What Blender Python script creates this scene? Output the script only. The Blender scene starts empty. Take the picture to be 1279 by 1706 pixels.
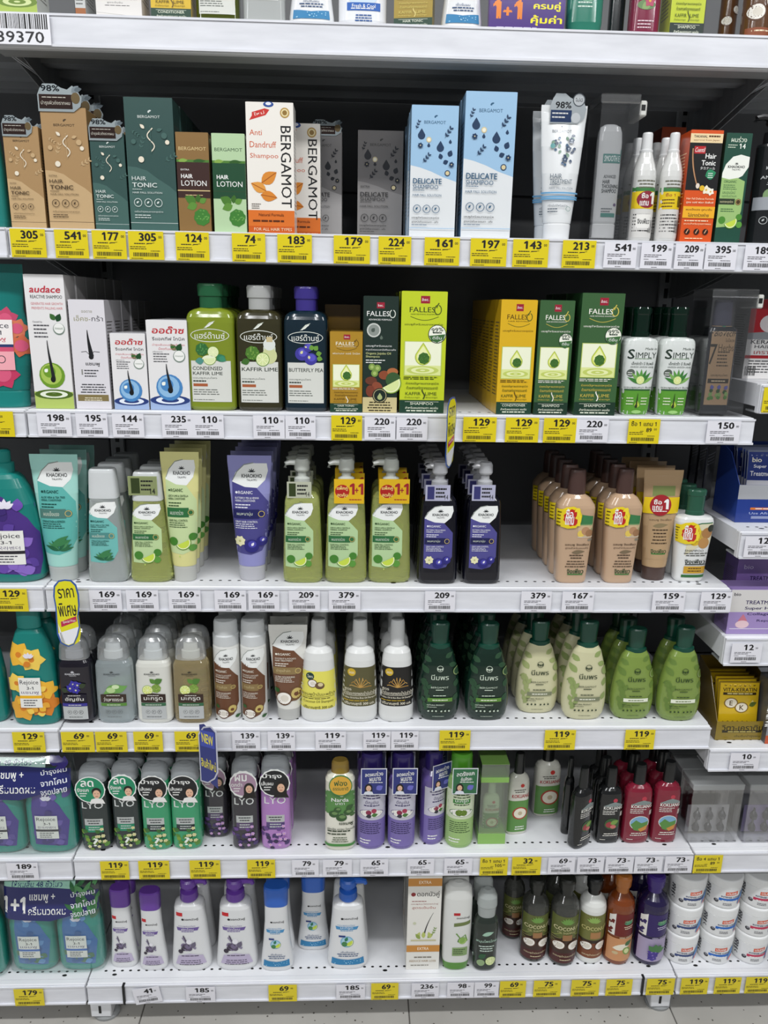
import bpy, bmesh, math, random
from mathutils import Vector, Matrix
random.seed(11)
S = bpy.context.scene
COL = S.collection

# ------------------------------------------------------------------ camera
FPX, CX, CY = 1280.0, 639.5, 853.0
PITCH, YAW, ROLL = math.radians(15.1), math.radians(-2.29), math.radians(1.01)
CAM = Vector((0.530, -1.260, 1.425))
_cp, _sp = math.cos(PITCH), math.sin(PITCH)
_f = Vector((-math.sin(YAW)*_cp, math.cos(YAW)*_cp, -_sp))
_x = Vector((math.cos(YAW), math.sin(YAW), 0.0))
_u = _x.cross(_f)
CX_AX = math.cos(ROLL)*_x + math.sin(ROLL)*_u
CY_AX = -math.sin(ROLL)*_x + math.cos(ROLL)*_u
cam = bpy.data.objects.new('camera', bpy.data.cameras.new('camera'))
cam.data.sensor_fit = 'HORIZONTAL'; cam.data.sensor_width = 36.0
cam.data.lens = FPX/1279.0*36.0
cam.data.clip_start = 0.02
m = Matrix((CX_AX, CY_AX, -_f)).transposed().to_4x4(); m.translation = CAM
cam.matrix_world = m
COL.objects.link(cam); S.camera = cam

# ------------------------------------------------------------------ light
S.view_settings.view_transform = 'Standard'; S.view_settings.look = 'None'
S.view_settings.exposure = 0.82; S.view_settings.gamma = 1.0
S.view_settings.use_curve_mapping = False
w = bpy.data.worlds.new('store_ambient'); S.world = w; w.use_nodes = True
w.node_tree.nodes['Background'].inputs[0].default_value = (0.93, 0.97, 1.0, 1)
w.node_tree.nodes['Background'].inputs[1].default_value = 0.11
def lamp(name, loc, sx, sy, power, rot=(0,0,0)):        # fluorescent batten on the shop ceiling
    l = bpy.data.lights.new(name, 'AREA'); l.shape = 'RECTANGLE'; l.size = sx; l.size_y = sy; l.energy = power
    l.color = (0.97, 0.985, 1.0)
    o = bpy.data.objects.new(name, l); o.location = loc; o.rotation_euler = rot; COL.objects.link(o); return o
for i, yy in enumerate((-1.15, -3.0)):
    for j, xx in enumerate((-2.1, -0.55, 1.0, 2.55)):
        lamp('ceiling_batten', (xx+0.2, yy, 3.05), 1.25, 0.16, (13, 15)[i])

# ------------------------------------------------------------------ pixel <-> place
def ray(px, py): return (px-CX)/FPX*CX_AX - (py-CY)/FPX*CY_AX + _f
def at_Y(px, py, Y):
    d = ray(px, py); t = (Y-CAM.y)/d.y; return CAM + d*t
def at_Z(px, py, Z):
    d = ray(px, py); t = (Z-CAM.z)/d.z; return CAM + d*t

# ------------------------------------------------------------------ materials
_M = {}
def lin(h):
    h = h.lstrip('#'); r = []
    for i in (0, 2, 4):
        c = int(h[i:i+2], 16)/255.0
        r.append(c/12.92 if c <= 0.04045 else ((c+0.055)/1.055)**2.4)
    return (r[0], r[1], r[2], 1.0)
def mat(hexc, kind='paper'):
    k = (hexc, kind)
    if k in _M: return _M[k]
    mt = bpy.data.materials.new(kind+'_'+hexc.lstrip('#')); mt.use_nodes = True
    nt = mt.node_tree; b = nt.nodes['Principled BSDF']
    b.inputs['Base Color'].default_value = lin(hexc)
    R, coat, tr, ior, metal = {'paper': (.42, .0, 0, 1.45, 0), 'card': (.30, .25, 0, 1.45, 0), 'gloss': (.16, .45, 0, 1.48, 0),
        'plastic': (.28, .25, 0, 1.47, 0), 'satin': (.45, 0, 0, 1.45, 0), 'liquid': (.06, .5, .70, 1.33, 0), 'clear': (.06, .2, .9, 1.25, 0),
        'frost': (.20, .3, .34, 1.2, 0), 'metal': (.3, 0, 0, 1.5, .9), 'foil': (.25, 0, 0, 1.5, .6)}[kind]
    b.inputs['Roughness'].default_value = R; b.inputs['Coat Weight'].default_value = coat; b.inputs['Coat Roughness'].default_value = .08
    b.inputs['Transmission Weight'].default_value = tr; b.inputs['IOR'].default_value = ior; b.inputs['Metallic'].default_value = metal
    _M[k] = mt; return mt
def film_mat(name='clear_film', tint=(1,1,1,1), glossy=.16, rough=.06, haze=0.0):
    if name in _M: return _M[name]
    mt = bpy.data.materials.new(name); mt.use_nodes = True; nt = mt.node_tree
    out = nt.nodes['Material Output']; nt.nodes.remove(nt.nodes['Principled BSDF'])
    t = nt.nodes.new('ShaderNodeBsdfTransparent'); t.inputs[0].default_value = tint
    g = nt.nodes.new('ShaderNodeBsdfGlossy'); g.inputs['Roughness'].default_value = rough
    lw = nt.nodes.new('ShaderNodeLayerWeight'); lw.inputs[0].default_value = .35
    mr = nt.nodes.new('ShaderNodeMapRange'); mr.inputs['To Min'].default_value = glossy*.4; mr.inputs['To Max'].default_value = min(1, glossy*4)
    mx = nt.nodes.new('ShaderNodeMixShader')
    nt.links.new(lw.outputs['Facing'], mr.inputs['Value']); nt.links.new(mr.outputs[0], mx.inputs[0])
    nt.links.new(t.outputs[0], mx.inputs[1]); nt.links.new(g.outputs[0], mx.inputs[2]); nt.links.new(mx.outputs[0], out.inputs[0])
    if haze:                                             # milky plastic
        d = nt.nodes.new('ShaderNodeBsdfDiffuse'); d.inputs[0].default_value = (.85, .87, .88, 1); m2 = nt.nodes.new('ShaderNodeMixShader'); m2.inputs[0].default_value = haze
        nt.links.new(mx.outputs[0], m2.inputs[1]); nt.links.new(d.outputs[0], m2.inputs[2]); nt.links.new(m2.outputs[0], out.inputs[0])
    _M[name] = mt; return mt
def noisy_mat(name, c1, c2, scale, rough=.45, bump=0.0, detail=4, stretch=None, metal=0.0):
    if name in _M: return _M[name]
    mt = bpy.data.materials.new(name); mt.use_nodes = True; nt = mt.node_tree; b = nt.nodes['Principled BSDF']
    tc = nt.nodes.new('ShaderNodeTexCoord'); mp = nt.nodes.new('ShaderNodeMapping')
    if stretch: mp.inputs['Scale'].default_value = stretch
    n = nt.nodes.new('ShaderNodeTexNoise'); n.inputs['Scale'].default_value = scale; n.inputs['Detail'].default_value = detail
    cr = nt.nodes.new('ShaderNodeValToRGB'); cr.color_ramp.elements[0].color = lin(c1); cr.color_ramp.elements[1].color = lin(c2)
    cr.color_ramp.elements[0].position = .3; cr.color_ramp.elements[1].position = .7
    nt.links.new(tc.outputs['Object'], mp.inputs[0]); nt.links.new(mp.outputs[0], n.inputs['Vector'])
    nt.links.new(n.outputs[0], cr.inputs[0]); nt.links.new(cr.outputs[0], b.inputs['Base Color'])
    b.inputs['Roughness'].default_value = rough; b.inputs['Metallic'].default_value = metal
    if bump:
        bp = nt.nodes.new('ShaderNodeBump'); bp.inputs['Strength'].default_value = bump; bp.inputs['Distance'].default_value = .002
        nt.links.new(n.outputs[0], bp.inputs['Height']); nt.links.new(bp.outputs[0], b.inputs['Normal'])
    _M[name] = mt; return mt

# ------------------------------------------------------------------ mesh builder
class MB:
    def __init__(s): s.v = []; s.f = []; s.m = []; s.mats = []; s.sm = []
    def mi(s, mt):
        if mt not in s.mats: s.mats.append(mt)
        return s.mats.index(mt)
    def add(s, vs, fs, mt, smooth=False):
        o = len(s.v); k = s.mi(mt); s.v.extend(vs)
        for f in fs: s.f.append(tuple(i+o for i in f)); s.m.append(k); s.sm.append(smooth)
    def box(s, x0, x1, y0, y1, z0, z1, mt, cham=0.0):
        if cham:
            bm = bmesh.new(); bmesh.ops.create_cube(bm, size=1.0)
            for v in bm.verts: v.co = Vector(((x0+x1)/2+v.co.x*(x1-x0), (y0+y1)/2+v.co.y*(y1-y0), (z0+z1)/2+v.co.z*(z1-z0)))
            bmesh.ops.bevel(bm, geom=list(bm.edges), offset=cham, segments=1, affect='EDGES')
            bm.verts.index_update()
            s.add([tuple(v.co) for v in bm.verts], [tuple(v.index for v in f.verts) for f in bm.faces], mt); bm.free(); return
        s.add([(x0,y0,z0),(x1,y0,z0),(x1,y1,z0),(x0,y1,z0),(x0,y0,z1),(x1,y0,z1),(x1,y1,z1),(x0,y1,z1)],
              [(0,3,2,1),(4,5,6,7),(0,1,5,4),(1,2,6,5),(2,3,7,6),(3,0,4,7)], mt)
    def prism(s, pts, y0, y1, mt):                       # outline in (x,z), thick in y
        n = len(pts)
        s.add([(x,y0,z) for x,z in pts]+[(x,y1,z) for x,z in pts],
              [tuple(range(n)), tuple(range(2*n-1, n-1, -1))]+[(i, i+n, (i+1)%n+n, (i+1)%n) for i in range(n)], mt)
    def tube(s, path, r, mt, seg=8):
        path = [Vector(p) for p in path]; rings = []; vs = []
        for i, p in enumerate(path):
            t = (path[min(i+1, len(path)-1)]-path[max(i-1, 0)]).normalized()
            a = t.cross(Vector((0,0,1)) if abs(t.z) < .9 else Vector((1,0,0))).normalized(); b = t.cross(a)
            rr = r[i] if isinstance(r, (list, tuple)) else r
            vs += [tuple(p+a*rr*math.cos(q)+b*rr*math.sin(q)) for q in (2*math.pi*k/seg for k in range(seg))]
        fs = [(i*seg+k, i*seg+(k+1)%seg, (i+1)*seg+(k+1)%seg, (i+1)*seg+k) for i in range(len(path)-1) for k in range(seg)]
        fs += [tuple(range(seg-1, -1, -1)), tuple(range((len(path)-1)*seg, len(path)*seg))]
        s.add(vs, fs, mt, True)
    def build(s, name, parent=None, loc=None, sharp=38):
        me = bpy.data.meshes.new(name); me.from_pydata(s.v, [], s.f)
        for mt in s.mats: me.materials.append(mt)
        me.polygons.foreach_set('material_index', s.m); me.polygons.foreach_set('use_smooth', s.sm)
        me.update()
        if any(s.sm): me.set_sharp_from_angle(angle=math.radians(sharp))
        o = bpy.data.objects.new(name, me); COL.objects.link(o)
        if parent: o.parent = parent
        if loc is not None: o.location = loc
        return o

# a body as stacked superellipse rings; (z, halfwidth, halfdepth, exponent, x shift)
class Loft:
    def __init__(s, rings): s.r = [tuple(r)+((0.0,) if len(r) == 4 else ()) for r in rings]
    def mesh(s, mb, mt, seg=40, band=None):
        vs = []
        for (z, a, b, n, dx) in s.r:
            for k in range(seg):
                t = 2*math.pi*k/seg; c, q = math.cos(t), math.sin(t)
                vs.append((dx+a*math.copysign(abs(c)**(2/n), c), b*math.copysign(abs(q)**(2/n), q), z))
        N = len(s.r)
        for i in range(N-1):
            mm = mt
            if band:
                zc = (s.r[i][0]+s.r[i+1][0])/2
                for z0, z1, m2 in band:
                    if z0 <= zc < z1: mm = m2
            o = len(mb.v)
            mb.add(vs[i*seg:(i+2)*seg], [(k, (k+1)%seg, seg+(k+1)%seg, seg+k) for k in range(seg)], mm, True)
        mb.add(vs[:seg], [tuple(range(seg-1, -1, -1))], mt); mb.add(vs[-seg:], [tuple(range(seg))], mt)
    def at(s, z):
        r = s.r
        if z <= r[0][0]: return r[0]
        for p, q in zip(r, r[1:]):
            if z <= q[0]:
                t = 0 if q[0] == p[0] else (z-p[0])/(q[0]-p[0]); return tuple(p[i]+(q[i]-p[i])*t for i in range(5))
        return r[-1]
    def surf(s, x, z, h):
        z = min(max(z, s.r[0][0]+.0012), s.r[-1][0]-.0005); _, a, b, n, dx = s.at(z); q = max(-.985, min(.985, (x-dx)/max(a, 1e-5))); e = abs(q)
        y = b*(1-e**n)**(1/n)
        nx = math.copysign(e**(n-1)/a, q); ny = (max(y, 1e-6)/b)**(n-1)/b; L = math.hypot(nx, ny) or 1
        return (dx+q*a+nx/L*h, -(y+ny/L*h), z)
def smooth_rings(keys, sub=5):                           # Catmull-Rom through the key rings
    out = []
    for i in range(len(keys)-1):
        p0 = keys[max(i-1, 0)]; p1 = keys[i]; p2 = keys[i+1]; p3 = keys[min(i+2, len(keys)-1)]
        for j in range(sub):
            t = j/sub
            r = [0.5*((2*p1[c])+(-p0[c]+p2[c])*t+(2*p0[c]-5*p1[c]+4*p2[c]-p3[c])*t*t+(-p0[c]+3*p1[c]-3*p2[c]+p3[c])*t**3) for c in range(len(p1))]
            r[0] = p1[0]+(p2[0]-p1[0])*t
            out.append(tuple(max(x, 1e-4) if 0 < k < 4 else x for k, x in enumerate(r)))
    return out+[tuple(keys[-1])]

# ------------------------------------------------------------------ flat print laid on a surface
_G = {}
def glyphs(t, bold=0.0):
    k = (t, bold)
    if k not in _G:
        def raw(q):
            cu = bpy.data.curves.new('t', 'FONT'); cu.body = q; cu.size = 1; cu.resolution_u = 2
            ob = bpy.data.objects.new('t', cu); me = bpy.data.meshes.new_from_object(ob)
            r = [(v.co.x, v.co.y) for v in me.vertices], [tuple(p.vertices) for p in me.polygons]
            bpy.data.objects.remove(ob); bpy.data.curves.remove(cu); bpy.data.meshes.remove(me); return r
        vs, fs = raw(t)
        for i, ch in enumerate(t):                       # the built-in face draws 1 as a bare bar: give it its flag
            if ch == '1':
                xr = max(p[0] for p in raw(t[:i+1])[0]); o = len(vs)
                vs += [(xr-.10, .68), (xr-.25, .58), (xr-.25, .47), (xr-.10, .55)]; fs.append((o, o+1, o+2, o+3))
        if bold and vs:                                  # heavier strokes: the outline laid down thrice, a hair apart
            n = len(vs); d = bold; src = vs; fsrc = fs; vs = []; fs = []
            for i, (ox, oy) in enumerate(((-d, -d*.6), (d, -d*.6), (0, d*.7)) if d > .008 else ((-d, 0), (d, 0))):
                vs += [(x+ox, y+oy) for x, y in src]; fs += [tuple(q+i*n for q in f) for f in fsrc]
        if vs:
            x0 = min(p[0] for p in vs); y0 = min(p[1] for p in vs); x1 = max(p[0] for p in vs); y1 = max(p[1] for p in vs)
        else: x0 = y0 = 0; x1 = y1 = 1
        _G[k] = ([(x-x0, y-y0) for x, y in vs], fs, max(x1-x0, 1e-3), max(y1-y0, 1e-3), (1 if not bold else 3 if bold > .008 else 2))
    return _G[k]
class Art:                                               # u,v run 0..1 over a W x H face
    def __init__(s, mb, W, H, surf, curved=False, kind='paper'):
        s.mb = mb; s.W = W; s.H = H; s.sf = surf; s.cv = curved; s.kind = kind; s.k = 0; s.rnd = random.Random(5)
    def _put(s, tris, vs, c, top=False, kind=None, dh=0.0):
        s.k += 0 if top else 1
        h = (0.00022+0.00006*s.k if s.cv else 0.00010+0.00004*s.k)+(0.00006 if top else 0)+dh
        if s.cv:
            T = [tuple(vs[i] for i in t) for t in tris]; out = []
            while T:
                t = T.pop(); best = None; bl = 1.0
                for i in range(3):
                    a, b = t[i], t[(i+1)%3]; L = math.hypot((a[0]-b[0])/.0045, (a[1]-b[1])/.012)
                    if L > bl: bl = L; best = i
                if best is None: out.append(t); continue
                a, b, cc = t[best], t[(best+1)%3], t[(best+2)%3]; mm = ((a[0]+b[0])/2, (a[1]+b[1])/2)
                T += [(a, mm, cc), (mm, b, cc)]
            idx = {}; V = []; F = []
            for t in out:
                f = []
                for p in t:
                    if p not in idx: idx[p] = len(V); V.append(s.sf(p[0], p[1], h))
                    f.append(idx[p])
                F.append(tuple(f))
            s.mb.add(V, F, mat(c, kind or s.kind), True)
        else:
            s.mb.add([s.sf(x, z, h) for x, z in vs], tris, mat(c, kind or s.kind))
    def _xy(s, u, v): return ((u-.5)*s.W, v*s.H)
    def poly(s, pts, c, kind=None):
        P = [s._xy(*p) for p in pts]; s._raw(P, c, kind)
    def _raw(s, P, c, kind=None, top=False):
        from mathutils.geometry import tessellate_polygon
        ar = sum(P[i][0]*P[(i+1)%len(P)][1]-P[(i+1)%len(P)][0]*P[i][1] for i in range(len(P)))
        if ar < 0: P = P[::-1]
        tr = [tuple(t) for t in tessellate_polygon([[Vector((x, z, 0)) for x, z in P]])]
        fx = []
        for a, b, d in tr:
            cr = (P[b][0]-P[a][0])*(P[d][1]-P[a][1])-(P[b][1]-P[a][1])*(P[d][0]-P[a][0])
            fx.append((a, b, d) if cr >= 0 else (a, d, b))
        s._put(fx, P, c, top, kind)
    def rect(s, u0, v0, u1, v1, c, kind=None): s.poly([(u0,v0),(u1,v0),(u1,v1),(u0,v1)], c, kind)
    def ell(s, u, v, r, c, asp=1.0, n=18, rot=0, kind=None):   # r in widths; asp = height/width
        x, z = s._xy(u, v); R = r*s.W; ca, sa = math.cos(rot), math.sin(rot)
        s._raw([(x+R*math.cos(t)*ca-R*asp*math.sin(t)*sa, z+R*math.cos(t)*sa+R*asp*math.sin(t)*ca) for t in (2*math.pi*k/n for k in range(n))], c, kind)
    def ring(s, u, v, r, w, c, asp=1.0, n=24, a0=0, a1=6.2832):
        x, z = s._xy(u, v); R = r*s.W; q = R*(1-w); V = []
        for k in range(n+1):
            t = a0+(a1-a0)*k/n; V += [(x+R*math.cos(t), z+R*asp*math.sin(t)), (x+q*math.cos(t), z+(R*asp-(R-q))*math.sin(t))]
        s._put([x for k in range(n) for x in ((2*k, 2*k+2, 2*k+3), (2*k, 2*k+3, 2*k+1))], V, c)
    def line(s, pts, wd, c, taper=False):                # stroke; wd in widths
        P = [Vector(s._xy(*p)) for p in pts]; n = len(P); V = []; W = wd*s.W/2
        for i in range(n):
            d = (P[min(i+1, n-1)]-P[max(i-1, 0)]); d = d.normalized() if d.length else Vector((1, 0)); q = Vector((-d.y, d.x))
            ww = W*(1-.85*i/(n-1)) if taper else W
            V += [tuple(P[i]+q*ww), tuple(P[i]-q*ww)]
        s._put([x for k in range(n-1) for x in ((2*k, 2*k+1, 2*k+3), (2*k, 2*k+3, 2*k+2))], V, c)
    def text(s, t, u, v, h, c, w=None, al='C', rot=0, bold=0.0, sh=0.0, kind=None):
        vs, fs, bw, bh, nc = glyphs(t, bold)
        if h is None: sc = w*s.W/bw; sx = sz = sc
        else:
            sz = h*s.H/bh; sx = sz
            if w is not None: sx = w*s.W/bw
        x, z = s._xy(u, v); ca, sa = math.cos(rot), math.sin(rot); V = []
        for px, pz in vs:
            a = px*sx-{'C': .5, 'L': 0, 'R': 1}[al]*bw*sx+sh*pz*sz; b = (pz-.5*bh)*sz
            V.append((x+a*ca-b*sa, z+a*sa+b*ca))
        n = len(V)//nc; m_ = len(fs)//nc
        for q in range(nc):                              # each pass a few microns above the last
            T = [(f[0]-q*n, f[i]-q*n, f[i+1]-q*n) for f in fs[q*m_:(q+1)*m_] for i in range(1, len(f)-1)]
            s._put(T, V[q*n:(q+1)*n], c, True, kind, q*.00003)
    def micro(s, u0, u1, v, n, c, dv=.02, th=.35, al='L'):   # print too small to read: rows of word-length dashes
        V = []; T = []; r = s.rnd
        for i in range(n):
            x = u0; end = u0+(u1-u0)*r.uniform(.72, 1); sh = (u1-end)/2 if al == 'C' else 0
            while x < end:
                q = min(end, x+(u1-u0)*r.uniform(.06, .2)); z = v-i*dv
                o = len(V); V += [s._xy(x+sh, z), s._xy(q+sh, z), s._xy(q+sh, z+dv*th), s._xy(x+sh, z+dv*th)]; T += [(o, o+1, o+2), (o, o+2, o+3)]
                x = q+(u1-u0)*.025
        if T: s._put(T, V, c, True)
    def bars(s, u0, u1, v0, v1, c='#1c1c1c', n=24):
        V = []; T = []; x = u0; r = s.rnd
        while x < u1:
            q = x+(u1-u0)/n*r.choice((.35, .35, .7, 1.0)); q = min(q, u1); o = len(V)
            V += [s._xy(x, v0), s._xy(q, v0), s._xy(q, v1), s._xy(x, v1)]; T += [(o, o+1, o+2), (o, o+2, o+3)]; x = q+(u1-u0)/n*r.choice((.4, .6))
        s._put(T, V, c, True)
    # ---- small pictures
    def leaf(s, u, v, L, ang, c, fat=.28, vein=None):
        x, z = s._xy(u, v); R = L*s.W; ca, sa = math.cos(ang), math.sin(ang); P = []
        for t in range(7): q = t/6; P.append((q, fat*math.sin(math.pi*q**.85)))
        for t in range(5, 0, -1): q = t/6; P.append((q, -fat*math.sin(math.pi*q**.85)))
        s._raw([(x+R*(a*ca-b*sa), z+R*(a*sa+b*ca)) for a, b in P], c)
        if vein:
            du, dv = L*ca, L*sa*s.W/s.H; s.line([(u, v), (u+du*.95, v+dv*.95)], L*.05, vein)
    def sprig(s, u, v, L, ang, c, n=4, fat=.22):
        du, dv = L*math.cos(ang), L*math.sin(ang)*s.W/s.H
        s.line([(u, v), (u+du, v+dv)], L*.03, c)
        for i in range(n):
            t = .2+.75*i/(n-1)
            for sg in (-1, 1): s.leaf(u+du*t, v+dv*t, L*.34, ang+sg*.7, c, fat)
    def lime(s, u, v, r, rind='#5d8f1e', pulp='#c5d94d', n=8, kind=None):
        s.ell(u, v, r, rind, kind=kind); s.ell(u, v, r*.9, '#eef3c4', kind=kind)
        x, z = s._xy(u, v); R = r*s.W*.8
        for k in range(n):
            a0 = 2*math.pi*(k+.08)/n; a1 = 2*math.pi*(k+.92)/n
            s._raw([(x+R*.12*math.cos((a0+a1)/2), z+R*.12*math.sin((a0+a1)/2))]+[(x+R*math.cos(a0+(a1-a0)*j/3), z+R*math.sin(a0+(a1-a0)*j/3)) for j in range(4)], pulp, kind, top=True)
    def halflime(s, u, v, r, ang=0.5, rind='#5d8f1e', pulp='#c5d94d'):
        x, z = s._xy(u, v)
        for R, c in ((1, rind), (.9, '#eef3c4'), (.78, pulp)):
            s._raw([(x+r*s.W*R*math.cos(ang+math.pi+math.pi*k/12), z+r*s.W*R*math.sin(ang+math.pi+math.pi*k/12)) for k in range(13)], c)
    def kaffir(s, u, v, r, c='#5d7a2a', c2='#86a048'):   # knobbly bergamot fruit
        x, z = s._xy(u, v); R = r*s.W
        s._raw([(x+R*(1+.06*math.sin(k*2.3))*math.cos(2*math.pi*k/22), z+R*(1+.06*math.sin(k*2.3))*math.sin(2*math.pi*k/22)) for k in range(22)], c)
        r_ = s.rnd; V = []; T = []
        for _ in range(16):
            a = r_.uniform(0, 6.28); q = R*.82*math.sqrt(r_.random()); o = len(V); cx, cz = x+q*math.cos(a), z+q*math.sin(a); d = R*.13
            V += [(cx-d, cz), (cx, cz-d*.7), (cx+d, cz), (cx, cz+d*.7)]; T += [(o, o+1, o+2), (o, o+2, o+3)]
        s._put(T, V, c2, True)
    def drop(s, u, v, hh, c, rim=None):                  # water drop; hh in widths
        x, z = s._xy(u, v); R = hh*s.W*.36
        P = [(x+R*math.cos(math.radians(a)), z+R*math.sin(math.radians(a))) for a in range(-200, 21, 18)]+[(x+R*.3, z+R*1.35), (x, z+hh*s.W*.64), (x-R*.3, z+R*1.35)]
        if rim: s._raw([(x+(a-x)*1.12, z+(b-z)*1.12) for a, b in P], rim)
        s._raw(P, c)
    def flower(s, u, v, r, c, c2, n=5, a0=.3):
        for k in range(n): s.leaf(u, v, r, a0+2*math.pi*k/n, c, .42)
        s.ell(u, v, r*.22, c2, n=8)
    def coco(s, u, v, r, ang=0):
        s.ell(u, v, r, '#5a3a24', .95); s.ell(u, v, r*.86, '#f2ede4', .9, rot=ang); s.ell(u+r*.08, v, r*.5, '#dcd5c8', .9, rot=ang)
    def hair(s, u, v, h, c='#1d1d20', wd=.05):           # a hair in its bulb; h in heights
        s.line([(u+.16*h*math.sin(t*1.3)-.02, v+h*t) for t in [k/8 for k in range(9)]], wd, c, True); s.ell(u-.02, v, wd*.8, c, 1.3, 10)
    def ripples(s, u, v, r, c, c2, n=3):
        for i in range(n): s.ell(u, v, r*(1-i*.28), c if i % 2 == 0 else c2, .26)
    def icons(s, us, v, r, c, fill=None):
        for q in us:
            if fill: s.ell(q, v, r, fill)
            s.ring(q, v, r, .14, c, n=16); s.leaf(q-r*.35, v-r*.2*s.W/s.H, r*.8, .8, c)
    def emblem(s, u, v, r, c):                           # three-leaf crest
        for a in (.25, .9, 1.57, 2.24, 2.89): s.leaf(u, v, r*1.15, a, c, .13)
    def portrait(s, u, v, r, hair='#15120f', shirt='#f2f0ee', lady=False):
        asp = s.W/s.H
        if lady: s.ell(u, v+r*.1*asp, r*.62, hair, 1.25); s.rect(u-r*.62, v-r*.9*asp, u+r*.62, v+r*.1*asp, hair)
        s.poly([(u-r*.85, v-r*1.15*asp), (u+r*.85, v-r*1.15*asp), (u+r*.6, v-r*.6*asp), (u, v-r*.45*asp), (u-r*.6, v-r*.6*asp)], hair if lady and shirt is None else shirt or hair)
        if not lady: s.ell(u, v+r*.32*asp, r*.52, hair, 1.0)
        s.ell(u, v+r*.02*asp, r*.4, '#e3b799', 1.3); s.line([(u-r*.15, v-r*.25*asp), (u+r*.15, v-r*.25*asp)], r*.08, '#b0574f')
        for q in (-.16, .16): s.ell(u+r*q, v+r*.1*asp, r*.06, '#2a1d18', .6, 8)

# ------------------------------------------------------------------ scene objects
def empty(name, loc=(0,0,0), rz=0.0):
    o = bpy.data.objects.new(name, None); o.empty_display_size = .02; o.location = loc; o.rotation_euler = (0,0,rz); COL.objects.link(o); return o
def tag(o, label, cat, group=None):
    o['label'] = label; o['category'] = cat
    if group: o['group'] = group
    return o
_KIDS = {}
def copy_tree(o, parent=None):
    c = o.copy(); COL.objects.link(c)
    if parent: c.parent = parent
    for ch in list(o.children): copy_tree(ch, c)
    return c
# ================================================================== the setting
WHITE = noisy_mat('shelf_enamel', '#d9dade', '#e4e5e8', 9, .38, .02)
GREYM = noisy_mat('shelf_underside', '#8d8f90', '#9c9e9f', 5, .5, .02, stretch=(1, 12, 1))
BACKM = noisy_mat('back_panel_enamel', '#5d5e60', '#6a6b6c', 4, .55)
DARK = mat('#111213', 'satin')
RAILM = noisy_mat('price_rail_plastic', '#d6d7dd', '#e2e3e9', 14, .22, .03, stretch=(1, 6, 6))
# floor: terrazzo tiles laid in a grid
floor_base = MB(); floor_base.box(-4.5, 5.5, -5.0, 0.9, -.03, -.004, mat('#77746f', 'satin'))
fl = floor_base.build('floor'); fl['kind'] = 'structure'
def terrazzo():
    mt = noisy_mat('terrazzo', '#a3a09a', '#b9b6b0', 3.2, .35, .01)
    nt = mt.node_tree; b = nt.nodes['Principled BSDF']; cr = [n for n in nt.nodes if n.type == 'VALTORGB'][0]
    tc = [n for n in nt.nodes if n.type == 'TEX_COORD'][0]
    v = nt.nodes.new('ShaderNodeTexVoronoi'); v.inputs['Scale'].default_value = 55
    lt = nt.nodes.new('ShaderNodeMath'); lt.operation = 'LESS_THAN'; lt.inputs[1].default_value = .11
    mx = nt.nodes.new('ShaderNodeMix'); mx.data_type = 'RGBA'; mx.inputs['B'].default_value = lin('#5c5852')
    nt.links.new(tc.outputs['Object'], v.inputs['Vector']); nt.links.new(v.outputs['Distance'], lt.inputs[0])
    nt.links.new(lt.outputs[0], mx.inputs['Factor']); nt.links.new(cr.outputs[0], mx.inputs['A']); nt.links.new(mx.outputs['Result'], b.inputs['Base Color'])
    return mt
TZ = terrazzo(); TS = .553
tile_mb = MB(); tile_mb.box(-TS/2+.0012, TS/2-.0012, -TS/2+.0012, TS/2-.0012, -.0045, 0, TZ, .0012)
tile0 = None
jx = at_Z(236, 1690, 0).x
for i in range(-4, 6):
    for j in range(-6, 1):
        loc = (jx+(i+.5)*TS, .33+(j+.5)*TS, 0)
        if tile0 is None: t = tile0 = tile_mb.build('floor_tile', fl, loc)
        else: t = tile0.copy(); COL.objects.link(t); t.location = loc
cl = MB(); cl.box(-4.5, 5.5, -5.0, 0.9, 3.12, 3.18, noisy_mat('ceiling_board', '#c9cac8', '#d6d7d5', 2, .8))
cl = cl.build('ceiling'); cl['kind'] = 'structure'
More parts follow.
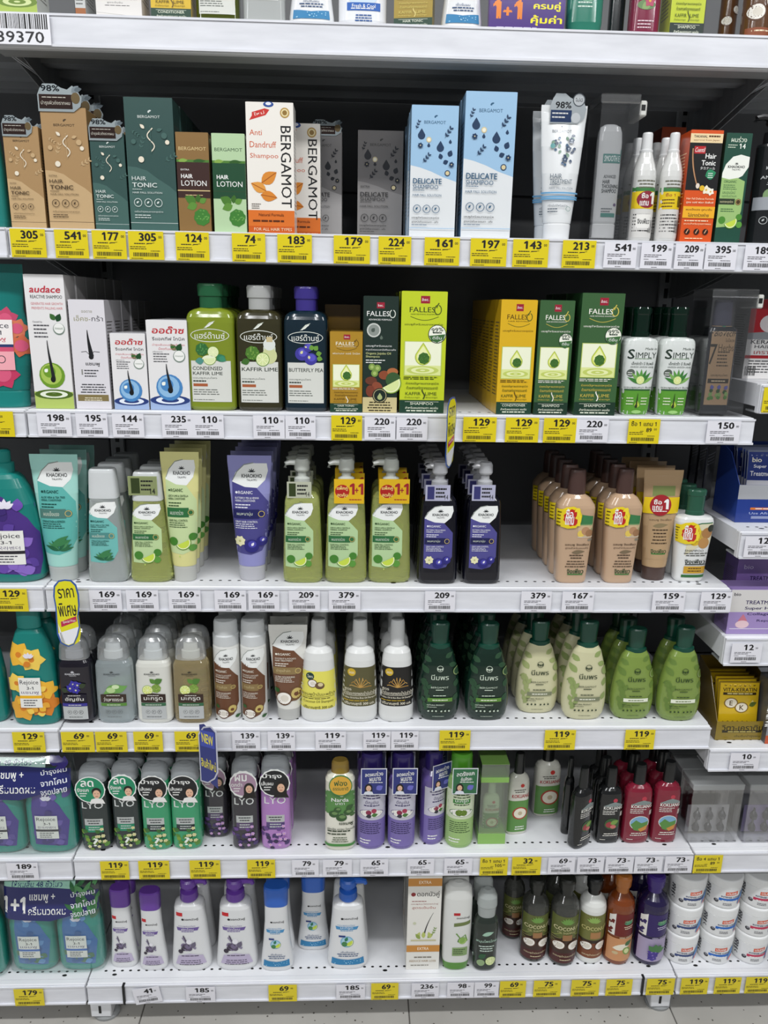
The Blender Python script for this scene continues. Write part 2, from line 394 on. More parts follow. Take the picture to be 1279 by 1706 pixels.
# shelf heights: underside and top of each front edge
ALLZB = []
ZB = [z-.085 for z in (1.857, 1.568, 1.291, .988, .714, .438, .140)]
FH = .046
ZT = [z+FH for z in ZB]
DEPTH = .40
def shelf(parent, x0, x1, zb, zt, base=False, holes=True, depth=DEPTH):
    mb = MB(); g = .0015
    mb.box(x0+g, x1-g, .012, depth, zt-.0025, zt, WHITE)                               # deck plate
    mb.box(x0+g, x1-g, 0, .012, zb+.001, zt, WHITE, .0015)                              # front edge
    mb.box(x0+g, x0+g+.002, .012, depth, zb+.012, zt-.0025, WHITE); mb.box(x1-g-.002, x1-g, .012, depth, zb+.012, zt-.0025, WHITE)
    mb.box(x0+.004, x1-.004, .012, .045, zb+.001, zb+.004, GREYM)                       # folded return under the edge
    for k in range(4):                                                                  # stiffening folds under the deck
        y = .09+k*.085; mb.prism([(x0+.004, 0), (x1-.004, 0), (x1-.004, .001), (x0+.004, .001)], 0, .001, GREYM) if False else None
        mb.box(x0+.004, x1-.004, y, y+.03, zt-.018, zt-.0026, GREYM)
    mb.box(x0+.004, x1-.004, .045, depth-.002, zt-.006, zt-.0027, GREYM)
    o = mb.build('base_deck' if base else 'shelf', parent)
    if holes:                                                                            # punched slots along the front
        h = MB(); x = x0+.03; k = 0
        while x < x1-.02:
            vs = [(x+.0032*math.cos(a), .030+.0022*math.sin(a), zt+.0003) for a in [math.pi*q/4 for q in range(8)]]
            h.add(vs, [tuple(range(8))], DARK); x += .0165
        for x in (x0+.05, (x0+x1)/2, x1-.05):
            vs = [(x+.005*math.cos(a), .0205+.0028*math.sin(a), zt+.0003) for a in [math.pi*q/4 for q in range(8)]]; h.add(vs, [tuple(range(8))], DARK)
        hh = h.build('slot_row', o); hh['kind'] = 'stuff'
    r = MB(); r.box(x0+.002, x1-.002, -.0045, -.0002, zb+.002, zt-.001, RAILM, .001)
    r.box(x0+.002, x1-.002, -.0075, -.0045, zb+.002, zb+.0055, RAILM); r.box(x0+.002, x1-.002, -.0060, -.0045, zt-.004, zt-.001, RAILM)
    r.build('price_rail', o)
    if not base:
        for sx, xx in ((1, x0+.006), (-1, x1-.008)):
            b = MB(); zz = zt-.006
            pts = [(0.02, zz), (depth+.005, zz), (depth+.005, zz-.075), (depth-.06, zz-.07), (.1, zz-.022), (.02, zz-.018)]
            b.add([(xx, y, z) for y, z in pts]+[(xx+.002, y, z) for y, z in pts], [tuple(range(6)), tuple(range(11, 5, -1))]+[(i, i+6, (i+1)%6+6, (i+1)%6) for i in range(6)], GREYM)
            b.build('bracket', o)
    return o
def upright(parent, x):
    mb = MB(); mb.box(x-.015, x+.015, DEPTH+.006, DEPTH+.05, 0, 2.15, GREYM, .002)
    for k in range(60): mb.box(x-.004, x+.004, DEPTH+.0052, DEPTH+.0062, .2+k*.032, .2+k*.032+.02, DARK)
    return mb.build('upright', parent)
def bay(x0, x1, rows, lab, posts):
    r = empty('gondola_bay', ((x0+x1)/2, .2, 0)); tag(r, lab, 'shelving', 'joined shelving bays along the aisle')
    off = Vector(r.location)
    p = MB()
    hp = (2.15-.12)/4
    for k in range(4):
        q = MB(); q.box(x0+.004, x1-.004, DEPTH+.012, DEPTH+.02, .12+k*hp+.002, .12+(k+1)*hp-.002, BACKM, .001); q.build('back_panel', r)
    q = MB(); q.box(x0+.003, x1-.003, DEPTH+.021, DEPTH+.024, .1, 2.15, mat('#3a3b3c', 'satin')); q.build('light_block_sheet', r)  # added dark sheet behind the panels, stops world light leaking through their gaps
    for x in posts: upright(r, x)
    for zb, zt, base in rows: shelf(r, x0, x1, zb, zt, base)
    for ch in r.children: ch.location = ch.location-off
    return r
ROWS = [(ZB[i], ZT[i], i == 6) for i in range(7)]
main_bay = bay(0, 1.2, ROWS, 'white metal shelving bay filling the middle of the photo', (.016, 1.184))
left_bay = bay(-1.2, 0, ROWS, 'white shelving bay cut off by the left photo edge', (-1.184,))
RY = [(1248, 640, 690), (1255, 886, 931), (1240, 1061, 1108), (1225, 1247, 1283)]        # stepped shelves of the bay on the right
RR = []
for px, ya, yb in RY:
    RR.append((at_Y(px, yb, 0).z, at_Y(px, ya, 0).z, False))
RZT = [r[1] for r in RR]
right_bay = bay(1.2, 2.4, [ROWS[0], ROWS[1]]+RR+[ROWS[5], ROWS[6]], 'white shelving bay with stepped shelves at the right photo edge', (2.384,))
def foot(x, par):
    mb = MB(); mb.box(-.021, .021, .004, .05, .012, ZB[6]+.001, WHITE, .002)
    mb.box(-.004, .001, .0032, .0042, .022, .040, DARK)
    lo = Loft([(0, .026, .022, 2), (.006, .027, .023, 2), (.012, .022, .019, 2)]); q = MB(); lo.mesh(q, GREYM, 24); 
    mb.v += [(a+.004, b+.026, c) for a, b, c in q.v]; n = len(mb.v)-len(q.v); k = mb.mi(GREYM)
    for f in q.f: mb.f.append(tuple(i+n for i in f)); mb.m.append(k); mb.sm.append(True)
    o = mb.build('levelling_foot', par); o.location = Vector((x, 0, 0))-Vector(par.location)
foot(.022, main_bay); foot(1.178, main_bay)
for x in (.075, 1.13):                                                                    # black joint strips of the bottom rail
    mb = MB(); mb.box(x-.0022, x+.0022, -.0085, .001, ZB[6], ZT[6]+.0005, DARK);
    o = mb.build('rail_joint', main_bay); o.location = -Vector(main_bay.location)

# ================================================================== price tags on the rails
def price_tag(row, x0, x1, price, under, yellow=True, dec='00', top=None, zb=None, zt=None, yaw=0.0, roll=0.0, offer=None, ypx=None):
    zb = ZB[row] if zb is None else zb; zt = ZT[row] if zt is None else zt
    zc = (zb+zt)/2
    # column of the tag on the rail plane
    y_guess = 853
    d0 = Vector(((x0+x1)/2, 0, 0)); lo, hi = 0, 1706
    for _ in range(24):
        mid = (lo+hi)/2
        if at_Y(d0.x, mid, 0).z > zc: lo = mid
        else: hi = mid
    X = at_Y(d0.x, lo, 0).x
    W = min(.058, max(.046, (at_Y(x1, lo, 0).x-at_Y(x0, lo, 0).x))); H = .041 if yellow else .038
    mb = MB(); yb = -.0088; mb.box(-W/2, W/2, yb, yb+.0006, -H/2, H/2, mat('#dfcb1d' if yellow else '#e4e3ea', 'card'))
    a = Art(mb, W, H, lambda x, z, h: (x, yb-h, z-H/2), kind='paper')
    K = '#1b1a1c'
    if offer:
        a.text(offer, .48, .82, .20, K, w=.80, bold=.014); a.text(price, .66, .56, .17, K, bold=.02); a.text(dec, .86, .59, .09, K); a.micro(.38, .5, .5, 1, K, .06)
    else:
        a.text(price, .55 if yellow else .56, .80, .29, K, w=.165*len(price), bold=.034)
        a.text(dec, .55+.1+.085*len(price), .80 if yellow else .76, .09, K, bold=.01)
    if yellow:
        if not offer: a.micro(.16, .5, .55, 1, K, .07, .5); a.micro(.52, .72, .56, 1, K, .07, .4); a.line([(.5, .55), (.74, .60)], .012, K)
        a.micro(.04, .62, .44, 2, '#4a4414', .07, .4); a.micro(.62, .92, .30, 1, '#4a4414', .06, .4)
        a.bars(.12, .84, .11, .25, n=34); a.micro(.06, .4, .03, 1, '#4a4414', .06, .4)
    else:
        a.micro(.1, .72, .52, 2, '#4c4a50', .07, .4); a.micro(.1, .3, .35, 1, '#4c4a50', .06, .4); a.micro(.5, .9, .35, 1, '#4c4a50', .06, .4)
        a.bars(.14, .84, .13, .29, n=34); a.micro(.36, .6, .04, 1, '#4c4a50', .06, .4)
    o = mb.build('price_tag', None, (X, 0, zc)); o.rotation_euler = (0, roll, 0)
    colr = 'yellow' if yellow else 'white'
    what = f'{colr} offer tag {offer} at {price}' if offer else f'{colr} {price} price tag' if price else f'{colr} price tag'
    tag(o, f'{what} {under}', 'price tag', f'{colr} price tags on the rails')
    return o
Y, N = True, False
for row, lst in {
 1: [(22,80,'305',Y,'under the smaller tan tonic carton'),(95,150,'541',Y,'under the larger tan tonic carton'),(157,213,'177',Y,'under the smaller dark green tonic carton'),
     (217,275,'305',Y,'under the larger dark green tonic carton'),(295,350,'124',Y,'under the brown lotion carton'),(388,443,'74',Y,'under the orange and white dandruff carton'),
     (463,520,'183',Y,'under the set-back dandruff carton'),(556,616,'179',Y,'left of the grey fig carton'),(630,684,'224',Y,'under the grey fig carton'),
     (706,764,'161',Y,'under the smaller light blue carton'),(782,842,'197',Y,'under the larger light blue carton'),(852,911,'143',Y,'beside the white treatment tube'),
     (934,989,'213',Y,'under the white treatment tube'),(1003,1057,'541',N,'under the clear security case'),(1064,1116,'199',N,'under the spray bottles'),
     (1120,1168,'209',N,'under the second spray bottle'),(1170,1222,'395',N,'under the orange and black carton'),(1235,1288,'189',N,'at the right end of the carton shelf')],
 2: [(-30,27,'',Y,'cut off at the left end of the second rail'),(66,122,'198',N,'under the tall white green-ball carton'),(130,182,'195',N,'under the slim white hair carton'),(190,242,'144',N,'under the small blue-ball carton'),
     (272,322,'235',N,'under the larger blue-ball carton'),(322,374,'110',N,'under the light green rectangular bottle'),(423,475,'110',N,'under the olive kaffir bottle'),
     (476,526,'110',N,'under the dark violet-cap bottle'),(552,603,'129',Y,'under the small gold drop carton'),(607,658,'220',N,'under the black-green oil carton'),
     (660,711,'220',N,'under the lime drop carton'),(770,825,'129',Y,'right of the edge-on wobbler'),(840,895,'129',Y,'under the yellow conditioner carton'),
     (903,957,'129',Y,'under the smaller green drop carton'),(957,1010,'220',N,'under the larger green drop carton'),(1173,1228,'150',N,'under the tall clear case')],
 3: [(-8,50,'129',Y,'under the lavender teal pump bottle'),(152,205,'169',N,'under the clear aqua-label bottle'),(213,266,'169',N,'under the lime flip bottle'),(283,336,'169',N,'under the lime tube'),
     (359,411,'169',N,'under the violet tube'),(415,466,'169',N,'right of the violet tube'),(482,533,'209',N,'under the first lime pump bottle'),(548,600,'379',N,'under the second lime pump bottle'),
     (707,757,'209',N,'under the dark pump bottles'),(866,916,'379',N,'left of the beige bottles'),(934,986,'167',N,'under the first beige bottle'),(1083,1137,'159',N,'under the beige tube'),(1163,1214,'129',N,'under the white ginger bottle')],
 4: [(25,78,'129',Y,'under the yellow-flower teal bottle'),(105,160,'69',Y,'under the dark dome-cap bottle'),(162,214,'69',Y,'under the clear aloe bottle'),(225,273,'69',Y,'under the white lime bottle'),
     (293,343,'69',Y,'under the tan lime bottle'),(388,434,'139',N,'under the slim coconut bottles'),(447,492,'139',N,'under the coconut tube'),(526,576,'119',N,'under the yellow-label bottle'),
     (605,650,'119',N,'under the olive-label bottle'),(651,696,'119',N,'under the black-label bottle'),(731,782,'119',Y,'under the dark green pear bottles'),(905,956,'119',Y,'under the cream pear bottles'),(1038,1087,'119',Y,'under the light green pear bottles')],
 5: [(15,67,'189',N,'under the lavender pouch pack'),(170,217,'119',Y,'under the first dark green round-tag bottle'),(233,284,'119',Y,'under the green round-tag bottles'),(317,369,'119',Y,'under the leaning blue wobbler'),(413,459,'119',Y,'under the pink round-tag bottle'),
     (487,531,'79',N,'in the empty gap left of the white herbal bottle'),(538,586,'79',N,'under the white herbal bottle'),(600,646,'65',N,'under the first purple bottle'),(678,722,'65',N,'under the second purple bottle'),(739,785,'65',N,'under the green cap bottle'),
     (851,899,'32',Y,'under the red apple bottle'),(911,955,'69',N,'left of the first black bottle'),(959,1003,'73',N,'under the first black bottle'),(1006,1052,'73',N,'under the second black bottle'),(1054,1100,'73',N,'under the first red bottle'),(1104,1150,'73',N,'under the second red bottle')],
 6: [(27,76,'179',Y,'under the blue-label pouch pack'),(310,361,'185',N,'under the first purple pump bottle'),(448,495,'69',Y,'under the blue cap bottle'),(560,608,'185',N,'under the blue pump bottle'),
     (618,663,'69',Y,'under the bottom gap'),(685,730,'236',N,'under the white hair-root carton'),(744,788,'98',N,'under the white green-base bottle'),(789,829,'99',N,'under the small clear dark bottle'),
     (831,874,'69',Y,'left of the coconut bottles'),(887,932,'75',Y,'under the first coconut bottle'),(949,996,'75',Y,'under the second coconut bottle'),(1007,1050,'75',Y,'under the orange bottle'),(1074,1120,'75',Y,'under the violet bottle'),
     (1131,1176,'119',Y,'under the first jar stack'),(1187,1230,'119',Y,'under the middle jar stack'),(1238,1282,'119',Y,'under the last jar stack')]}.items():
    for x0, x1, p, yl, un in lst: price_tag(row, x0, x1, p, un, yl)
price_tag(2, 1043, 1095, '89', 'under the aloe bottles', Y, offer='ซื้อ 1 แถม 1')
price_tag(5, 798, 844, '105', 'under the green window box', Y, offer='ซื้อ 1 แถม 1')
price_tag(5, 1152, 1199, '89', 'under the clear cases', Y, offer='ซื้อ 4 แถม 1')
price_tag(6, 225, 270, '41', 'hanging crooked under the purple cap bottle', N, roll=-.16)
for i, (x0, x1, p, un, yl) in enumerate(((1266, 1318, '', 'under the red and white carton', Y), (1236, 1290, '12', 'under the blue sachet box', N), (1214, 1264, '12', 'under the lilac box', N), (1212, 1260, '10', 'under the gold sachet box', N))):
    price_tag(0, x0, x1, p, un, yl, dec='50' if p else '', zb=RR[i][0], zt=RR[i][1])
# location barcode on the top rail
mb = MB(); W, H = .085, .040; mb.box(-W/2, W/2, -.0090, -.0082, -H/2, H/2, mat('#e9e9ee', 'card'))
a = Art(mb, W, H, lambda x, z, h: (x, -.0090-h, z-H/2)); a.bars(.04, .96, .5, .97, n=30); a.text('39370', .5, .24, .36, '#2a2a2e', w=.78, bold=.01)
X = at_Y(38, 58, 0).x; tag(mb.build('location_label', None, (X, 0, (ZB[0]+ZT[0])/2)), 'white location label with barcode reading 39370 on the top rail', 'label')
# ================================================================== how products are made
def proj(p):
    d = Vector(p)-CAM; z = d.dot(_f); return (CX+FPX*d.dot(CX_AX)/z, CY-FPX*d.dot(CY_AX)/z)
ORD = ['', 'second', 'third', 'fourth', 'fifth', 'sixth', 'seventh', 'eighth', 'ninth']
def put(build, zt, x0, x1, yt, yb, label, cat, group=None, back=0, dr=.6, yaw=0.0, s=None, gap=.004, shrink=.985, D=None, box=False, dx=0.0, H=None, jit=.0015, ln=None):
    xc, ym = (x0+x1)/2, (max(yt, -400)+yb)/2
    if s is None: s = .012 if zt > CAM.z-.2 else min(.33, max(.007, at_Z(xc, yb, zt).y))
    d = D or .04
    for _ in range(4):
        pl = s if box else s+d/2
        X = at_Y(xc, ym, pl).x
        hh = H or at_Y(xc, yt, pl).z-zt
        above = [z for z in (ZB if X < 1.2 else ZB[:2]+[q[0] for q in RR]+ZB[5:]) if z > zt+.02]
        if above: hh = min(hh, min(above)-zt-.004)
        lean = abs(proj((X, pl, zt))[0]-proj((X, pl, zt+hh))[0])/(FPX)*1.35
        w = max(.012, (at_Y(x1, ym, pl).x-at_Y(x0, ym, pl).x)-lean*(ln if ln is not None else .75 if box else .15 if cat == 'tube' else .4))*shrink
        d = D or w*dr
    o = build(w, hh, d)
    o.location = (X, s+d/2, zt+.0004); o.rotation_euler = (0, 0, yaw)
    tag(o, label, cat, group)
    rnd = random.Random(int(x0*7+yb))
    for k in range(1, back+1):
        if s+d/2+k*(d+gap)+d/2 > DEPTH: break
        c = copy_tree(o); c.location = (X+dx*k+rnd.uniform(-jit, jit), s+d/2+k*(d+gap), zt+.0004); c.rotation_euler = (0, 0, yaw+rnd.uniform(-.01, .01))
        tag(c, f'{ORD[k]} in line behind the {label}', cat, group or cat+' line behind the '+' '.join(label.split()[:5]))
    if back and not group: o['group'] = cat+' line behind the '+' '.join(label.split()[:5])
    return o
def fr(r, W, H, D): return Loft([(q[0]*H, q[1]*W/2, q[2]*D/2, q[3], (q[4]*W if len(q) > 4 else 0.0)) for q in r])
def carton(name, side, art, side_ink='#55524c', top=None, kind='card', sides=True, tab=None):
    def b(W, H, D):
        mb = MB(); mb.box(-W/2, W/2, -D/2, D/2, 0, H, mat(side, kind), .0006)
        mb.box(-W/2+.0015, W/2-.0015, -D/2+.001, D/2-.001, H, H+.0005, mat(top or side, kind))           # tucked top flap
        art(Art(mb, W, H, lambda x, z, h: (x, -D/2-h, z), kind=kind))
        if sides:
            for sg in (-1, 1):
                a = Art(mb, D, H, (lambda x, z, h: (W/2+h, x, z)) if sg > 0 else (lambda x, z, h: (-W/2-h, -x, z)), kind=kind); a.micro(.15, .85, .8, 22, side_ink, .03, .3)
        o = mb.build(name)
        if tab: tab(o, W, H, D)
        return o
    return b
def bottle(name, body, bm, parts=(), art=None, kind='paper', extra=None, sm=0, band=None, lname='label'):
    def b(W, H, D):
        root = empty(name)
        L = fr(smooth_rings(body, sm) if sm else body, W, H, D); mb = MB()
        L.mesh(mb, mat(*bm) if isinstance(bm, tuple) else bm, 40, [(z0*H, z1*H, mat(*m_)) for z0, z1, m_ in band] if band else None); mb.build('body', root)
        for pn, rings, pm in parts:
            q = MB(); fr(rings, W, H, D).mesh(q, mat(*pm) if isinstance(pm, tuple) else pm, 32); q.build(pn, root)
        if art:
            mb = MB(); art(Art(mb, W, H, L.surf, True, kind)); mb.build(lname, root)
        if extra: extra(root, W, H, D)
        return root
    return b
def card(pname, u0, v0, u1, v1, art, col='#ffffff', shape='rect', off=.0025, kind='card', tilt=0.0, y=None, thick=.0005, back=None):
    """thin printed card or sticker hung on the front of a product; u,v over the product face"""
    def e(root, W, H, D):
        w, h = (u1-u0)*W, (v1-v0)*H; n = 28
        if shape == 'rect': P = [(-w/2, 0), (w/2, 0), (w/2, h), (-w/2, h)]
        elif shape == 'oval': P = [(w/2*math.cos(t), h/2+h/2*math.sin(t)) for t in (2*math.pi*k/n for k in range(n))]
        elif shape == 'burst': P = [(w/2*(1-.05*(k % 2))*math.cos(2*math.pi*k/n), h/2+h/2*(1-.05*(k % 2))*math.sin(2*math.pi*k/n)) for k in range(n)]
        elif shape == 'arch': P = [(-w/2, 0), (w/2, 0), (w/2, h*.62), (w*.42, h*.84), (w*.2, h*.97), (0, h), (-w*.2, h*.97), (-w*.42, h*.84), (-w/2, h*.62)]
        elif shape == 'lobes': P = [(-w/2, 0), (w*.3, 0), (w*.46, h*.2), (w*.5, h*.5), (w*.4, h*.8), (w*.3, h*.95), (w*.18, h*.8), (w*.05, h*.86), (-w*.1, h), (-w*.36, h), (-w*.44, h*.82), (-w/2, h*.6)]
        mb = MB(); mb.prism(P, -thick, 0, film_mat('hang_tab_film', glossy=.3) if col == 'film' else mat(col, kind))
        a = Art(mb, w, h, lambda x, z, hh: (x, -thick-hh, z), kind=kind); art(a)
        o = mb.build(pname, root); o.location = ((u0+u1-1)/2*W, (-D/2-off) if y is None else y*D, v0*H); o.rotation_euler = (tilt, 0, 0)
    return e
def both(*fs):
    def e(*a):
        for f in fs: f(*a)
    return e
def pump(z0, wc, col, kind='plastic', face=-1, reach=.5, hz=None, stem=True, name='pump_head'):
    """collar, stem and spout standing on a bottle neck from z0 up to the full height"""
    def e(root, W, H, D):
        mb = MB(); mt = mat(col, kind); r = wc*W/2; h = H*(1-z0)
        Loft([(z0*H, r*1.0, r, 2), (z0*H+h*.06, r*1.08, r*1.08, 2), (z0*H+h*.40, r*1.02, r*1.02, 2), (z0*H+h*.46, r*.6, r*.6, 2), (z0*H+h*.66, r*.55, r*.55, 2)]).mesh(mb, mt, 28)
        q = MB(); Loft([(z0*H+h*.62, r*.85, r*.85, 2), (z0*H+h*.68, r*1.0, r*1.0, 2), (z0*H+h*.92, r*.95, r*.95, 2), (z0*H+h, r*.75, r*.75, 2)]).mesh(q, mt, 28)
        L = reach*W; zz = z0*H+h*.86
        q.tube([(0, 0, zz), (face*L*.7, -r*.1, zz+h*.02), (face*L*.95, -r*.12, zz-h*.02), (face*L, -r*.12, zz-h*.14)], [r*.42, r*.36, r*.3, r*.24], mt)
        mb.build('collar', root); q.build(name, root)
    return e
def wrapped(pname, body, art, kind='gloss', lift=.0016):
    """sticker that follows the curve of the body"""
    def e(root, W, H, D):
        mb = MB(); L = fr(body, W, H, D); art(Art(mb, W, H, lambda x, z, h: L.surf(x, z, h+lift), True, kind)); mb.build(pname, root)
    return e
RECT = [(0,.9,.9,4),(.012,.97,.97,4.5),(.03,1,1,5),(.36,1,1,5),(.70,1,1,5),(.74,.985,.98,4.5),(.765,.94,.92,4),(.785,.86,.84,3.4),(.80,.72,.72,2.8),(.812,.5,.6,2.2),(.815,.44,.6,2)]
RECTCAP = [(.812,.46,.66,2),(.90,.46,.66,2),(.905,.52,.74,2),(.985,.54,.76,2),(1,.49,.7,2)]
TRAP = [(0,.84,.85,3.5),(.015,.95,.95,4),(.04,1,1,4),(.12,.985,.99,4),(.40,.86,.88,4),(.735,.70,.72,4),(.745,.66,.66,4)]
TRAPCAP = [(.745,.71,.74,4),(.75,.72,.75,4),(.97,.64,.66,4),(.99,.61,.62,4),(1,.56,.56,4)]
PUMPB = [(0,.84,.84,3.5),(.012,.94,.94,4),(.035,1,1,4),(.10,1,1,4),(.45,.93,.94,4),(.66,.87,.88,4),(.70,.82,.82,3.6),(.725,.7,.7,3),(.74,.5,.55,2.4),(.745,.38,.45,2)]
GINGER = [(0,.70,.8,3.6),(.012,.77,.86,4),(.03,.80,.88,4),(.35,.91,.95,3.8),(.64,1,1,3.6),(.675,1,1,3.4),(.70,.97,.97,3),(.76,.72,.8,2.6),(.785,.48,.62,2.2),(.79,.44,.6,2)]
PEAR = [(0,.70,.8,2.6),(.015,.82,.9,2.6),(.06,.93,.97,2.6),(.14,.99,1,2.6),(.24,1,1,2.6),(.42,.93,.94,2.5),(.58,.79,.82,2.4),(.70,.63,.68,2.3),(.76,.48,.54,2.1),(.77,.4,.46,2)]
PEARCAP = [(.745,.50,.58,2),(.785,.47,.55,2),(.79,.37,.46,2),(.96,.42,.52,2),(.985,.42,.52,2),(1,.36,.46,2)]
ROUNDB = [(0,.86,.86,3),(.02,.96,.96,3.2),(.05,1,1,3.2),(.45,1,1,3.2),(.80,.97,.97,3.2),(.825,.92,.92,3)]
ROUNDCAP = [(.825,.93,.93,3),(.86,.93,.93,3),(.93,.88,.88,3),(.965,.78,.78,2.7),(.985,.62,.62,2.5),(1,.35,.35,2.2)]
DOMEB = [(0,.86,.86,3),(.02,.95,.95,3.3),(.05,1,1,3.5),(.38,1,1,3.5),(.66,.97,.97,3.3),(.70,.9,.92,3),(.725,.8,.84,3),(.735,.78,.8,3)]
DOMECAP = [(.735,.83,.84,3),(.75,.84,.85,3),(.88,.78,.79,3),(.94,.68,.68,2.7),(.975,.5,.5,2.5),(.993,.28,.28,2.2),(1,.1,.1,2)]
INCAP = [(.735,.5,.5,2),(.82,.5,.5,2),(.825,.40,.4,2),(.90,.38,.38,2)]
SLIM = [(0,.95,.95,2),(.012,.99,.99,2),(.03,1,1,2),(.4,1,1,2),(.745,1,1,2),(.765,.96,.96,2)]
SLIMCAP = [(.765,.98,.98,2),(.86,.98,.98,2),(.87,.9,.9,2),(.975,.88,.88,2),(1,.8,.8,2)]
TAPER = [(0,.9,.9,2.4),(.015,.97,.97,2.4),(.04,1,1,2.4),(.14,1,1,2.4),(.40,.92,.92,2.4),(.62,.82,.82,2.4),(.69,.74,.74,2.3),(.72,.62,.62,2.2),(.74,.45,.45,2)]
TAPERCAP = [(.74,.42,.46,2),(.76,.43,.47,2),(.97,.39,.43,2),(1,.35,.4,2)]
DOK = [(0,.9,.9,2.8),(.015,.97,.97,2.8),(.04,1,1,2.8),(.10,.985,.99,2.8),(.32,.84,.9,2.8),(.58,.72,.8,2.8),(.80,.70,.76,2.8),(.81,.66,.72,2.8)]
DOKCAP = [(.78,.72,.78,2.8),(.80,.73,.79,2.8),(.95,.75,.82,2.8),(.985,.73,.8,2.6),(1,.66,.72,2.5)]
DOKP = [(0,.9,.9,2.8),(.015,.97,.97,2.8),(.04,1,1,2.8),(.10,.99,.99,2.8),(.36,.87,.92,2.8),(.60,.78,.85,2.8),(.70,.76,.82,2.8),(.74,.70,.76,2.6),(.765,.55,.6,2.3),(.775,.38,.5,2)]
COCO = [(0,.9,.9,2),(.015,.98,.98,2),(.04,1,1,2),(.4,1,1,2),(.66,1,1,2),(.71,.94,.94,2),(.75,.80,.8,2),(.785,.6,.6,2),(.81,.46,.46,2)]
COCOCAP = [(.81,.46,.46,2),(.87,.46,.46,2),(.88,.57,.57,2),(.96,.60,.6,2),(.985,.56,.56,2),(1,.44,.44,2)]
KOK = [(0,.88,.88,3),(.015,.96,.96,3),(.04,1,1,3),(.4,1,1,3),(.62,.99,.99,3),(.68,.94,.94,2.8),(.72,.8,.8,2.5),(.745,.58,.62,2.2),(.755,.44,.5,2)]
KOKCAP = [(.755,.46,.56,2),(.80,.46,.56,2),(.97,.42,.52,2),(1,.37,.46,2)]
SIMP = [(0,.70,.76,3),(.015,.76,.82,3.2),(.04,.79,.85,3.2),(.38,.90,.94,3.2),(.60,.99,1,3.2),(.66,1,1,3.2),(.695,.96,.97,3),(.715,.86,.88,2.8),(.725,.6,.7,2.3),(.73,.48,.6,2)]
SIMPCAP = [(.73,.50,.64,2),(.77,.5,.64,2),(.775,.44,.58,2),(.93,.46,.6,2),(.94,.50,.64,2),(.985,.50,.64,2),(1,.45,.58,2)]
REJ = [(0,.86,.86,3),(.015,.95,.95,3),(.05,1,1,3),(.16,1,1,3),(.42,.98,.98,3),(.60,.88,.92,2.8),(.72,.72,.8,2.6),(.79,.60,.7,2.5),(.82,.5,.6,2.3),(.83,.38,.5,2)]
def TUBE(tw=.62): return [(.125, tw, 1, 2), (.14, tw+.01, .99, 2), (.3, tw+.10, .84, 2), (.5, tw+.2, .62, 2), (.7, .91, .38, 2), (.88, .97, .16, 2), (.945, 1, .07, 2), (.95, 1, .05, 2.4), (1, 1, .045, 2.4)]
def tube_b(name, bm, capm, art, kind='gloss', extra=None, tw=.62):
    body = TUBE(tw)
    return bottle(name, body, bm, [('cap', [(0, tw-.06, .92, 2), (.01, tw-.03, .96, 2), (.11, tw-.01, .99, 2), (.125, tw-.03, .97, 2)], capm)], art, kind, extra)
CLEARCAP = ('#eef1f2', 'frost')
def hang98(u0, v0, u1, v1):
    def art(a):
        a.text('98%', .3, .84, .22, '#1d2328', w=.42, bold=.02); a.rect(.03, .1, .78, .62, '#3a2a26'); a.text('บำรุงผิวถึงรากผม', .4, .3, .18, '#e9e2d4', w=.66); a.micro(.1, .7, .5, 1, '#e9e2d4', .08)
        a.ell(.86, .5, .1, '#7d6b4c', 1.2); a.leaf(.78, .7, .22, .7, '#8f9aa0'); a.leaf(.84, .78, .18, .2, '#6f7a80')
    return card('sticker_tab', u0, v0, u1, v1, art, col='#aeb8bb', shape='lobes', kind='foil', off=.001)
# ================================================================== what is printed on them
K = '#1c1d1f'; Wt = '#f1f1ee'
def herbs(a, c, c2, u=.5, v0=.52, v1=.80):
    dv = v1-v0
    a.sprig(u-.22, v0+dv*.35, .22, 1.2, c, 3); a.sprig(u+.28, v0+dv*.05, .24, .5, c, 3); a.sprig(u-.38, v0+dv*.85, .16, -.6, c, 3)
    a.line([(u+.02+.07*math.sin(t*7), v0+dv*(.3+.62*t)) for t in [k/14 for k in range(15)]], .022, c2); a.line([(u+.02, v0+dv*.25), (u+.02, v0+dv*.98)], .012, c)
    a.ell(u+.3, v0+dv*.72, .06, c); a.ell(u+.36, v0+dv*.55, .045, c2); a.ell(u-.2, v0+dv*.08, .06, c2); a.ell(u-.34, v0+dv*.55, .05, c)
    a.leaf(u-.1, v0+dv*.9, .12, 2.4, c2); a.leaf(u+.15, v0+dv*.85, .12, .3, c)
def tonic(base, wave, ink, extra=True, lead='HAIR'):
    def f(a):
        a.rect(0, 0, 1, 1, base); a.poly([(0, .055), (1, .055), (1, .30), (.86, .345), (.62, .40), (.40, .46), (.18, .485), (0, .49)], wave)
        a.rect(0, 0, 1, .055, wave); a.line([(0, .06), (1, .06)], .008, ink)
        a.drop(.5, .895, .05, ink); a.leaf(.5, .90, .06, .3, ink); a.text('BERGAMOT', .5, .86, .020, ink, w=.46)
        herbs(a, wave, '#e6dcc8')
        if extra: a.text('EXTRA', .08, .445, .013, ink, w=.18, al='L')
        a.text(lead, .08, .40, .030, ink, w=.30, al='L', bold=.004); a.text('TONIC', .08, .35, .035, ink, w=.52, al='L', bold=.02); a.micro(.08, .3, .315, 1, ink, .012)
        a.text('HAIR FALL SOLUTION', .08, .292, .014, ink, w=.62, al='L'); a.icons((.18, .40, .61), .215, .085, ink); a.text('เซรั่มบำรุงผมขาดหลุดร่วง', .1, .145, .018, ink, w=.6, al='L'); a.micro(.1, .55, .115, 2, ink, .018)
    return f
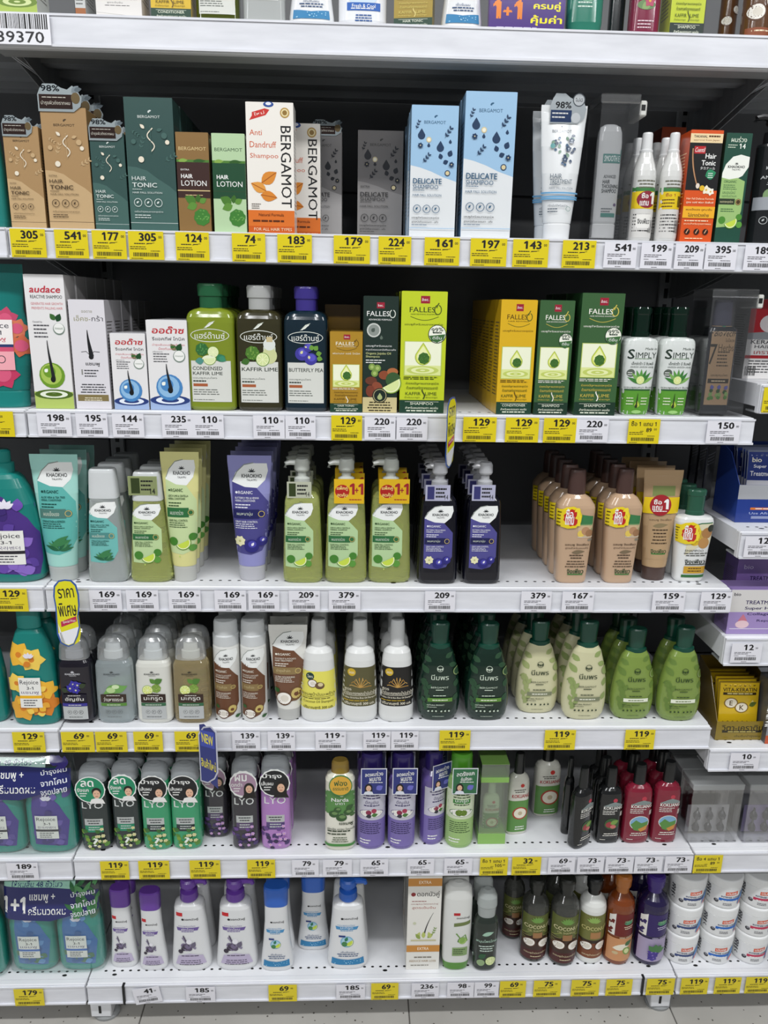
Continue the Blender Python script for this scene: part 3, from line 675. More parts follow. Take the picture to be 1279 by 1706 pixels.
def delicate(top, low, ink, fig, extra=False, gold='#d7c79c'):
    def f(a):
        a.rect(0, 0, 1, 1, low); a.poly([(0, .55), (.2, .535), (.45, .505), (.7, .465), (1, .43), (1, 1), (0, 1)], top)
        a.drop(.5, .915, .05, ink); a.leaf(.5, .92, .06, .3, ink); a.text('BERGAMOT', .5, .875, .024, ink, w=.46)
        for u, v, r in ((.22, .775, .10), (.63, .685, .10), (.84, .73, .04), (.38, .70, .04)): a.drop(u, v, r*2.2, fig)
        a.leaf(.82, .62, .14, 1.2, fig, .4); a.leaf(.66, .60, .12, 1.9, fig, .4); a.leaf(.70, .57, .12, .4, fig, .4)
        a.ell(.38, .745, .055, gold); a.ell(.38, .745, .035, '#f0ead6'); a.ell(.80, .495, .06, fig); a.ell(.80, .495, .042, gold)
        a.sprig(.1, .82, .16, 1.2, fig, 3); a.sprig(.72, .76, .22, 1.0, fig, 3); a.sprig(.26, .57, .2, .9, fig, 3); a.flower(.2, .70, .06, fig, gold, 6); a.flower(.88, .56, .06, fig, gold, 6)
        if extra: a.text('EXTRA', .07, .50, .016, ink, w=.2, al='L', bold=.01)
        a.text('DELICATE', .06, .43, .042, ink, w=.62, al='L', bold=.018); a.text('SHAMPOO', .06, .385, .032, ink, w=.55, al='L'); a.micro(.06, .34, .357, 1, ink, .012)
        a.text('HAIR FALL SOLUTION', .06, .322, .018, ink, w=.62, al='L'); a.icons((.16, .37, .57), .215, .085, ink)
        a.text('แชมพูสำหรับผมขาดหลุดร่วง', .05, .145, .022, K, w=.60, al='L', bold=.008); a.text('สูตรหนังศีรษะธรรมดา - แห้ง', .05, .112, .022, K, w=.58, al='L', bold=.008); a.micro(.05, .5, .088, 1, ink, .012); a.line([(0, .065), (1, .065)], .012, top)
    return f
def lotion(base, band, ink, fruit):
    def f(a):
        a.rect(0, 0, 1, 1, base); a.text('BERGAMOT', .5, .84, .034, ink, w=.84); a.rect(0, .705, 1, .73, '#4f7d33'); a.leaf(.05, .715, .3, .1, '#84a94b', .2); a.leaf(.5, .715, .4, .05, '#2f5a24', .15)
        a.rect(0, .345, 1, .705, band); a.text('EXTRA', .12, .63, .016, Wt, w=.26, al='L') if 'EXTRA' == fruit else None
        a.text('HAIR', .12, .565, .042, Wt, w=.36, al='L', bold=.022); a.text('LOTION', .12, .495, .055, Wt, w=.78, al='L'); a.rect(0, .415, 1, .425, ink); a.micro(.2, .8, .37, 1, ink, .02, al='C')
        a.leaf(.55, .30, .38, 2.7, '#4a7a2e', .35); a.leaf(.58, .28, .34, 3.5, '#5e8e3a', .35); a.leaf(.6, .3, .25, 1.4, '#3c6828', .35); a.leaf(.66, .3, .25, .5, '#5e8e3a', .35); a.kaffir(.72, .15, .25, '#3f7d33', '#6da552')
    return f
def dandruff(a):
    a.rect(0, 0, 1, 1, '#ece7df'); a.rect(0, 0, 1, .18, '#d9712a'); a.rect(0, 0, 1, .055, '#c85a1c')
    pass
    a.text('BERGAMOT', .835, .515, .085, K, w=1.62, rot=-math.pi/2, bold=.004)
    for i, t in enumerate(('Anti', 'Dandruff', 'Shampoo')): a.text(t, .07, .775-.09*i, .042 if i < 1 else .047, '#d0603a', w=(.26, .56, .60)[i], al='L')
    a.poly([(.07, .865), (.42, .905), (.50, .945), (.40, .955), (.13, .925), (.13, .90)], '#c8332c'); a.text('ใหม่', .28, .918, .024, '#f6e3d8', w=.22, rot=.2); a.ell(.48, .985, .11, '#2b4d95', .5); a.ell(.48, .99, .06, '#e8e8ef', .5)
    a.ell(.82, .925, .10, '#b59048'); a.ell(.82, .925, .075, '#e8d9a8'); a.ell(.82, .925, .05, '#8f6f34')
    a.leaf(.30, .39, .40, .6, '#d98a35', .32, '#a85d1f'); a.leaf(.40, .33, .36, 2.7, '#e09a45', .3, '#a85d1f'); a.leaf(.28, .30, .36, -.15, '#d88530', .3, '#a85d1f')
    a.micro(.08, .3, .225, 3, '#6c6259', .016); a.text('Natural Formula', .5, .145, .022, '#5a2a10', w=.54); a.micro(.1, .95, .09, 1, '#5a2a10', .026, .5); a.text('FOR ALL HAIR TYPES', .53, .03, .024, '#f2d9b8', w=.82)
def takanal(a):
    a.rect(0, 0, 1, 1, '#d8541e'); a.rect(0, .89, 1, .97, '#efd6a8'); a.text('TAKANAL', .10, .945, .022, K, w=.42, al='L', bold=.02); a.micro(.56, .95, .94, 1, '#5a3a20', .03, .5); a.text('approval from Japan', .10, .912, .018, '#7a3a18', w=.8, al='L')
    a.rect(0, .47, 1, .89, '#1a1a1b'); a.rect(.14, .795, .5, .86, '#b9242b'); a.text('Cuentil', .32, .828, .04, Wt, w=.30, sh=.2)
    a.text('Hair', .86, .775, .045, Wt, w=.34, al='R', bold=.02); a.text('Tonic', .86, .715, .045, Wt, w=.44, al='R', bold=.02); a.text('タカナール', .86, .668, .026, Wt, w=.46, al='R')
    a.line([(.12+.24*t*t, .84-.32*t) for t in [k/8 for k in range(9)]], .05, '#b98a63'); a.line([(.14+.24*t*t, .86-.34*t) for t in [k/8 for k in range(9)]], .025, '#2d1c14'); a.ell(.38, .51, .06, '#e7d9c9', 1.3)
    a.leaf(.58, .60, .34, .3, '#2f8a5f', .45); a.micro(.66, .86, .62, 3, Wt, .018); a.flower(.66, .475, .14, '#f2ead2', '#dfb13a'); a.flower(.8, .46, .12, '#f6f0df', '#dfb13a', 5, .8); a.ell(.52, .49, .08, '#e5b92f')
    a.text('Hair Fall Defense Formula', .5, .395, .018, '#ffe9c0', w=.86); a.text('สูตร แฮร์ ฟอล ดีเฟ้นซ์', .5, .36, .024, '#fff0d0', w=.86, bold=.01); a.rect(0, .22, 1, .325, '#efb02c'); a.text('ผมแข็งแรง ดูหนาขึ้น', .5, .295, .026, '#5a1f0c', w=.82, bold=.01); a.text('ไม่ขาดร่วงง่าย', .5, .248, .034, K, w=.66, bold=.014)
    a.micro(.08, .92, .19, 1, '#ffe9c0', .025); a.text('เหมาะสำหรับทุกสภาพผม', .5, .165, .022, '#ffe9c0', w=.86)
    for u in (.2, .5, .78): a.ell(u, .095, .09, '#2a1a14'); a.line([(u-.03, .08), (u+.03, .115)], .03, '#dca27c')
    a.micro(.15, .85, .03, 1, '#ffe9c0', .02)
def kk_head(a, u=.5, v=.80, w=.66, ink='#23282a', r=.07):
    a.emblem(u, v+.022, r, ink); a.text('KHAOKHO', u, v, .024, ink, w=w, bold=.014); a.text('TALAYPU', u, v-.026, .013, ink, w=w*.5)
def kkbox(a):
    a.rect(0, 0, 1, 1, '#1f4b3c'); a.text('ผมร่วง', .5, .945, .05, '#dfe7d6', w=.6, bold=.01); a.text('14', .66, .885, .045, '#f0f3ea', w=.24, bold=.02); a.micro(.1, .5, .89, 2, '#cfd9c6', .02)
    a.poly([(.0, .64), (.1, .72), (.35, .79), (.65, .81), (1, .79), (1, .7), (.8, .62), (.5, .58), (0, .58)], '#eff1e8'); kk_head(a, .52, .70, .66)
    a.poly([(0, .14), (0, .6), (.3, .585), (.62, .60), (.92, .57), (.92, .30), (.78, .16)], '#9dbf77'); a.text('ORGANIC', .1, .565, .024, '#2b5a38', w=.5, al='L', bold=.01); a.micro(.1, .7, .53, 3, '#2b5a38', .018)
    a.text('เลมอนไลม์', .1, .468, .03, '#2b5a38', w=.5, al='L'); a.text('และใบบัวบก', .1, .435, .025, '#2b5a38', w=.56, al='L'); a.rect(0, .355, .62, .41, '#2f3a2a'); a.text('ผมขาดหลุดร่วง', .3, .38, .03, '#d9d2a6', w=.5); a.ell(.76, .38, .12, '#4a3a22'); a.ring(.76, .38, .1, .2, '#c2a86a'); a.micro(.1, .7, .31, 2, '#2b5a38', .02)
    a.ell(.2, .21, .14, '#4d8a34'); a.ell(.86, .24, .12, '#4d8a34'); a.ell(.9, .17, .12, '#5c9a3e'); a.halflime(.55, .2, .27, .45)
def audace(ball, ball2, water, rim, head, sub, hc, en=True):
    def f(a):
        a.rect(0, 0, 1, 1, '#e6e4e4'); a.rect(0, 0, 1, .13, water); a.ripples(.5, .11, .5, rim, '#e9efdc' if en else '#e6ecf5', 4); a.ell(.5, .105, .12, rim, .3)
        a.text(head, .5 if en else .52, .895, .05 if en else .08, hc, w=.78, sh=.2, bold=.022); a.text(sub, .53, .84 if en else .80, .024 if en else .04, '#3a3a40', w=.80)
        a.text('GENERATES HAIR GROWTH' if en else 'บำรุงเส้นผมรากแข็งแรง', .53, .79 if en else .73, .018 if en else .03, '#dc8b90', w=.8); a.text('PREVENTS FALLING HAIR' if en else 'ป้องกันผมร่วง', .53, .757 if en else .69, .018 if en else .03, '#dc8b90', w=.78 if en else .5)
        a.text('Caused by' if en else 'เนื่องจาก', .13, .655, .016, '#4a4a50', w=.24, al='L'); a.micro(.14, .58, .625, 4, '#4a4a50', .028, .35)
        a.leaf(.70, .67, .20, 2.2, '#3c6b33', .35); a.leaf(.74, .66, .22, 1.1, '#1f4a28', .35); a.ell(.78, .605, .15, '#7a8a80'); a.ell(.78, .61, .13, '#f0f0ec'); a.text('ทำจากธรรมชาติ', .78, .61, .018, '#34603c', w=.2)
        a.ell(.5, .255, .33, ball); a.ell(.48, .265, .27, ball2); a.ell(.44, .285, .16, '#ffffff' if False else ball, 1); a.leaf(.32, .28, .12, .8, '#f4f8ee', .4)
        a.line([(.50-.05*math.cos(t*2.4), .52-.29*t) for t in [1-k/10 for k in range(11)]], .10, '#202225', True); a.ell(.52, .225, .065, '#17191b', 1.2)
    return f
def xtra(a):
    a.rect(0, 0, 1, 1, '#dedbe0'); a.text('ออดาช', .5, .895, .02, '#7d7a5a', w=.3); a.text('เอ็คซ-', .36, .835, .05, '#8d8b5c', w=.46); a.text('กร้า', .78, .835, .05, '#33333a', w=.32)
    a.line([(.52-.05*math.cos(2*t), .73-.24*t) for t in [1-k/10 for k in range(11)]], .14, '#1f2023', True); a.line([(.26, .53), (.4, .535), (.5, .50), (.62, .535), (.78, .53)], .018, '#2a2b2e'); a.ell(.53, .485, .07, '#1f2023')
    a.text('แชมพู', .56, .415, .036, '#2a2b2e', w=.4, bold=.014); a.micro(.3, .75, .355, 3, '#3a3b40', .026, .4); a.rect(.22, .32, .26, .37, '#8b8a86'); a.micro(.12, .92, .225, 4, '#3a3b40', .024, .4, 'C'); a.rect(.06, .075, .94, .135, '#84754c'); a.micro(.2, .8, .1, 2, '#e6dfc6', .02, .4, 'C')
def hairdance(t1, t2, pic):
    def f(a):
        a.ring(.5, .60, .40, .035, '#e3e6dc', .34); a.text('แฮร์ด๊านซ์', .5, .60, .052, '#eef0e8', w=.62); a.poly([(.38, .655), (.50, .67), (.62, .715), (.50, .70)], '#cfd5c8'); a.line([(.42, .66), (.58, .70)], .02, '#eef0e8')
        a.rect(.09, .07, .91, .40, '#d6d7d0'); a.text(t1, .12, .34, .03, '#26302a', w=.62 if t2 else .78, al='L', bold=.01)
        if t2: a.text(t2, .12, .30, .026, '#26302a', w=.62, al='L', bold=.01)
        a.text('แชมพูสมุนไพร', .12, .262, .02, '#3c443e', w=.5, al='L'); a.micro(.12, .42, .232, 1, '#3c443e', .02, .6); a.rect(.12, .195, .42, .218, '#a85c38'); a.micro(.12, .8, .165, 3, '#565c56', .018); a.micro(.12, .6, .085, 1, '#565c56', .014)
        pic(a)
    return f
def pic_lime(a):
    a.kaffir(.33, .49, .13, '#2f6a35', '#5d9a52'); a.lime(.56, .47, .12, '#7da24a', '#dfe7b4'); a.ell(.47, .41, .15, '#e8edcc', .6); a.halflime(.48, .42, .14, .1, '#86a858', '#dce6b0'); a.leaf(.62, .41, .2, .4, '#2f7a55', .4); a.leaf(.36, .40, .18, 3.2, '#4f8f86', .4); a.leaf(.68, .43, .16, -.5, '#3c8a6a', .4)
def pic_kaffir(a):
    a.kaffir(.36, .47, .15, '#4b7a2a', '#83a84a'); a.rect(.6, .44, .86, .52, '#cfd6c0'); a.ell(.73, .45, .16, '#cdd29a', 1.1); a.ell(.73, .54, .13, '#dde2dc'); a.rect(.67, .56, .80, .60, '#c9b98c'); a.lime(.58, .42, .15, '#6f9a3c', '#d5e3a0'); a.leaf(.3, .41, .2, 3.4, '#3d6b2a', .35)
def pic_pea(a):
    for u, v, r, g in ((.42, .47, .22, 0), (.62, .43, .2, .8), (.56, .52, .14, 1.5)): a.ell(u, v, r*.72, '#3f3a9a', .95); a.ell(u+.02, v+.01, r*.45, '#5a55c0', .9); a.leaf(u-.03, v, r*.4, g+1, '#dcd8a0', .35)
    for u, v, g in ((.66, .50, 1.9), (.70, .50, .9), (.74, .47, .2), (.76, .44, -.3)): a.leaf(u, v, .13, g, '#6a9a3c', .45)
def falles(bg, sub, en, ink='#f3f1e6', gold='#cdbb55', panel='#f1f4d8', badge=True, th='แชมพูสำหรับผมขาดหลุดร่วง', foot='#1f4030', footink='#e8ecd8'):
    def f(a):
        a.rect(0, 0, 1, 1, bg); a.rect(.42, .905, .62, .965, '#9c2136'); a.text('bsc.', .52, .937, .024, Wt, w=.15, sh=.2); a.text('FALLES', .46, .855, .042, ink, w=.56, bold=.006); a.ring(.80, .855, .085, .26, gold, 1.3, 18, 1.9, 7.6); a.line([(.82, .91), (.78, .885), (.77, .87)], .025, gold)
        a.text('HAIR REVIVING SHAMPOO' if en == 'SHAMPOO' else 'HAIR REVIVING', .5, .818, .010, ink, w=.58); a.line([(.2+.62*t, .80-.03*math.sin(math.pi*t)) for t in [k/10 for k in range(11)]], .012, gold); a.text(th, .5, .735, .024, ink, w=.84)
        a.rect(.08, .315, .92, .60, '#b9c964'); a.rect(.10, .32, .90, .595, panel); a.rect(.10, .32, .90, .40, '#dfe79a'); a.ripples(.5, .36, .36, '#c3d06a', '#e8eeb0', 4)
        a.drop(.5, .47, .44, '#d9e36e', '#a9bb3c'); a.drop(.5, .475, .36, '#edf2b4'); a.kaffir(.52, .46, .125, '#3e6a2c', '#55803a')
        if badge: a.ell(.80, .66, .20, '#263c2e'); a.ell(.80, .66, .185, '#f2f3e4'); a.text('99%', .80, .695, .034, '#22382a', w=.26, rot=.12, bold=.014); a.micro(.68, .92, .665, 1, '#22382a', .03, .4, 'C'); a.poly([(.62, .645), (.98, .66), (.94, .615), (.80, .59), (.68, .605)], '#3e6a3a'); a.text('ดีขึ้น', .80, .63, .026, Wt, w=.2)
        a.micro(.08, .92, .30, 2, ink, .014, .4); a.text('ช่วยลดปัญหาผมขาดหลุดร่วง', .5, .25, .026, gold if ink != K else K, w=.74, bold=.008); a.text('ด้วยสารสกัดจากธรรมชาติ', .5, .215, .026, gold if ink != K else K, w=.70, bold=.008)
        a.text('KAFFIR', .30, .165, .026, gold, w=.34); a.text('LIME', .70, .165, .026, gold, w=.26); a.line([(.53+.03*math.sin(5*t), .12+.08*t) for t in [k/6 for k in range(7)]], .025, ink); a.text('น้ำมันมะกรูด', .28, .132, .018, gold, w=.34); a.text('ผิวมะกรูด', .72, .132, .018, gold, w=.26)
        a.rect(0, 0, 1, .11, foot); a.text(en, .5, .08, .022, footink, w=.52 if en != 'CONDITIONER' else .66); a.line([(.12, .096), (.88, .096)], .006, footink); a.text('สำหรับผมธรรมดา ผมมัน', .5, .045, .02, footink, w=.74, bold=.006); a.micro(.1, .9, .015, 1, footink, .018, .5, 'C')
    return f
def oilbox(a):
    a.rect(0, 0, 1, 1, '#20302a'); a.rect(.38, .90, .60, .95, '#9c2136'); a.text('bsc.', .49, .925, .02, Wt, w=.15); a.text('FALLES', .42, .855, .042, Wt, w=.64); a.ring(.83, .855, .09, .26, '#dfe3d8', 1.3, 18, 1.9, 7.6); a.text('ADVANCED FORMULA', .48, .805, .014, Wt, w=.66)
    a.ell(.30, .715, .20, '#c9ccc6'); a.ell(.30, .715, .16, '#8d948e'); a.leaf(.24, .70, .14, .9, '#4f5a52', .4); a.drop(.52, .65, .12, '#5d6b60'); a.text('แชมพูสำหรับผมบาง', .08, .58, .022, Wt, w=.74, al='L'); a.text('หลุดร่วงแบบหนังศีรษะแห้ง', .08, .548, .02, Wt, w=.86, al='L'); a.text('Organic Jojoba Oil', .08, .515, .024, '#d9dd9a', w=.72, al='L'); a.text('Shampoo', .08, .488, .022, '#d9dd9a', w=.4, al='L'); a.micro(.08, .7, .455, 2, Wt, .02)
    for u, v in ((.26, .40), (.42, .39), (.34, .345)): a.ell(u, v, .10, '#7d9a4a'); a.ell(u, v, .05, '#a9bf6c')
    a.ell(.62, .33, .16, '#8d4a30', .8); a.ell(.86, .36, .16, '#b06a40', .7); a.ell(.88, .29, .22, '#3a5a34'); a.ell(.24, .28, .17, '#6b3a2a', .7); a.ell(.42, .22, .15, '#8d4a34', 1.2, rot=.6); a.ell(.22, .19, .13, '#7a3d2c', 1.3); a.halflime(.82, .26, .3, .5, '#7fa03a', '#dbe6a0')
    a.rect(0, 0, 1, .135, '#cdbf8d'); a.ell(.5, .15, .22, '#1c2a24'); a.ring(.5, .15, .19, .08, '#cdbf8d'); a.drop(.5, .135, .2, '#a9b57a'); a.micro(.1, .9, .085, 4, '#3a3420', .024, .45, 'C')
def simply(a):
    a.rect(.04, .24, .96, .70, '#d9ddda', 'gloss'); a.rect(.02, .0, .98, .24, '#5c9a35', 'gloss'); a.rect(.02, .235, .98, .25, '#2c5a30')
    a.text('S', .20, .575, .09, '#2a3a30', w=.18, bold=.02); a.text('IMPLY', .62, .565, .052, '#2a3a30', w=.60); a.text('Made in', .74, .625, .022, '#2a3a30', w=.34, sh=.2); a.micro(.3, .85, .53, 1, '#4a7a3c', .016)
    a.text('เอ็กซ์ตร้า บี ซิมพลี่', .54, .49, .03, '#2a3a30', w=.62, bold=.01); a.text('เฮอร์เบิล เฮอร์เบิล แชมพู', .54, .455, .024, '#2a3a30', w=.66); a.ell(.24, .40, .11, '#5a625a'); a.micro(.16, .32, .40, 2, Wt, .02)
    for g in (.5, .9, 1.25, 1.6, 1.95, 2.3, 2.7): a.leaf(.54, .30, .42, g, ('#3f7d3a', '#5c9a46', '#7fb05c')[int(g*10) % 3], .12)
    a.lime(.52, .335, .12, '#8fb04a', '#dfe78f'); a.text('แชมพูผมหนา ซิมพลี่', .52, .265, .026, '#2a3a30', w=.8)
    a.drop(.5, .10, .2, '#b4c84a'); a.hair(.5, .09, .12, '#2c3a20'); a.micro(.2, .42, .16, 3, '#dfe8c8', .028); a.micro(.6, .8, .16, 3, '#dfe8c8', .028); a.ell(.5, .035, .14, '#9fcf7a', .35)
def kk(panel, ink, th, pic, side='R', brown=False, band='#2f6b3d', org='ORGANIC', l1='', l2='', foot='', full=True, v0=.17, v1=.70, u0=.10, u1=.90):
    """brand panel on tubes and bottles: white swoosh with crest above a coloured field"""
    def f(a):
        X = lambda t: u0+(u1-u0)*t
        Vv = lambda t: v0+(v1-v0)*t
        s = (u1-u0); sv = (v1-v0)
        a.poly([(X(0), Vv(0.02)), (X(0), Vv(.83)), (X(.2), Vv(.80)), (X(.62), Vv(.76)), (X(.84), Vv(.66)), (X(1), Vv(.58)), (X(1), Vv(.2)), (X(.8), Vv(.04)), (X(.5), Vv(0))], panel)
        a.poly([(X(.0), Vv(.80)), (X(.1), Vv(.9)), (X(.3), Vv(.975)), (X(.6), Vv(1)), (X(.97), Vv(1)), (X(1), Vv(.92)), (X(.92), Vv(.82)), (X(.70), Vv(.735)), (X(.35), Vv(.745))], '#eef0ee'); a.line([(X(.02), Vv(.82)), (X(.14), Vv(.91)), (X(.34), Vv(.985)), (X(.6), Vv(1.005))], .02, '#8f968f')
        a.emblem(X(.55), Vv(.905), s*.10, '#22272a'); a.text('KHAOKHO', X(.55), Vv(.865), sv*.042, '#22272a', w=s*.56, bold=.014); a.text('TALAYPU', X(.55), Vv(.82), sv*.02, '#22272a', w=s*.28)
        a.ell(X(.12), Vv(.685), s*.035, ink); a.text('RGANIC', X(.17), Vv(.685), sv*.034, ink, w=s*.40, al='L', bold=.014)
        a.text(l1, X(.08), Vv(.625), sv*.022, ink, w=s*.66, al='L', bold=.01); a.text(l2, X(.08), Vv(.595), sv*.022, ink, w=s*.56, al='L', bold=.01); a.micro(X(.08), X(.55), Vv(.545), 2, ink, sv*.03, .4)
        a.rect(X(.02), Vv(.40), X(.74), Vv(.50), band); a.ell(X(.80), Vv(.45), s*.105, band); a.text(th, X(.34), Vv(.45), sv*.05, '#c9b98a' if brown else '#cfd8c8', w=s*.44); a.ring(X(.80), Vv(.45), s*.09, .2, '#c9b26a')
        a.text(foot, X(.08), Vv(.365), sv*.024, ink, w=s*.62, al='L', bold=.01); a.micro(X(.08), X(.75), Vv(.335), 3, ink, sv*.022, .35); pic(a, X, Vv, s)
    return f
def p_aloe(a, X, Vv, s):
    for k, g in enumerate((2.2, 2.5, 2.8, .5, .8, 1.1, .2)): a.leaf(X(.52), Vv(.05), s*(.36+.03*(k % 3)), g, ('#2f6b45', '#4b8a5a', '#256040')[k % 3], .13)
    for g in (.3, .55): a.leaf(X(.3), Vv(.10), s*.55, g, '#3b7d4c', .14)
def p_limes(a, X, Vv, s):
    a.ell(X(.2), Vv(.14), s*.15, '#44802f'); a.ell(X(.84), Vv(.19), s*.13, '#44802f'); a.ell(X(.82), Vv(.07), s*.12, '#5a943c'); a.halflime(X(.52), Vv(.13), s*.26, .45); a.drop(X(.4), Vv(-.02), s*.06, '#b9d468')
def p_pea(a, X, Vv, s):
    a.ell(X(.2), Vv(.15), s*.13, '#d4d09a'); a.flower(X(.2), Vv(.15), s*.16, '#e6e2b8', '#b9b878', 7)
    for u, v, r in ((.52, .10, .20), (.8, .15, .15)): a.ell(X(u), Vv(v), s*r, '#2d2a78', .95); a.ell(X(u+.02), Vv(v+.02), s*r*.55, '#4a46a6', .9); a.leaf(X(u), Vv(v), s*r*.6, 1, '#e6e4ee', .3)
def p_coco(a, X, Vv, s):
    a.ell(X(.72), Vv(.12), s*.2, '#6b4a2c', 1.2, rot=-.4); a.ell(X(.74), Vv(.13), s*.15, '#c9b46a', 1.2, rot=-.4); a.ell(X(.74), Vv(.12), s*.07, '#6a3f22'); a.coco(X(.36), Vv(.06), s*.25); a.leaf(X(.2), Vv(.14), s*.2, 2.2, '#2f5a2c', .4); a.leaf(X(.84), Vv(.0), s*.2, .2, '#2f5a2c', .4)
def ginger_art(a):
    a.rect(.56, .47, .92, .60, '#7d9a6a'); a.rect(.54, .43, .93, .53, '#cbb08a'); a.poly([(.56, .6), (.6, .625), (.92, .61), (.92, .54), (.6, .54)], '#3b7a4a'); a.ell(.62, .455, .09, '#e0c25a'); a.ell(.74, .48, .11, '#b58a66'); a.ell(.84, .46, .1, '#9c7452'); a.line([(.54, .425), (.94, .425)], .015, '#efe6d2'); a.ell(.88, .40, .07, '#8a8272', .5)
    a.text('แชมพู จิงเฟียว', .55, .355, .026, '#4a3a2a', w=.62, bold=.01); a.text('สูตรสำหรับผมแห้ง', .55, .325, .022, '#4a3a2a', w=.6); a.leaf(.42, .285, .35, .1, '#7a6a52', .15); a.micro(.35, .75, .255, 2, '#4a3a2a', .024, .4, 'C'); a.micro(.25, .85, .20, 3, '#4a3a2a', .024, .35, 'C'); a.text('จิงเฟียว', .56, .115, .045, '#2b4a2a', w=.44, bold=.02); a.line([(.36, .085), (.76, .085)], .03, '#3c7a3a')
def b1g1(body, u, v, r):
    def art(a):
        k = a.W/a.H
        P = [(u-r*1.05, v-r*.75*k), (u-r*.2, v-r*.98*k), (u+r*.5, v-r*.92*k), (u+r*.9, v-r*.4*k), (u+r*.95, v+r*.2*k), (u+r*.7, v+r*.75*k), (u+r*.2, v+r*.98*k), (u-r*.4, v+r*.9*k), (u-r*.7, v+r*.72*k), (u-r*1.05, v+r*.70*k)]
        a.poly(P, '#e6cd20'); n = 22
        a.poly([(u+.12*r+r*(.74-.08*(q % 2))*math.cos(2*math.pi*q/n), v+r*k*(.78-.08*(q % 2))*math.sin(2*math.pi*q/n)) for q in range(n)], '#bf2a22')
        a.text('ซื้อ', u-.12*r, v+.36*r*k, .085*r/.3, Wt, w=.62*r, bold=.03); a.text('1', u+.52*r, v+.36*r*k, .10*r/.3, '#f2dc3a', bold=.05); a.text('แถม', u-.08*r, v-.26*r*k, .075*r/.3, Wt, w=.72*r, bold=.03); a.text('1', u+.62*r, v-.24*r*k, .10*r/.3, '#f2dc3a', bold=.05)
        a.micro(u-r*.98, u-r*.72, v+r*.4*k, 5, '#5a4a10', .03)
    return wrapped('offer_sticker', body, art)
def ginger_white(a):
    a.poly([(.26, .30), (.3, .62), (.4, .645), (.92, .66), (.94, .5), (.92, .42), (.6, .40)], '#d9d2b4'); a.line([(.3, .62), (.6, .655), (.92, .66)], .03, '#2f6a45'); a.ell(.62, .50, .2, '#c2a24a'); a.ell(.48, .47, .15, '#d9b32f'); a.ell(.78, .55, .15, '#a87a4a'); a.ell(.72, .44, .15, '#b98a52'); a.ell(.88, .6, .1, '#2e3328')
    a.text('SHAMPOO', .5, .355, .024, '#4a4a46', w=.5); a.micro(.2, .9, .32, 2, '#4a4a46', .024, .4, 'C'); a.text('จิงเฟียว', .56, .235, .05, '#1f2a22', w=.56, bold=.02); a.line([(.3, .20), (.86, .20)], .025, '#1f2a22'); a.rect(.28, .10, .86, .18, '#c79a2f'); a.micro(.34, .8, .15, 2, '#5a3a10', .03, .4, 'C'); a.rect(.24, .055, .9, .085, '#2f6a35')
def dome_art(bandc, ft, th, pic, ink):
    def f(a):
        a.emblem(.5, .60, .055, ink); a.text('KHAOKHO', .5, .585, .020, ink, w=.42, bold=.014); a.text('TALAYPU', .5, .565, .011, ink, w=.2)
        pic(a); a.poly([(.16, .255), (.84, .255), (.84, .35), (.5, .365), (.16, .35)], bandc); a.text(th, .5, .295, .05, '#e8e6df', w=.52, bold=.01); a.micro(.3, .7, .335, 1, '#e8e6df', .016, .4, 'C')
        a.rect(.16, .215, .84, .25, ft); a.micro(.25, .75, .225, 1, '#e8e6df', .016, .4, 'C'); a.rect(.16, .06, .84, .212, '#b9bcbc') if ink != '#3a3d3e' else None
        a.icons((.34, .5, .66), .145, .06, '#5a5d5e' if ink != '#e9e9ee' else '#3a3d3e'); a.micro(.25, .75, .085, 1, '#5a5d5e', .016, .4, 'C')
    return f
def pl_aloe(a):
    for u, v, g in ((.3, .38, .5), (.4, .42, .1), (.25, .36, .2), (.5, .38, .4)): a.leaf(u, v, .42, g, '#6fa354', .25); 
    a.ell(.45, .40, .12, '#b5d192', .7); a.ell(.58, .44, .1, '#cfe2b2', .6)
def pl_kaf(a): a.kaffir(.6, .42, .13, '#7a9a42', '#a3bf62'); a.lime(.36, .40, .15, '#8fae45', '#d7e27c'); a.leaf(.55, .48, .26, .5, '#4f7d35', .35); a.leaf(.58, .48, .2, 2.4, '#5c8a3c', .35)
def pl_pea(a):
    for u, v in ((.4, .42), (.56, .40), (.5, .47), (.62, .46)): a.flower(u, v, .13, '#3b35a0', '#d8d4a8', 5, u*9)
    a.leaf(.66, .44, .2, .4, '#33402a', .4); a.leaf(.34, .4, .2, 3.0, '#33402a', .4)
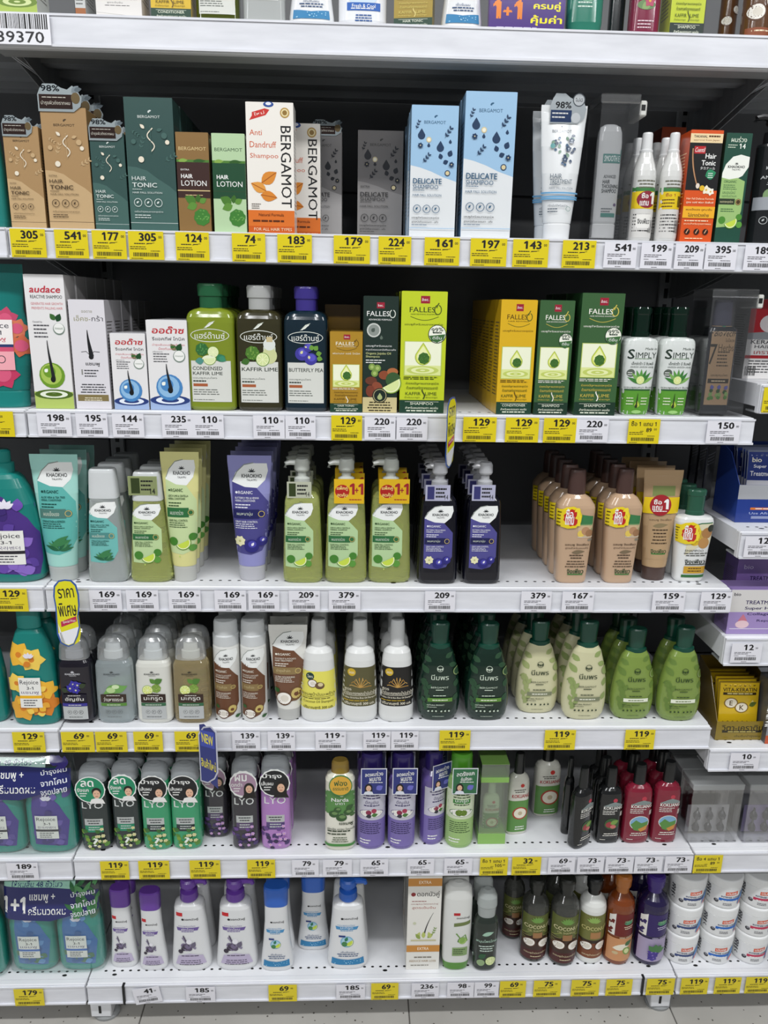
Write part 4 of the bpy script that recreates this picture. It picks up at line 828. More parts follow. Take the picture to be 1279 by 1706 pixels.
def white_oil(bg, ink, l, gold, yellow=False):
    def f(a):
        a.poly([(.02, .17), (.98, .17), (.94, .56), (.06, .56)] if not yellow else [(.0, .14), (1, .14), (.95, .52), (.06, .52)], bg); a.ell(.28, .51 if not yellow else .47, .11, gold); a.text('ไพรสด' if not yellow else 'ไพร', .28, .51 if not yellow else .47, .03, ink, w=.15)
        if yellow: a.coco(.34, .40, .13); a.ell(.54, .38, .13, '#6a5138', .8); a.ell(.56, .39, .07, '#d8c89a', .8); a.text('แชมพูน้ำมันมะพร้าว', .5, .29, .045, '#4a4420', w=.86); a.line([(.08, .265), (.92, .265)], .01, '#4a4420'); a.micro(.08, .9, .245, 1, '#4a4420', .02); a.text('Coconut Oil Shampoo', .5, .215, .032, '#4a4420', w=.8)
        else:
            for k in range(8): a.line([(.52+.04*k*math.cos(.5+k*.4)*0, .36), (.52+.24*math.cos(.1+k*.4), .36+.10*math.sin(.1+k*.4)), (.52+.3*math.cos(.1+k*.4), .36+.07*math.sin(.1+k*.4))], .02, '#c9a15a' if k % 2 else '#b98a3e')
            a.text('สูตร', .1, .335, .03, ink, w=.18, al='L'); a.text('น้ำมันมะกอกผสมน้ำมันรำข้าว', .52, .305, .034, ink, w=.88); a.line([(.06, .28), (.94, .28)], .01, ink); a.text('Olive Oil & Rice Bran Oil Shampoo', .52, .255, .022, ink, w=.84, bold=.012); a.micro(.08, .8, .225, 1, gold, .02)
        a.text('ปริมาณสุทธิ 300 มล.', .5, .155 if yellow else .195, .036, ink if not yellow else '#4a4420', w=.8, bold=.012)
    return f
def neem(ink, leafc, band, bandink):
    def f(a):
        for u, v, g, L in ((.30, .62, 2.6, .22), (.62, .66, .6, .2), (.24, .50, 2.2, .24), (.2, .36, 1.9, .22), (.86, .36, 1.4, .2), (.84, .22, 1.2, .2), (.70, .60, -.3, .2), (.2, .44, 3.6, .16)): a.leaf(u, v, L, g, leafc, .3, band if False else None)
        for k in range(10): a.leaf(.16+.03*(k % 3), .12+.028*k, .16, 1.0+.9*(k % 2), leafc, .3)
        a.ell(.90, .52, .10, leafc); a.ring(.90, .52, .1, .2, '#8fa068', n=14)
        a.ring(.5, .555, .075, .14, ink); a.leaf(.5, .535, .06, 1.57, ink); a.leaf(.48, .545, .07, 2.5, ink); a.leaf(.52, .545, .07, .6, ink); a.text('นีมพร', .5, .47, .055, ink, w=.40, bold=.008)
        a.text('BERGAMOT', .5, .365, .018, ink, w=.40); a.micro(.4, .6, .335, 1, ink, .018, .5, 'C'); a.micro(.3, .7, .275, 1, ink, .018, .5, 'C'); a.rect(.23, .215, .80, .255, band); a.micro(.28, .75, .228, 1, bandink, .02, .5, 'C'); a.text('NATURAL PRODUCT', .22, .18, .015, ink, w=.4, al='L', bold=.02); a.micro(.22, .5, .155, 1, ink, .015)
        for k in range(6): a.leaf(.24+.1*k, .105, .055, .9+.5*(k % 3), ink, .4)
        a.micro(.35, .65, .055, 1, ink, .014)
    return f
def lyo(dec, flor, qm=True, body='#2c3535'):
    def f(a):
        a.rect(.06, .03, .94, .70, body, 'gloss'); a.text('LYO', .5, .565, .075, '#e3e6e4', w=.70, bold=.006); a.rect(.2, .32, .8, .40, '#b9bcba'); a.micro(.26, .74, .37, 2, '#33383a', .03, .4, 'C'); a.rect(.2, .235, .8, .318, dec); a.micro(.26, .74, .29, 2, '#c9d0cc', .028, .4, 'C')
        r = random.Random(3)
        for k in range(16): a.leaf(r.uniform(.1, .9), r.uniform(.04, .24), .2, r.uniform(0, 6), flor[k % len(flor)], .38)
        for k in range(9): a.flower(r.uniform(.12, .88), r.uniform(.05, .46) if k > 5 else r.uniform(.04, .2), .07, '#d8d7a8' if qm else '#c9a0d8', '#e6c23a', 5, k)
        if qm: a.text('?', .54, .13, .10, '#e9efe6', w=.18, bold=.01)
    return f
def lyo_tag(t1, t2, bg, lady, sh=None):
    def art(a):
        a.ell(.5, .5, .485, '#f2f3f0', 1.0, 28); a.ell(.5, .5, .455, bg, 1.0, 28); a.portrait(.70, .32, .30, shirt=None if lady else '#ecebe8', lady=lady); a.text(t1, .42, .74, .24 if len(t1) < 4 else .20, Wt, w=.42 if len(t1) < 4 else .62, bold=.022); a.text(t2, .27, .50, .15, Wt, w=.38, bold=.016); a.micro(.16, .42, .34, 2, Wt, .09, .4)
    return card('neck_tag', .0, .62, 1.02, .93, art, '#e9ebe8', 'burst', .004)
def narda(a):
    a.rect(.02, .08, .98, .70, '#e3e1d3'); a.poly([(.02, .44), (.98, .44), (.98, .70), (.02, .70)], '#5a8a4c'); a.flower(.55, .66, .08, '#d6dfc4', '#5a8a4c', 8); a.text('Narda', .5, .605, .042, Wt, w=.56, bold=.01); a.text('นาดา', .5, .56, .024, Wt, w=.3)
    for u, v, r in ((.3, .44, .16), (.55, .40, .18), (.76, .46, .14), (.42, .49, .12)): a.ell(u, v, r, '#3a5a34', .8); a.ell(u+.03, v+.01, r*.6, '#6f8f58', .6)
    a.leaf(.7, .50, .26, .5, '#3a5a34', .35); a.leaf(.8, .44, .2, -.3, '#4b6d3c', .35); a.text('แชมพู', .70, .325, .04, '#2f3d26', w=.44, bold=.02); a.text('ผักบุ้ง มะรุม โอนเด้', .53, .265, .03, '#2f3d26', w=.86, bold=.012); a.micro(.1, .92, .235, 2, '#2f3d26', .035, .4); a.micro(.2, .8, .16, 3, '#4b5a3c', .024, .4, 'C'); a.rect(.02, .06, .98, .09, '#4b8a44')
def purple_cyl(body, ink, pic, th):
    def f(a):
        a.rect(.02, .33, .98, .64, '#c4c2cf' if pic == 'p' else '#cfd9bb'); a.rect(.02, .04, .98, .33, body); a.micro(.1, .9, .59, 2, ink, .03, .4, 'C'); a.text('อัญชัน' if pic == 'p' else 'มะกรูด', .5, .52, .045, ink if pic == 'p' else Wt, w=.44) if pic == 'p' else (a.rect(.2, .50, .8, .545, '#3f7d3c'), a.text('มะกรูด', .5, .523, .036, Wt, w=.46))
        a.micro(.15, .85, .48, 1, ink, .03, .4, 'C'); a.ell(.5, .40, .40, '#4a3a78' if pic == 'p' else '#4a7a3c', .42); a.ell(.5, .40, .38, '#ecebe4', .41)
        if pic == 'p': a.ell(.40, .41, .1, '#8a2f4a'); a.ell(.58, .43, .09, '#a83a56'); a.leaf(.5, .38, .22, .2, '#4b7a3c', .35); a.leaf(.5, .38, .2, 3.4, '#33333c', .4)
        else: a.kaffir(.42, .40, .13); a.kaffir(.58, .40, .12)
        a.micro(.12, .9, .29, 6, '#2c2450' if pic == 'p' else '#35502c', .022, .35); a.micro(.12, .5, .1, 2, Wt, .03, .4)
    return f
def kok(body, pic):
    def f(a):
        a.ell(.62, .60, .09, '#b83a4a'); a.poly([(.2, .52), (.4, .56), (.62, .58), (.84, .555), (.97, .52)], '#7f8a88'); a.text('KOKLIANG', .56, .50, .042, '#f0efe8', w=.76, bold=.02); a.line([(.18, .525), (.4, .555), (.6, .57), (.9, .53)], .015, '#8f9a98'); a.micro(.16, .8, .455, 3, '#dfdcd6', .022, .4)
        if pic == 'apple': a.ell(.56, .30, .34, '#9c3a30', .95); a.ell(.56, .30, .27, '#e6dfc8', .9); a.ell(.56, .30, .1, '#b9a88a')
        elif pic == 'field': a.ell(.54, .28, .36, '#e8e4d6', .82); a.ell(.54, .28, .34, '#7fa9c9', .8); a.poly([(.22, .26), (.4, .32), (.6, .28), (.86, .3), (.84, .22), (.6, .17), (.35, .19)], '#5a8a44'); a.poly([(.5, .2), (.84, .25), (.8, .19), (.6, .165)], '#c98a44')
        else: a.ell(.56, .28, .30, '#3a5a34', .85); a.ell(.48, .27, .17, '#9c3a40', .8); a.leaf(.5, .28, .36, .4, '#7a9a4a', .3); a.ell(.62, .24, .12, '#c9706a', .7)
        a.micro(.2, .9, .14, 2, '#e8e4da', .026, .4, 'C'); a.micro(.14, .4, .06, 1, '#e8e4da', .02); a.bars(.86, .96, .38, .44, '#e8e4da', 6)
    return f
def dok(hue, dark, pic):
    def f(a):
        a.rect(.2, .635, .36, .675, '#c4252c') if hue == 'p' else None; a.ell(.36, .60, .03, K); a.text('ดอกบัวคู่', .56, .60, .032, K, w=.36, bold=.016); a.text('แชมพูสมุนไพร', .46, .525, .02, dark, w=.42); a.poly([(.22, .475), (.72, .475), (.76, .51), (.20, .51)], dark); a.text('ผักโขม' if hue == 'p' else 'มะกรูด', .47, .492, .024, Wt, w=.3); a.micro(.3, .64, .46, 1, dark, .02, .4, 'C')
        if hue == 'p':
            for k in range(9): a.ell(.36+.035*(k % 5), .27+.025*(k//5)+.01*(k % 2), .07, ('#3b3440', '#5a4f66', '#776b88')[k % 3])
            a.line([(.34, .40), (.44, .34), (.56, .30), (.66, .27)], .06, '#8a829a'); a.line([(.36, .42), (.42, .36), (.5, .30)], .03, '#4b4456'); a.leaf(.56, .28, .2, 1.1, '#6b6478', .3); a.ell(.28, .24, .06, '#3b3440'); a.ell(.5, .35, .07, '#e8e6ec')
            a.poly([(.14, .09), (.9, .09), (.82, .19), (.5, .215), (.22, .19)], '#bdb2cc'); a.micro(.22, .8, .185, 1, '#4a4058', .02, .5, 'C'); a.micro(.2, .84, .13, 3, '#4a4058', .022, .4, 'C')
        else:
            a.ell(.48, .335, .16, '#7fb3d0'); a.ell(.48, .335, .13, '#a9cfe0'); a.halflime(.52, .33, .12, .6); a.kaffir(.42, .31, .07, '#3f7d4a', '#6da56a'); a.leaf(.44, .34, .14, 1.2, '#2f7a5a', .3); a.rect(.28, .39, .44, .41, '#24387a')
            a.text('เย็นชื่นผม', .5, .215, .022, '#33507a', w=.34); a.micro(.22, .8, .185, 2, '#33507a', .022, .4, 'C'); a.poly([(.10, .065), (.90, .065), (.88, .14), (.5, .125), (.12, .14)], '#2f7fb0'); r = random.Random(2)
            for k in range(14): a.ell(r.uniform(.16, .84), r.uniform(.075, .12), .012, '#a9d6ea', 1, 6)
    return f
def dokbox(a):
    a.rect(0, 0, 1, 1, '#e7e5de'); a.rect(0, .885, 1, .965, '#c98a3c'); a.text('EXTRA', .5, .925, .03, '#fdf3df', w=.36); a.ell(.16, .80, .07, '#8a2a2c'); a.text('ดอกบัวคู่', .60, .80, .07, '#2b2a2c', w=.66, bold=.01); a.micro(.12, .6, .725, 1, '#8a2a2c', .02); a.text('แชมพูสมุนไพรดอกบัวคู่', .5, .70, .02, '#8a2a2c', w=.8); a.text('สูตรเข้มข้น', .48, .66, .034, '#a83a30', w=.7)
    a.line([(.52+.26*t**1.6, .36+.25*t) for t in [k/8 for k in range(9)]], .05, '#26282a', True)
    for u, v, g in ((.3, .34, 1.2), (.4, .33, 2.2), (.62, .34, .8), (.72, .34, 1.9), (.5, .34, 1.57)): a.leaf(u, v, .24, g, ('#8fa34c', '#b9c46c')[int(u*10) % 2], .25)
    a.sprig(.78, .38, .22, 1.3, '#7d9a4a', 3); a.ell(.22, .50, .05, '#cdd0b4'); a.rect(.12, .31, .88, .325, '#c9c39a'); a.rect(0, .195, 1, .265, '#c98a3c'); a.text('EXTRA', .5, .23, .03, '#fdf3df', w=.34); a.micro(.14, .86, .13, 1, '#7a7468', .03, .4, 'C'); a.text('REDUCE HAIR LOSS', .5, .095, .02, '#9a7a4a', w=.8); a.micro(.14, .86, .045, 1, '#7a7468', .02, .4)
def coconut_art(a):
    a.rect(.02, .36, .98, .62, '#5d6432'); a.rect(.02, .17, .98, .36, '#3d2a20'); a.rect(.02, .045, .98, .17, '#4a1f1c')
    for g in (.3, .7, 1.1, 1.5, 1.9, 2.3, 2.7): a.leaf(.5, .53, .28, g, '#6f9a4a', .16)
    a.text('COCONUT', .52, .475, .045, '#dfd7a8', w=.90, bold=.01); a.text('OIL SHAMPOO', .5, .425, .024, '#c9c08a', w=.64); a.rect(.36, .33, .70, .40, '#9a7048')
    for k in range(4): a.line([(.03, .36-.02*k), (.3, .42-.06*k)], .014, '#a9b05a'); a.line([(.97, .36-.02*k), (.72, .42-.06*k)], .014, '#a9b05a')
    a.coco(.26, .27, .21, .3); a.coco(.76, .26, .22, -.3); a.text('แชมพูน้ำมันมะพร้าว', .5, .135, .032, '#d7c9a0', w=.76); a.micro(.3, .72, .085, 1, '#d7c9a0', .024, .4, 'C')
def coco_white(a):
    a.rect(.02, .30, .98, .62, '#70713a'); a.rect(.02, .08, .98, .30, '#7a4428'); a.rect(.02, .27, .98, .31, '#33261c')
    for g in (.3, .7, 1.1, 1.5, 1.9, 2.3, 2.7): a.leaf(.45, .53, .28, g, '#8fb05a', .16)
    a.text('COCONUT', .52, .455, .045, '#d8cf8a', w=.90, bold=.01); a.rect(.36, .33, .74, .41, '#a87a4c'); a.coco(.26, .235, .21, .3); a.coco(.76, .235, .22, -.3); a.text('แชมพูน้ำมันมะพร้าว', .5, .125, .03, '#e6d8b0', w=.7)
def bio_herb(low, ink, hi, pic):
    def f(a):
        a.rect(.22, .36, .98, .62, hi); a.poly([(.05, .36), (.22, .36), (.22, .62), (.05, .58)], '#e6e3dc'); r = random.Random(4)
        for k in range(9): a.leaf(.06+.10*r.random(), .38+.2*r.random(), .12, r.uniform(0, 6), hi, .35)
        for g in (.3, .9, 1.5, 2.1, 2.7): a.leaf(.68, .50, .2, g, '#4f8f6a', .18)
        a.text('แชมพู', .68, .535, .03, '#9fc79a', w=.3); a.micro(.5, .88, .47, 2, ink, .022, .4, 'C'); a.text('HERBAL SHAMPOO', .66, .345, .02, ink, w=.52); a.rect(.05, .06, .98, .335, low)
        if pic == 'o': a.leaf(.2, .21, .66, .25, '#e9e2cf', .2); a.ell(.70, .18, .14, '#7a9a4a', 1.3, rot=.5); a.ell(.70, .18, .09, '#d8dca0', 1.3, rot=.5); a.leaf(.62, .25, .3, .6, '#3f6a3a', .35); a.ell(.3, .16, .1, '#c9b48a', .7)
        else:
            for k in range(10): a.flower(.42+.04*(k % 4), .11+.04*(k//3), .12, '#4a3a90', '#8a7ac0', 5, k)
            for g in (.4, 1.0, 1.6, 2.3): a.leaf(.52, .2, .3, g, '#4b7a4a', .32)
    return f
def jar_art(c):
    def f(a):
        a.poly([(.52, .49), (.84, .52), (.84, .64), (.52, .61)], '#d8542a'); a.text('LOLANE', .68, .565, .075, Wt, w=.26, rot=.04, bold=.03)
        a.text('INTENSE CARE', .66, .435, .05, '#2c3a66', w=.50, bold=.03); a.poly([(.36, .28), (.92, .31), (.92, .40), (.36, .37)], c); a.micro(.42, .80, .28, 1, Wt, .06, .5, 'C'); a.micro(.48, .80, .19, 2, '#4a4a52', .05, .4); a.ell(.30, .24, .06, '#3a3a40'); a.leaf(.28, .24, .08, .8, '#8f8f98', .4)
        for v in (.2, .32, .44, .56): a.line([(.08, v), (.11, v+.06), (.14, v+.01)], .02, '#2c2f3a')
        a.micro(.06, .15, .62, 4, '#2c2f3a', .10, .4)
        a.poly([(.86, .15), (.97, .3), (.97, .62), (.9, .5)], '#4a86c4'); a.poly([(.88, .12), (.97, .2), (.97, .3), (.9, .24)], '#e0705a')
    return f
def rej_label(pal, flowers, thai, label_bg='#ecebe6', boxy=True, v=.20, h=.36, u=.34):
    """white name plate over a printed flower field"""
    def f(a):
        r = random.Random(9)
        if pal[0]: a.poly([(u-.30, v-.08), (u+.34, v-.10), (u+.42, v+.16), (u+.26, v+.34), (u-.02, v+.50), (u-.26, v+.56), (u-.32, v+.3)], pal[0])
        else:
            for q, (fu, fv, fr_) in enumerate(((u-.22, v+.44, .3), (u+.05, v+.40, .28), (u+.2, v+.02, .34), (u-.22, v-.02, .32), (u+.26, v+.14, .24), (u-.3, v+.2, .24))): a.flower(fu, fv, fr_, pal[1+q % (len(pal)-1)], pal[-2], 6, q)
        for k in range(26 if pal[0] else 14): a.leaf(u+r.uniform(-.28, .32), v+r.uniform(-.07, .42)-.0, .17, r.uniform(0, 6.28), pal[1+k % (len(pal)-1)], .4)
        for q in (.5, .9, 1.57, 2.2, 2.6): a.leaf(u, v+h+.06, .13, q, '#e6e1ee', .25)
        a.rect(u-.25, v-.01, u+.20, v+h*.70, label_bg); a.text('Rejoice', u-.03, v+h*.58, .048, '#33343c', w=.38, bold=.004); a.text('3-1', u-.02, v+h*.45, .026, '#33343c', w=.14, bold=.01); a.text(thai, u-.03, v+h*.33, .028, '#5a4a74', w=.36); a.rect(u-.25, v+h*.20, u+.20, v+h*.27, flowers); a.micro(u-.18, u+.14, v+h*.14, 3, '#4a4a52', .022, .4)
    return f
# ================================================================== top shelf (only the lower parts are in view)
Z = ZT[0]
def splash(a): a.rect(0, 0, 1, 1, '#dfe3d2'); a.rect(0, 0, 1, .2, '#a9bf5a'); a.ripples(.5, .12, .52, '#6f8a35', '#d3dea0', 4); a.ell(.5, .32, .33, '#76a035')
put(carton('shampoo_carton', '#c9cbc4', splash), Z, -22, 64, -190, 36, 'white carton with green water ripples at the top left corner', 'carton', s=.02, D=.05, box=True)
put(carton('shampoo_carton', '#bfc0bd', lambda a: (a.rect(0, 0, 1, 1, '#c7c8c6'), a.rect(.0, 0, 1, .12, '#a2643a'), a.micro(.1, .9, .3, 6, '#5a5a58', .03))), Z, 112, 144, -170, 37, 'narrow grey carton with brown foot on the top shelf', 'carton', s=.035, D=.05, box=True)
put(carton('shampoo_carton', '#dedad6', lambda a: (a.rect(0, 0, 1, 1, '#e2deda'), a.text('สูตรสำหรับผมขาดหลุดร่วง', .6, .17, .02, '#4a4648', w=.62), a.text('สูตรเข้มข้น', .42, .14, .018, '#4a4648', w=.34), a.micro(.2, .8, .115, 1, '#4a4648', .014), a.line([(0, .06), (1, .03)], .008, '#b8b4b0'))), Z, 147, 238, -180, 39, 'plain white carton with fine print on the top shelf', 'carton', s=.02, D=.05, box=True)
put(carton('shampoo_carton', '#caa72c', falles('#d9b52c', '', 'CONDITIONER', ink='#6b5312', gold='#5a4a12')), Z, 242, 320, -170, 41, 'yellow conditioner carton with dark green foot on the top shelf', 'carton', s=.02, D=.045, box=True)
put(bottle('shampoo_bottle', RECT, ('#6f7a2c', 'liquid'), [('cap', RECTCAP, ('#2c5a35', 'plastic'))], hairdance('CONDENSED', 'KAFFIR LIME', pic_lime)), Z, 323, 400, -175, 44, 'olive bottle wrapped in film on the top shelf', 'bottle', s=.02, dr=.55)
put(bottle('shampoo_bottle', RECT, ('#c9ccca', 'frost'), [('cap', RECTCAP, ('#d8d9d8', 'plastic'))], lambda a: (a.rect(.15, .2, .85, .5, '#dfe2e0'), a.micro(.2, .8, .4, 5, '#5a5f60', .03))), Z, 403, 476, -160, 46, 'clear grey bottle wrapped in film on the top shelf', 'bottle', s=.02, dr=.55)
put(bottle('shampoo_bottle', DOK, ('#e6e7e8', 'plastic'), [('cap', DOKCAP, ('#2a5fb0', 'plastic'))], dok('b', '#3a7fb5', 1)), Z, 480, 558, -150, 50, 'white bottle with blue speckled foot left on the top shelf', 'bottle', s=.02, dr=.6)
put(bottle('shampoo_bottle', [(0,.82,.84,3),(.02,.93,.95,3),(.06,1,1,3),(.5,1,1,3),(.75,.8,.85,3),(.8,.5,.6,2.2)], ('#e6e7ea', 'plastic'), [('cap', [(.8,.5,.6,2),(1,.46,.55,2)], ('#2a5fb0', 'plastic'))],
    lambda a: (a.ell(.5, .26, .34, '#cfe0ef', .7), a.ell(.5, .30, .22, '#2c5fae', .9), a.ell(.55, .33, .1, '#a9c9e6'), a.rect(.18, .13, .86, .19, '#2c62b4'), a.text('Fresh & Cool', .52, .165, .028, Wt, w=.48, bold=.01), a.micro(.26, .78, .142, 1, Wt, .02), a.micro(.3, .74, .09, 3, '#3a5f9a', .02, .5, 'C'))), Z, 563, 646, -170, 52, 'white bottle with blue wave label on the top shelf', 'bottle', s=.02, dr=.6)
put(carton('tonic_carton', '#8f7d2c', falles('#a38a30', '', 'HAIR TONIC', ink='#e0cd7a', gold='#d9c86a', badge=False)), Z, 658, 728, -130, 56, 'gold hair tonic carton turned slightly on the top shelf', 'carton', s=.02, D=.035, box=True, yaw=-.18)
put(bottle('shampoo_bottle', DOK, ('#e6e7e8', 'plastic'), [('cap', DOKCAP, ('#2a5fb0', 'plastic'))], dok('b', '#3a7fb5', 1)), Z, 734, 808, -150, 57, 'white bottle with blue speckled foot beside the purple pack', 'bottle', s=.02, dr=.6)
def onepack(a):
    a.rect(0, 0, 1, .28, '#4a2f7d'); a.text('1', .10, .17, .15, '#e8842c', bold=.06); a.text('+', .24, .155, .07, '#e8842c', w=.12, bold=.04); a.text('1', .38, .17, .15, '#e8842c', bold=.06); a.text('ครบคู่', .76, .20, .075, '#efe22c', w=.36, bold=.03); a.text('คุ้มค่า', .76, .09, .085, '#efe22c', w=.42, bold=.03); a.micro(.1, .7, .025, 2, '#d8d0ea', .02)
def pack1(W, H, D):
    r = empty('twin_pack')
    for k, c in ((-1, '#8a5fb0'), (1, '#6d4a9c')):
        mb = MB(); fr([(0,.86,.86,3),(.03,.98,.98,3),(.6,1,1,3),(.8,.7,.8,2.6),(1,.4,.5,2)], W*.46, H, D).mesh(mb, mat(c, 'plastic'), 28); o = mb.build('bottle', r); o.location = (k*W*.25, 0, 0)
    mb = MB(); P = [(-W/2, 0), (W/2, 0), (W/2, H*.2), (W*.44, H*.25), (W*.1, H*.25), (0, H*.3), (-W*.1, H*.26), (-W*.2, H*.33), (-W*.4, H*.33), (-W/2, H*.28)]; mb.prism(P, -.0006, 0, mat('#4a2f7d', 'gloss')); a = Art(mb, W, H, lambda x, z, h: (x, -.0006-h, z), kind='gloss'); onepack(a)
    o = mb.build('offer_sleeve', r); o.location = (0, -D/2-.001, 0); return r
put(pack1, Z, 810, 942, -150, 61, 'purple one plus one twin pack on the top shelf', 'twin pack', s=.015, D=.05)
put(bottle('shampoo_bottle', [(0,.76,.8,2.8),(.03,.92,.95,2.8),(.1,1,1,2.8),(.6,1,1,2.8),(.78,.8,.85,2.6),(.82,.45,.5,2)], ('#2f7a66', 'gloss'), [('cap', [(.82,.45,.5,2),(1,.42,.48,2)], ('#1f5a4a', 'plastic'))], lambda a: (a.ring(.5, .4, .4, .06, '#7fb59a', 1.2), a.micro(.25, .75, .3, 4, '#cfe3d6', .03))), Z, 943, 1012, -160, 63, 'teal green bottle with rounded foot on the top shelf', 'bottle', s=.02, dr=.6)
put(bottle('shampoo_bottle', KOK, ('#22292a', 'gloss'), [('cap', KOKCAP, ('#141616', 'plastic'))]), Z, 1014, 1048, -120, 64, 'dark bottle set back between teal and magenta bottles', 'bottle', s=.06, dr=.7)
put(bottle('shampoo_bottle', ROUNDB, ('#7d2440', 'gloss'), [('cap', ROUNDCAP, ('#5a1a30', 'plastic'))], lambda a: (a.ell(.45, .25, .3, '#6a8a5a', .5), a.leaf(.3, .22, .4, .6, '#8aa56a', .3), a.flower(.55, .28, .2, '#b8506a', '#d8b04a'), a.micro(.2, .8, .12, 3, '#e8cdd6', .026))), Z, 1049, 1108, -150, 66, 'magenta bottle with flower print on the top shelf', 'bottle', s=.02, dr=.7)
put(carton('shampoo_carton', '#a9b52c', falles('#bfcb30', '', 'SHAMPOO', ink='#33401c', gold='#4a5a1c', badge=False, foot='#22302a')), Z, 1113, 1193, -170, 69, 'lime shampoo carton with black foot on the top shelf', 'carton', s=.02, D=.045, box=True)
for x0, x1, nm in ((1200, 1241, 'brown coconut bottle behind at the top right corner'), (1238, 1300, 'brown coconut bottle in front at the top right corner')):
    put(bottle('shampoo_bottle', COCO, ('#5f3f28', 'gloss'), [('cap', COCOCAP, ('#2a1c14', 'plastic'))], lambda a: (a.coco(.3, .22, .3), a.coco(.8, .3, .26), a.rect(.05, .03, .95, .10, '#8a4a2c'), a.micro(.2, .8, .07, 1, '#efe0c0', .03))), Z, x0, x1, -150, 72, nm, 'bottle', s=.02 if x0 > 1210 else .075, dr=.9)

# ================================================================== first full shelf: cartons and tubes
Z = ZT[1]; G = 'boxed hair care on the carton shelf'
TAN, TANW, INK = '#a8875d', '#c2a47a', '#4a3a28'; DG, DGW = '#33504c', '#44645e'
put(bottle('shampoo_bottle', REJ, ('#1f7f78', 'plastic'), [('cap', [(.83,.36,.45,2),(1,.36,.45,2)], ('#1a6a66', 'plastic'))]), Z, -62, 14, 150, 380, 'teal bottle cut off beside the tan tonic cartons', 'bottle', s=.02, dr=.55)
put(carton('tonic_carton', '#98794f', tonic(TAN, TANW, INK), tab=hang98(.0, .90, .86, 1.10)), Z, 4, 78, 211, 379, 'smaller tan hair tonic carton with silver hang tab', 'carton', box=True, D=.04, back=3)
put(carton('tonic_carton', '#98794f', tonic(TAN, TANW, INK), tab=hang98(-.02, .965, .94, 1.185)), Z, 67, 158, 180, 380, 'larger tan hair tonic carton with silver hang tab', 'carton', box=True, D=.045, back=2)
put(carton('tonic_carton', '#2c4642', tonic(DG, DGW, '#d5dcd8', False), tab=hang98(.0, .92, 1.0, 1.14)), Z, 149, 216, 222, 382, 'smaller dark green hair tonic carton with hang tab', 'carton', box=True, D=.04, back=3)
put(carton('tonic_carton', '#2c4642', tonic(DG, DGW, '#d5dcd8', False)), Z, 206, 298, 163, 384, 'larger dark green hair tonic carton', 'carton', box=True, D=.045, back=4)
put(carton('lotion_carton', '#6f5432', lotion('#8a6a3e', '#3d2622', '#d8bf8a', 'EXTRA')), Z, 292, 353, 221, 385, 'brown hair lotion carton with bergamot picture', 'carton', box=True, D=.04, back=3)
put(carton('lotion_carton', '#a9bf9c', lotion('#b4cfa4', '#1f4a30', '#2c4a30', '')), Z, 352, 412, 223, 387, 'pale green hair lotion carton with bergamot picture', 'carton', box=True, D=.04, back=2)
put(carton('shampoo_carton', '#d9d4cc', dandruff), Z, 409, 492, 171, 387, 'white and orange anti dandruff carton in front', 'carton', box=True, D=.05)
put(carton('shampoo_carton', '#cfcac2', dandruff), Z, 455, 535, 206, 389, 'white and orange anti dandruff carton set back behind', 'carton', box=True, D=.045, s=.085)
GR, GRL, GRI, GRF = '#8d8988', '#b5b1af', '#4a4646', '#23252c'
put(carton('shampoo_carton', '#6a6766', delicate(GR, GRL, GRI, GRF, True), tab=hang98(.2, .96, 1.0, 1.1)), Z, 506, 570, 219, 391, 'grey fig carton half hidden behind the dandruff cartons', 'carton', box=True, D=.04, s=.15, back=3)
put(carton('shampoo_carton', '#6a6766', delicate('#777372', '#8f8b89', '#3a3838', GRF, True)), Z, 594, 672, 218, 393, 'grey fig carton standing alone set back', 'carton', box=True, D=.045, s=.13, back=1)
BL, BLI, BLF = '#9cc0de', '#2f5a7a', '#223a5a'
put(carton('shampoo_carton', '#8fb3d0', delicate(BL, '#dfe2e4', BLI, BLF)), Z, 680, 764, 176, 396, 'smaller light blue fig carton', 'carton', box=True, D=.045, back=4)
put(carton('shampoo_carton', '#8fb3d0', delicate(BL, '#dfe2e4', BLI, BLF)), Z, 766, 861, 153, 398, 'larger light blue fig carton', 'carton', box=True, D=.05, back=4)
def treat(a):
    a.drop(.46, .845, .05, '#3a4a5a'); a.text('BERGAMOT', .47, .81, .022, '#3a4a5a', w=.42); r = random.Random(6)
    for k in range(26): 
        u, v = r.uniform(.24, .78), r.uniform(.54, .78); (a.leaf(u, v, .09, r.uniform(0, 6), ('#4a7a9c', '#223a5a', '#6f8f7a')[k % 3], .35) if k % 3 else a.ell(u, v, .03, '#3a5a7a'))
    for u, v in ((.62, .68), (.55, .60), (.68, .74)): a.flower(u, v, .07, '#28405c', '#b9c4d0', 5)
    a.ell(.28, .70, .05, '#5a9a9a'); a.text('HAIR', .26, .475, .036, '#4a5a68', w=.24, al='L'); a.text('TREATMENT', .26, .435, .034, '#4a5a68', w=.46, al='L'); a.micro(.26, .5, .41, 1, '#4a5a68', .015); a.text('HAIR FALL SOLUTION', .26, .385, .016, '#4a5a68', w=.48, al='L')
    for v in (.345, .315, .30): a.rect(.1, v, .86, v+.012, '#6aa3cc')
    a.text('ทรีทเม้นท์สำหรับผมร่วง', .26, .255, .02, '#3a4a5a', w=.38, al='L'); a.micro(.26, .5, .225, 2, '#3a4a5a', .02); a.ring(.66, .23, .05, .15, '#5a8a7a')
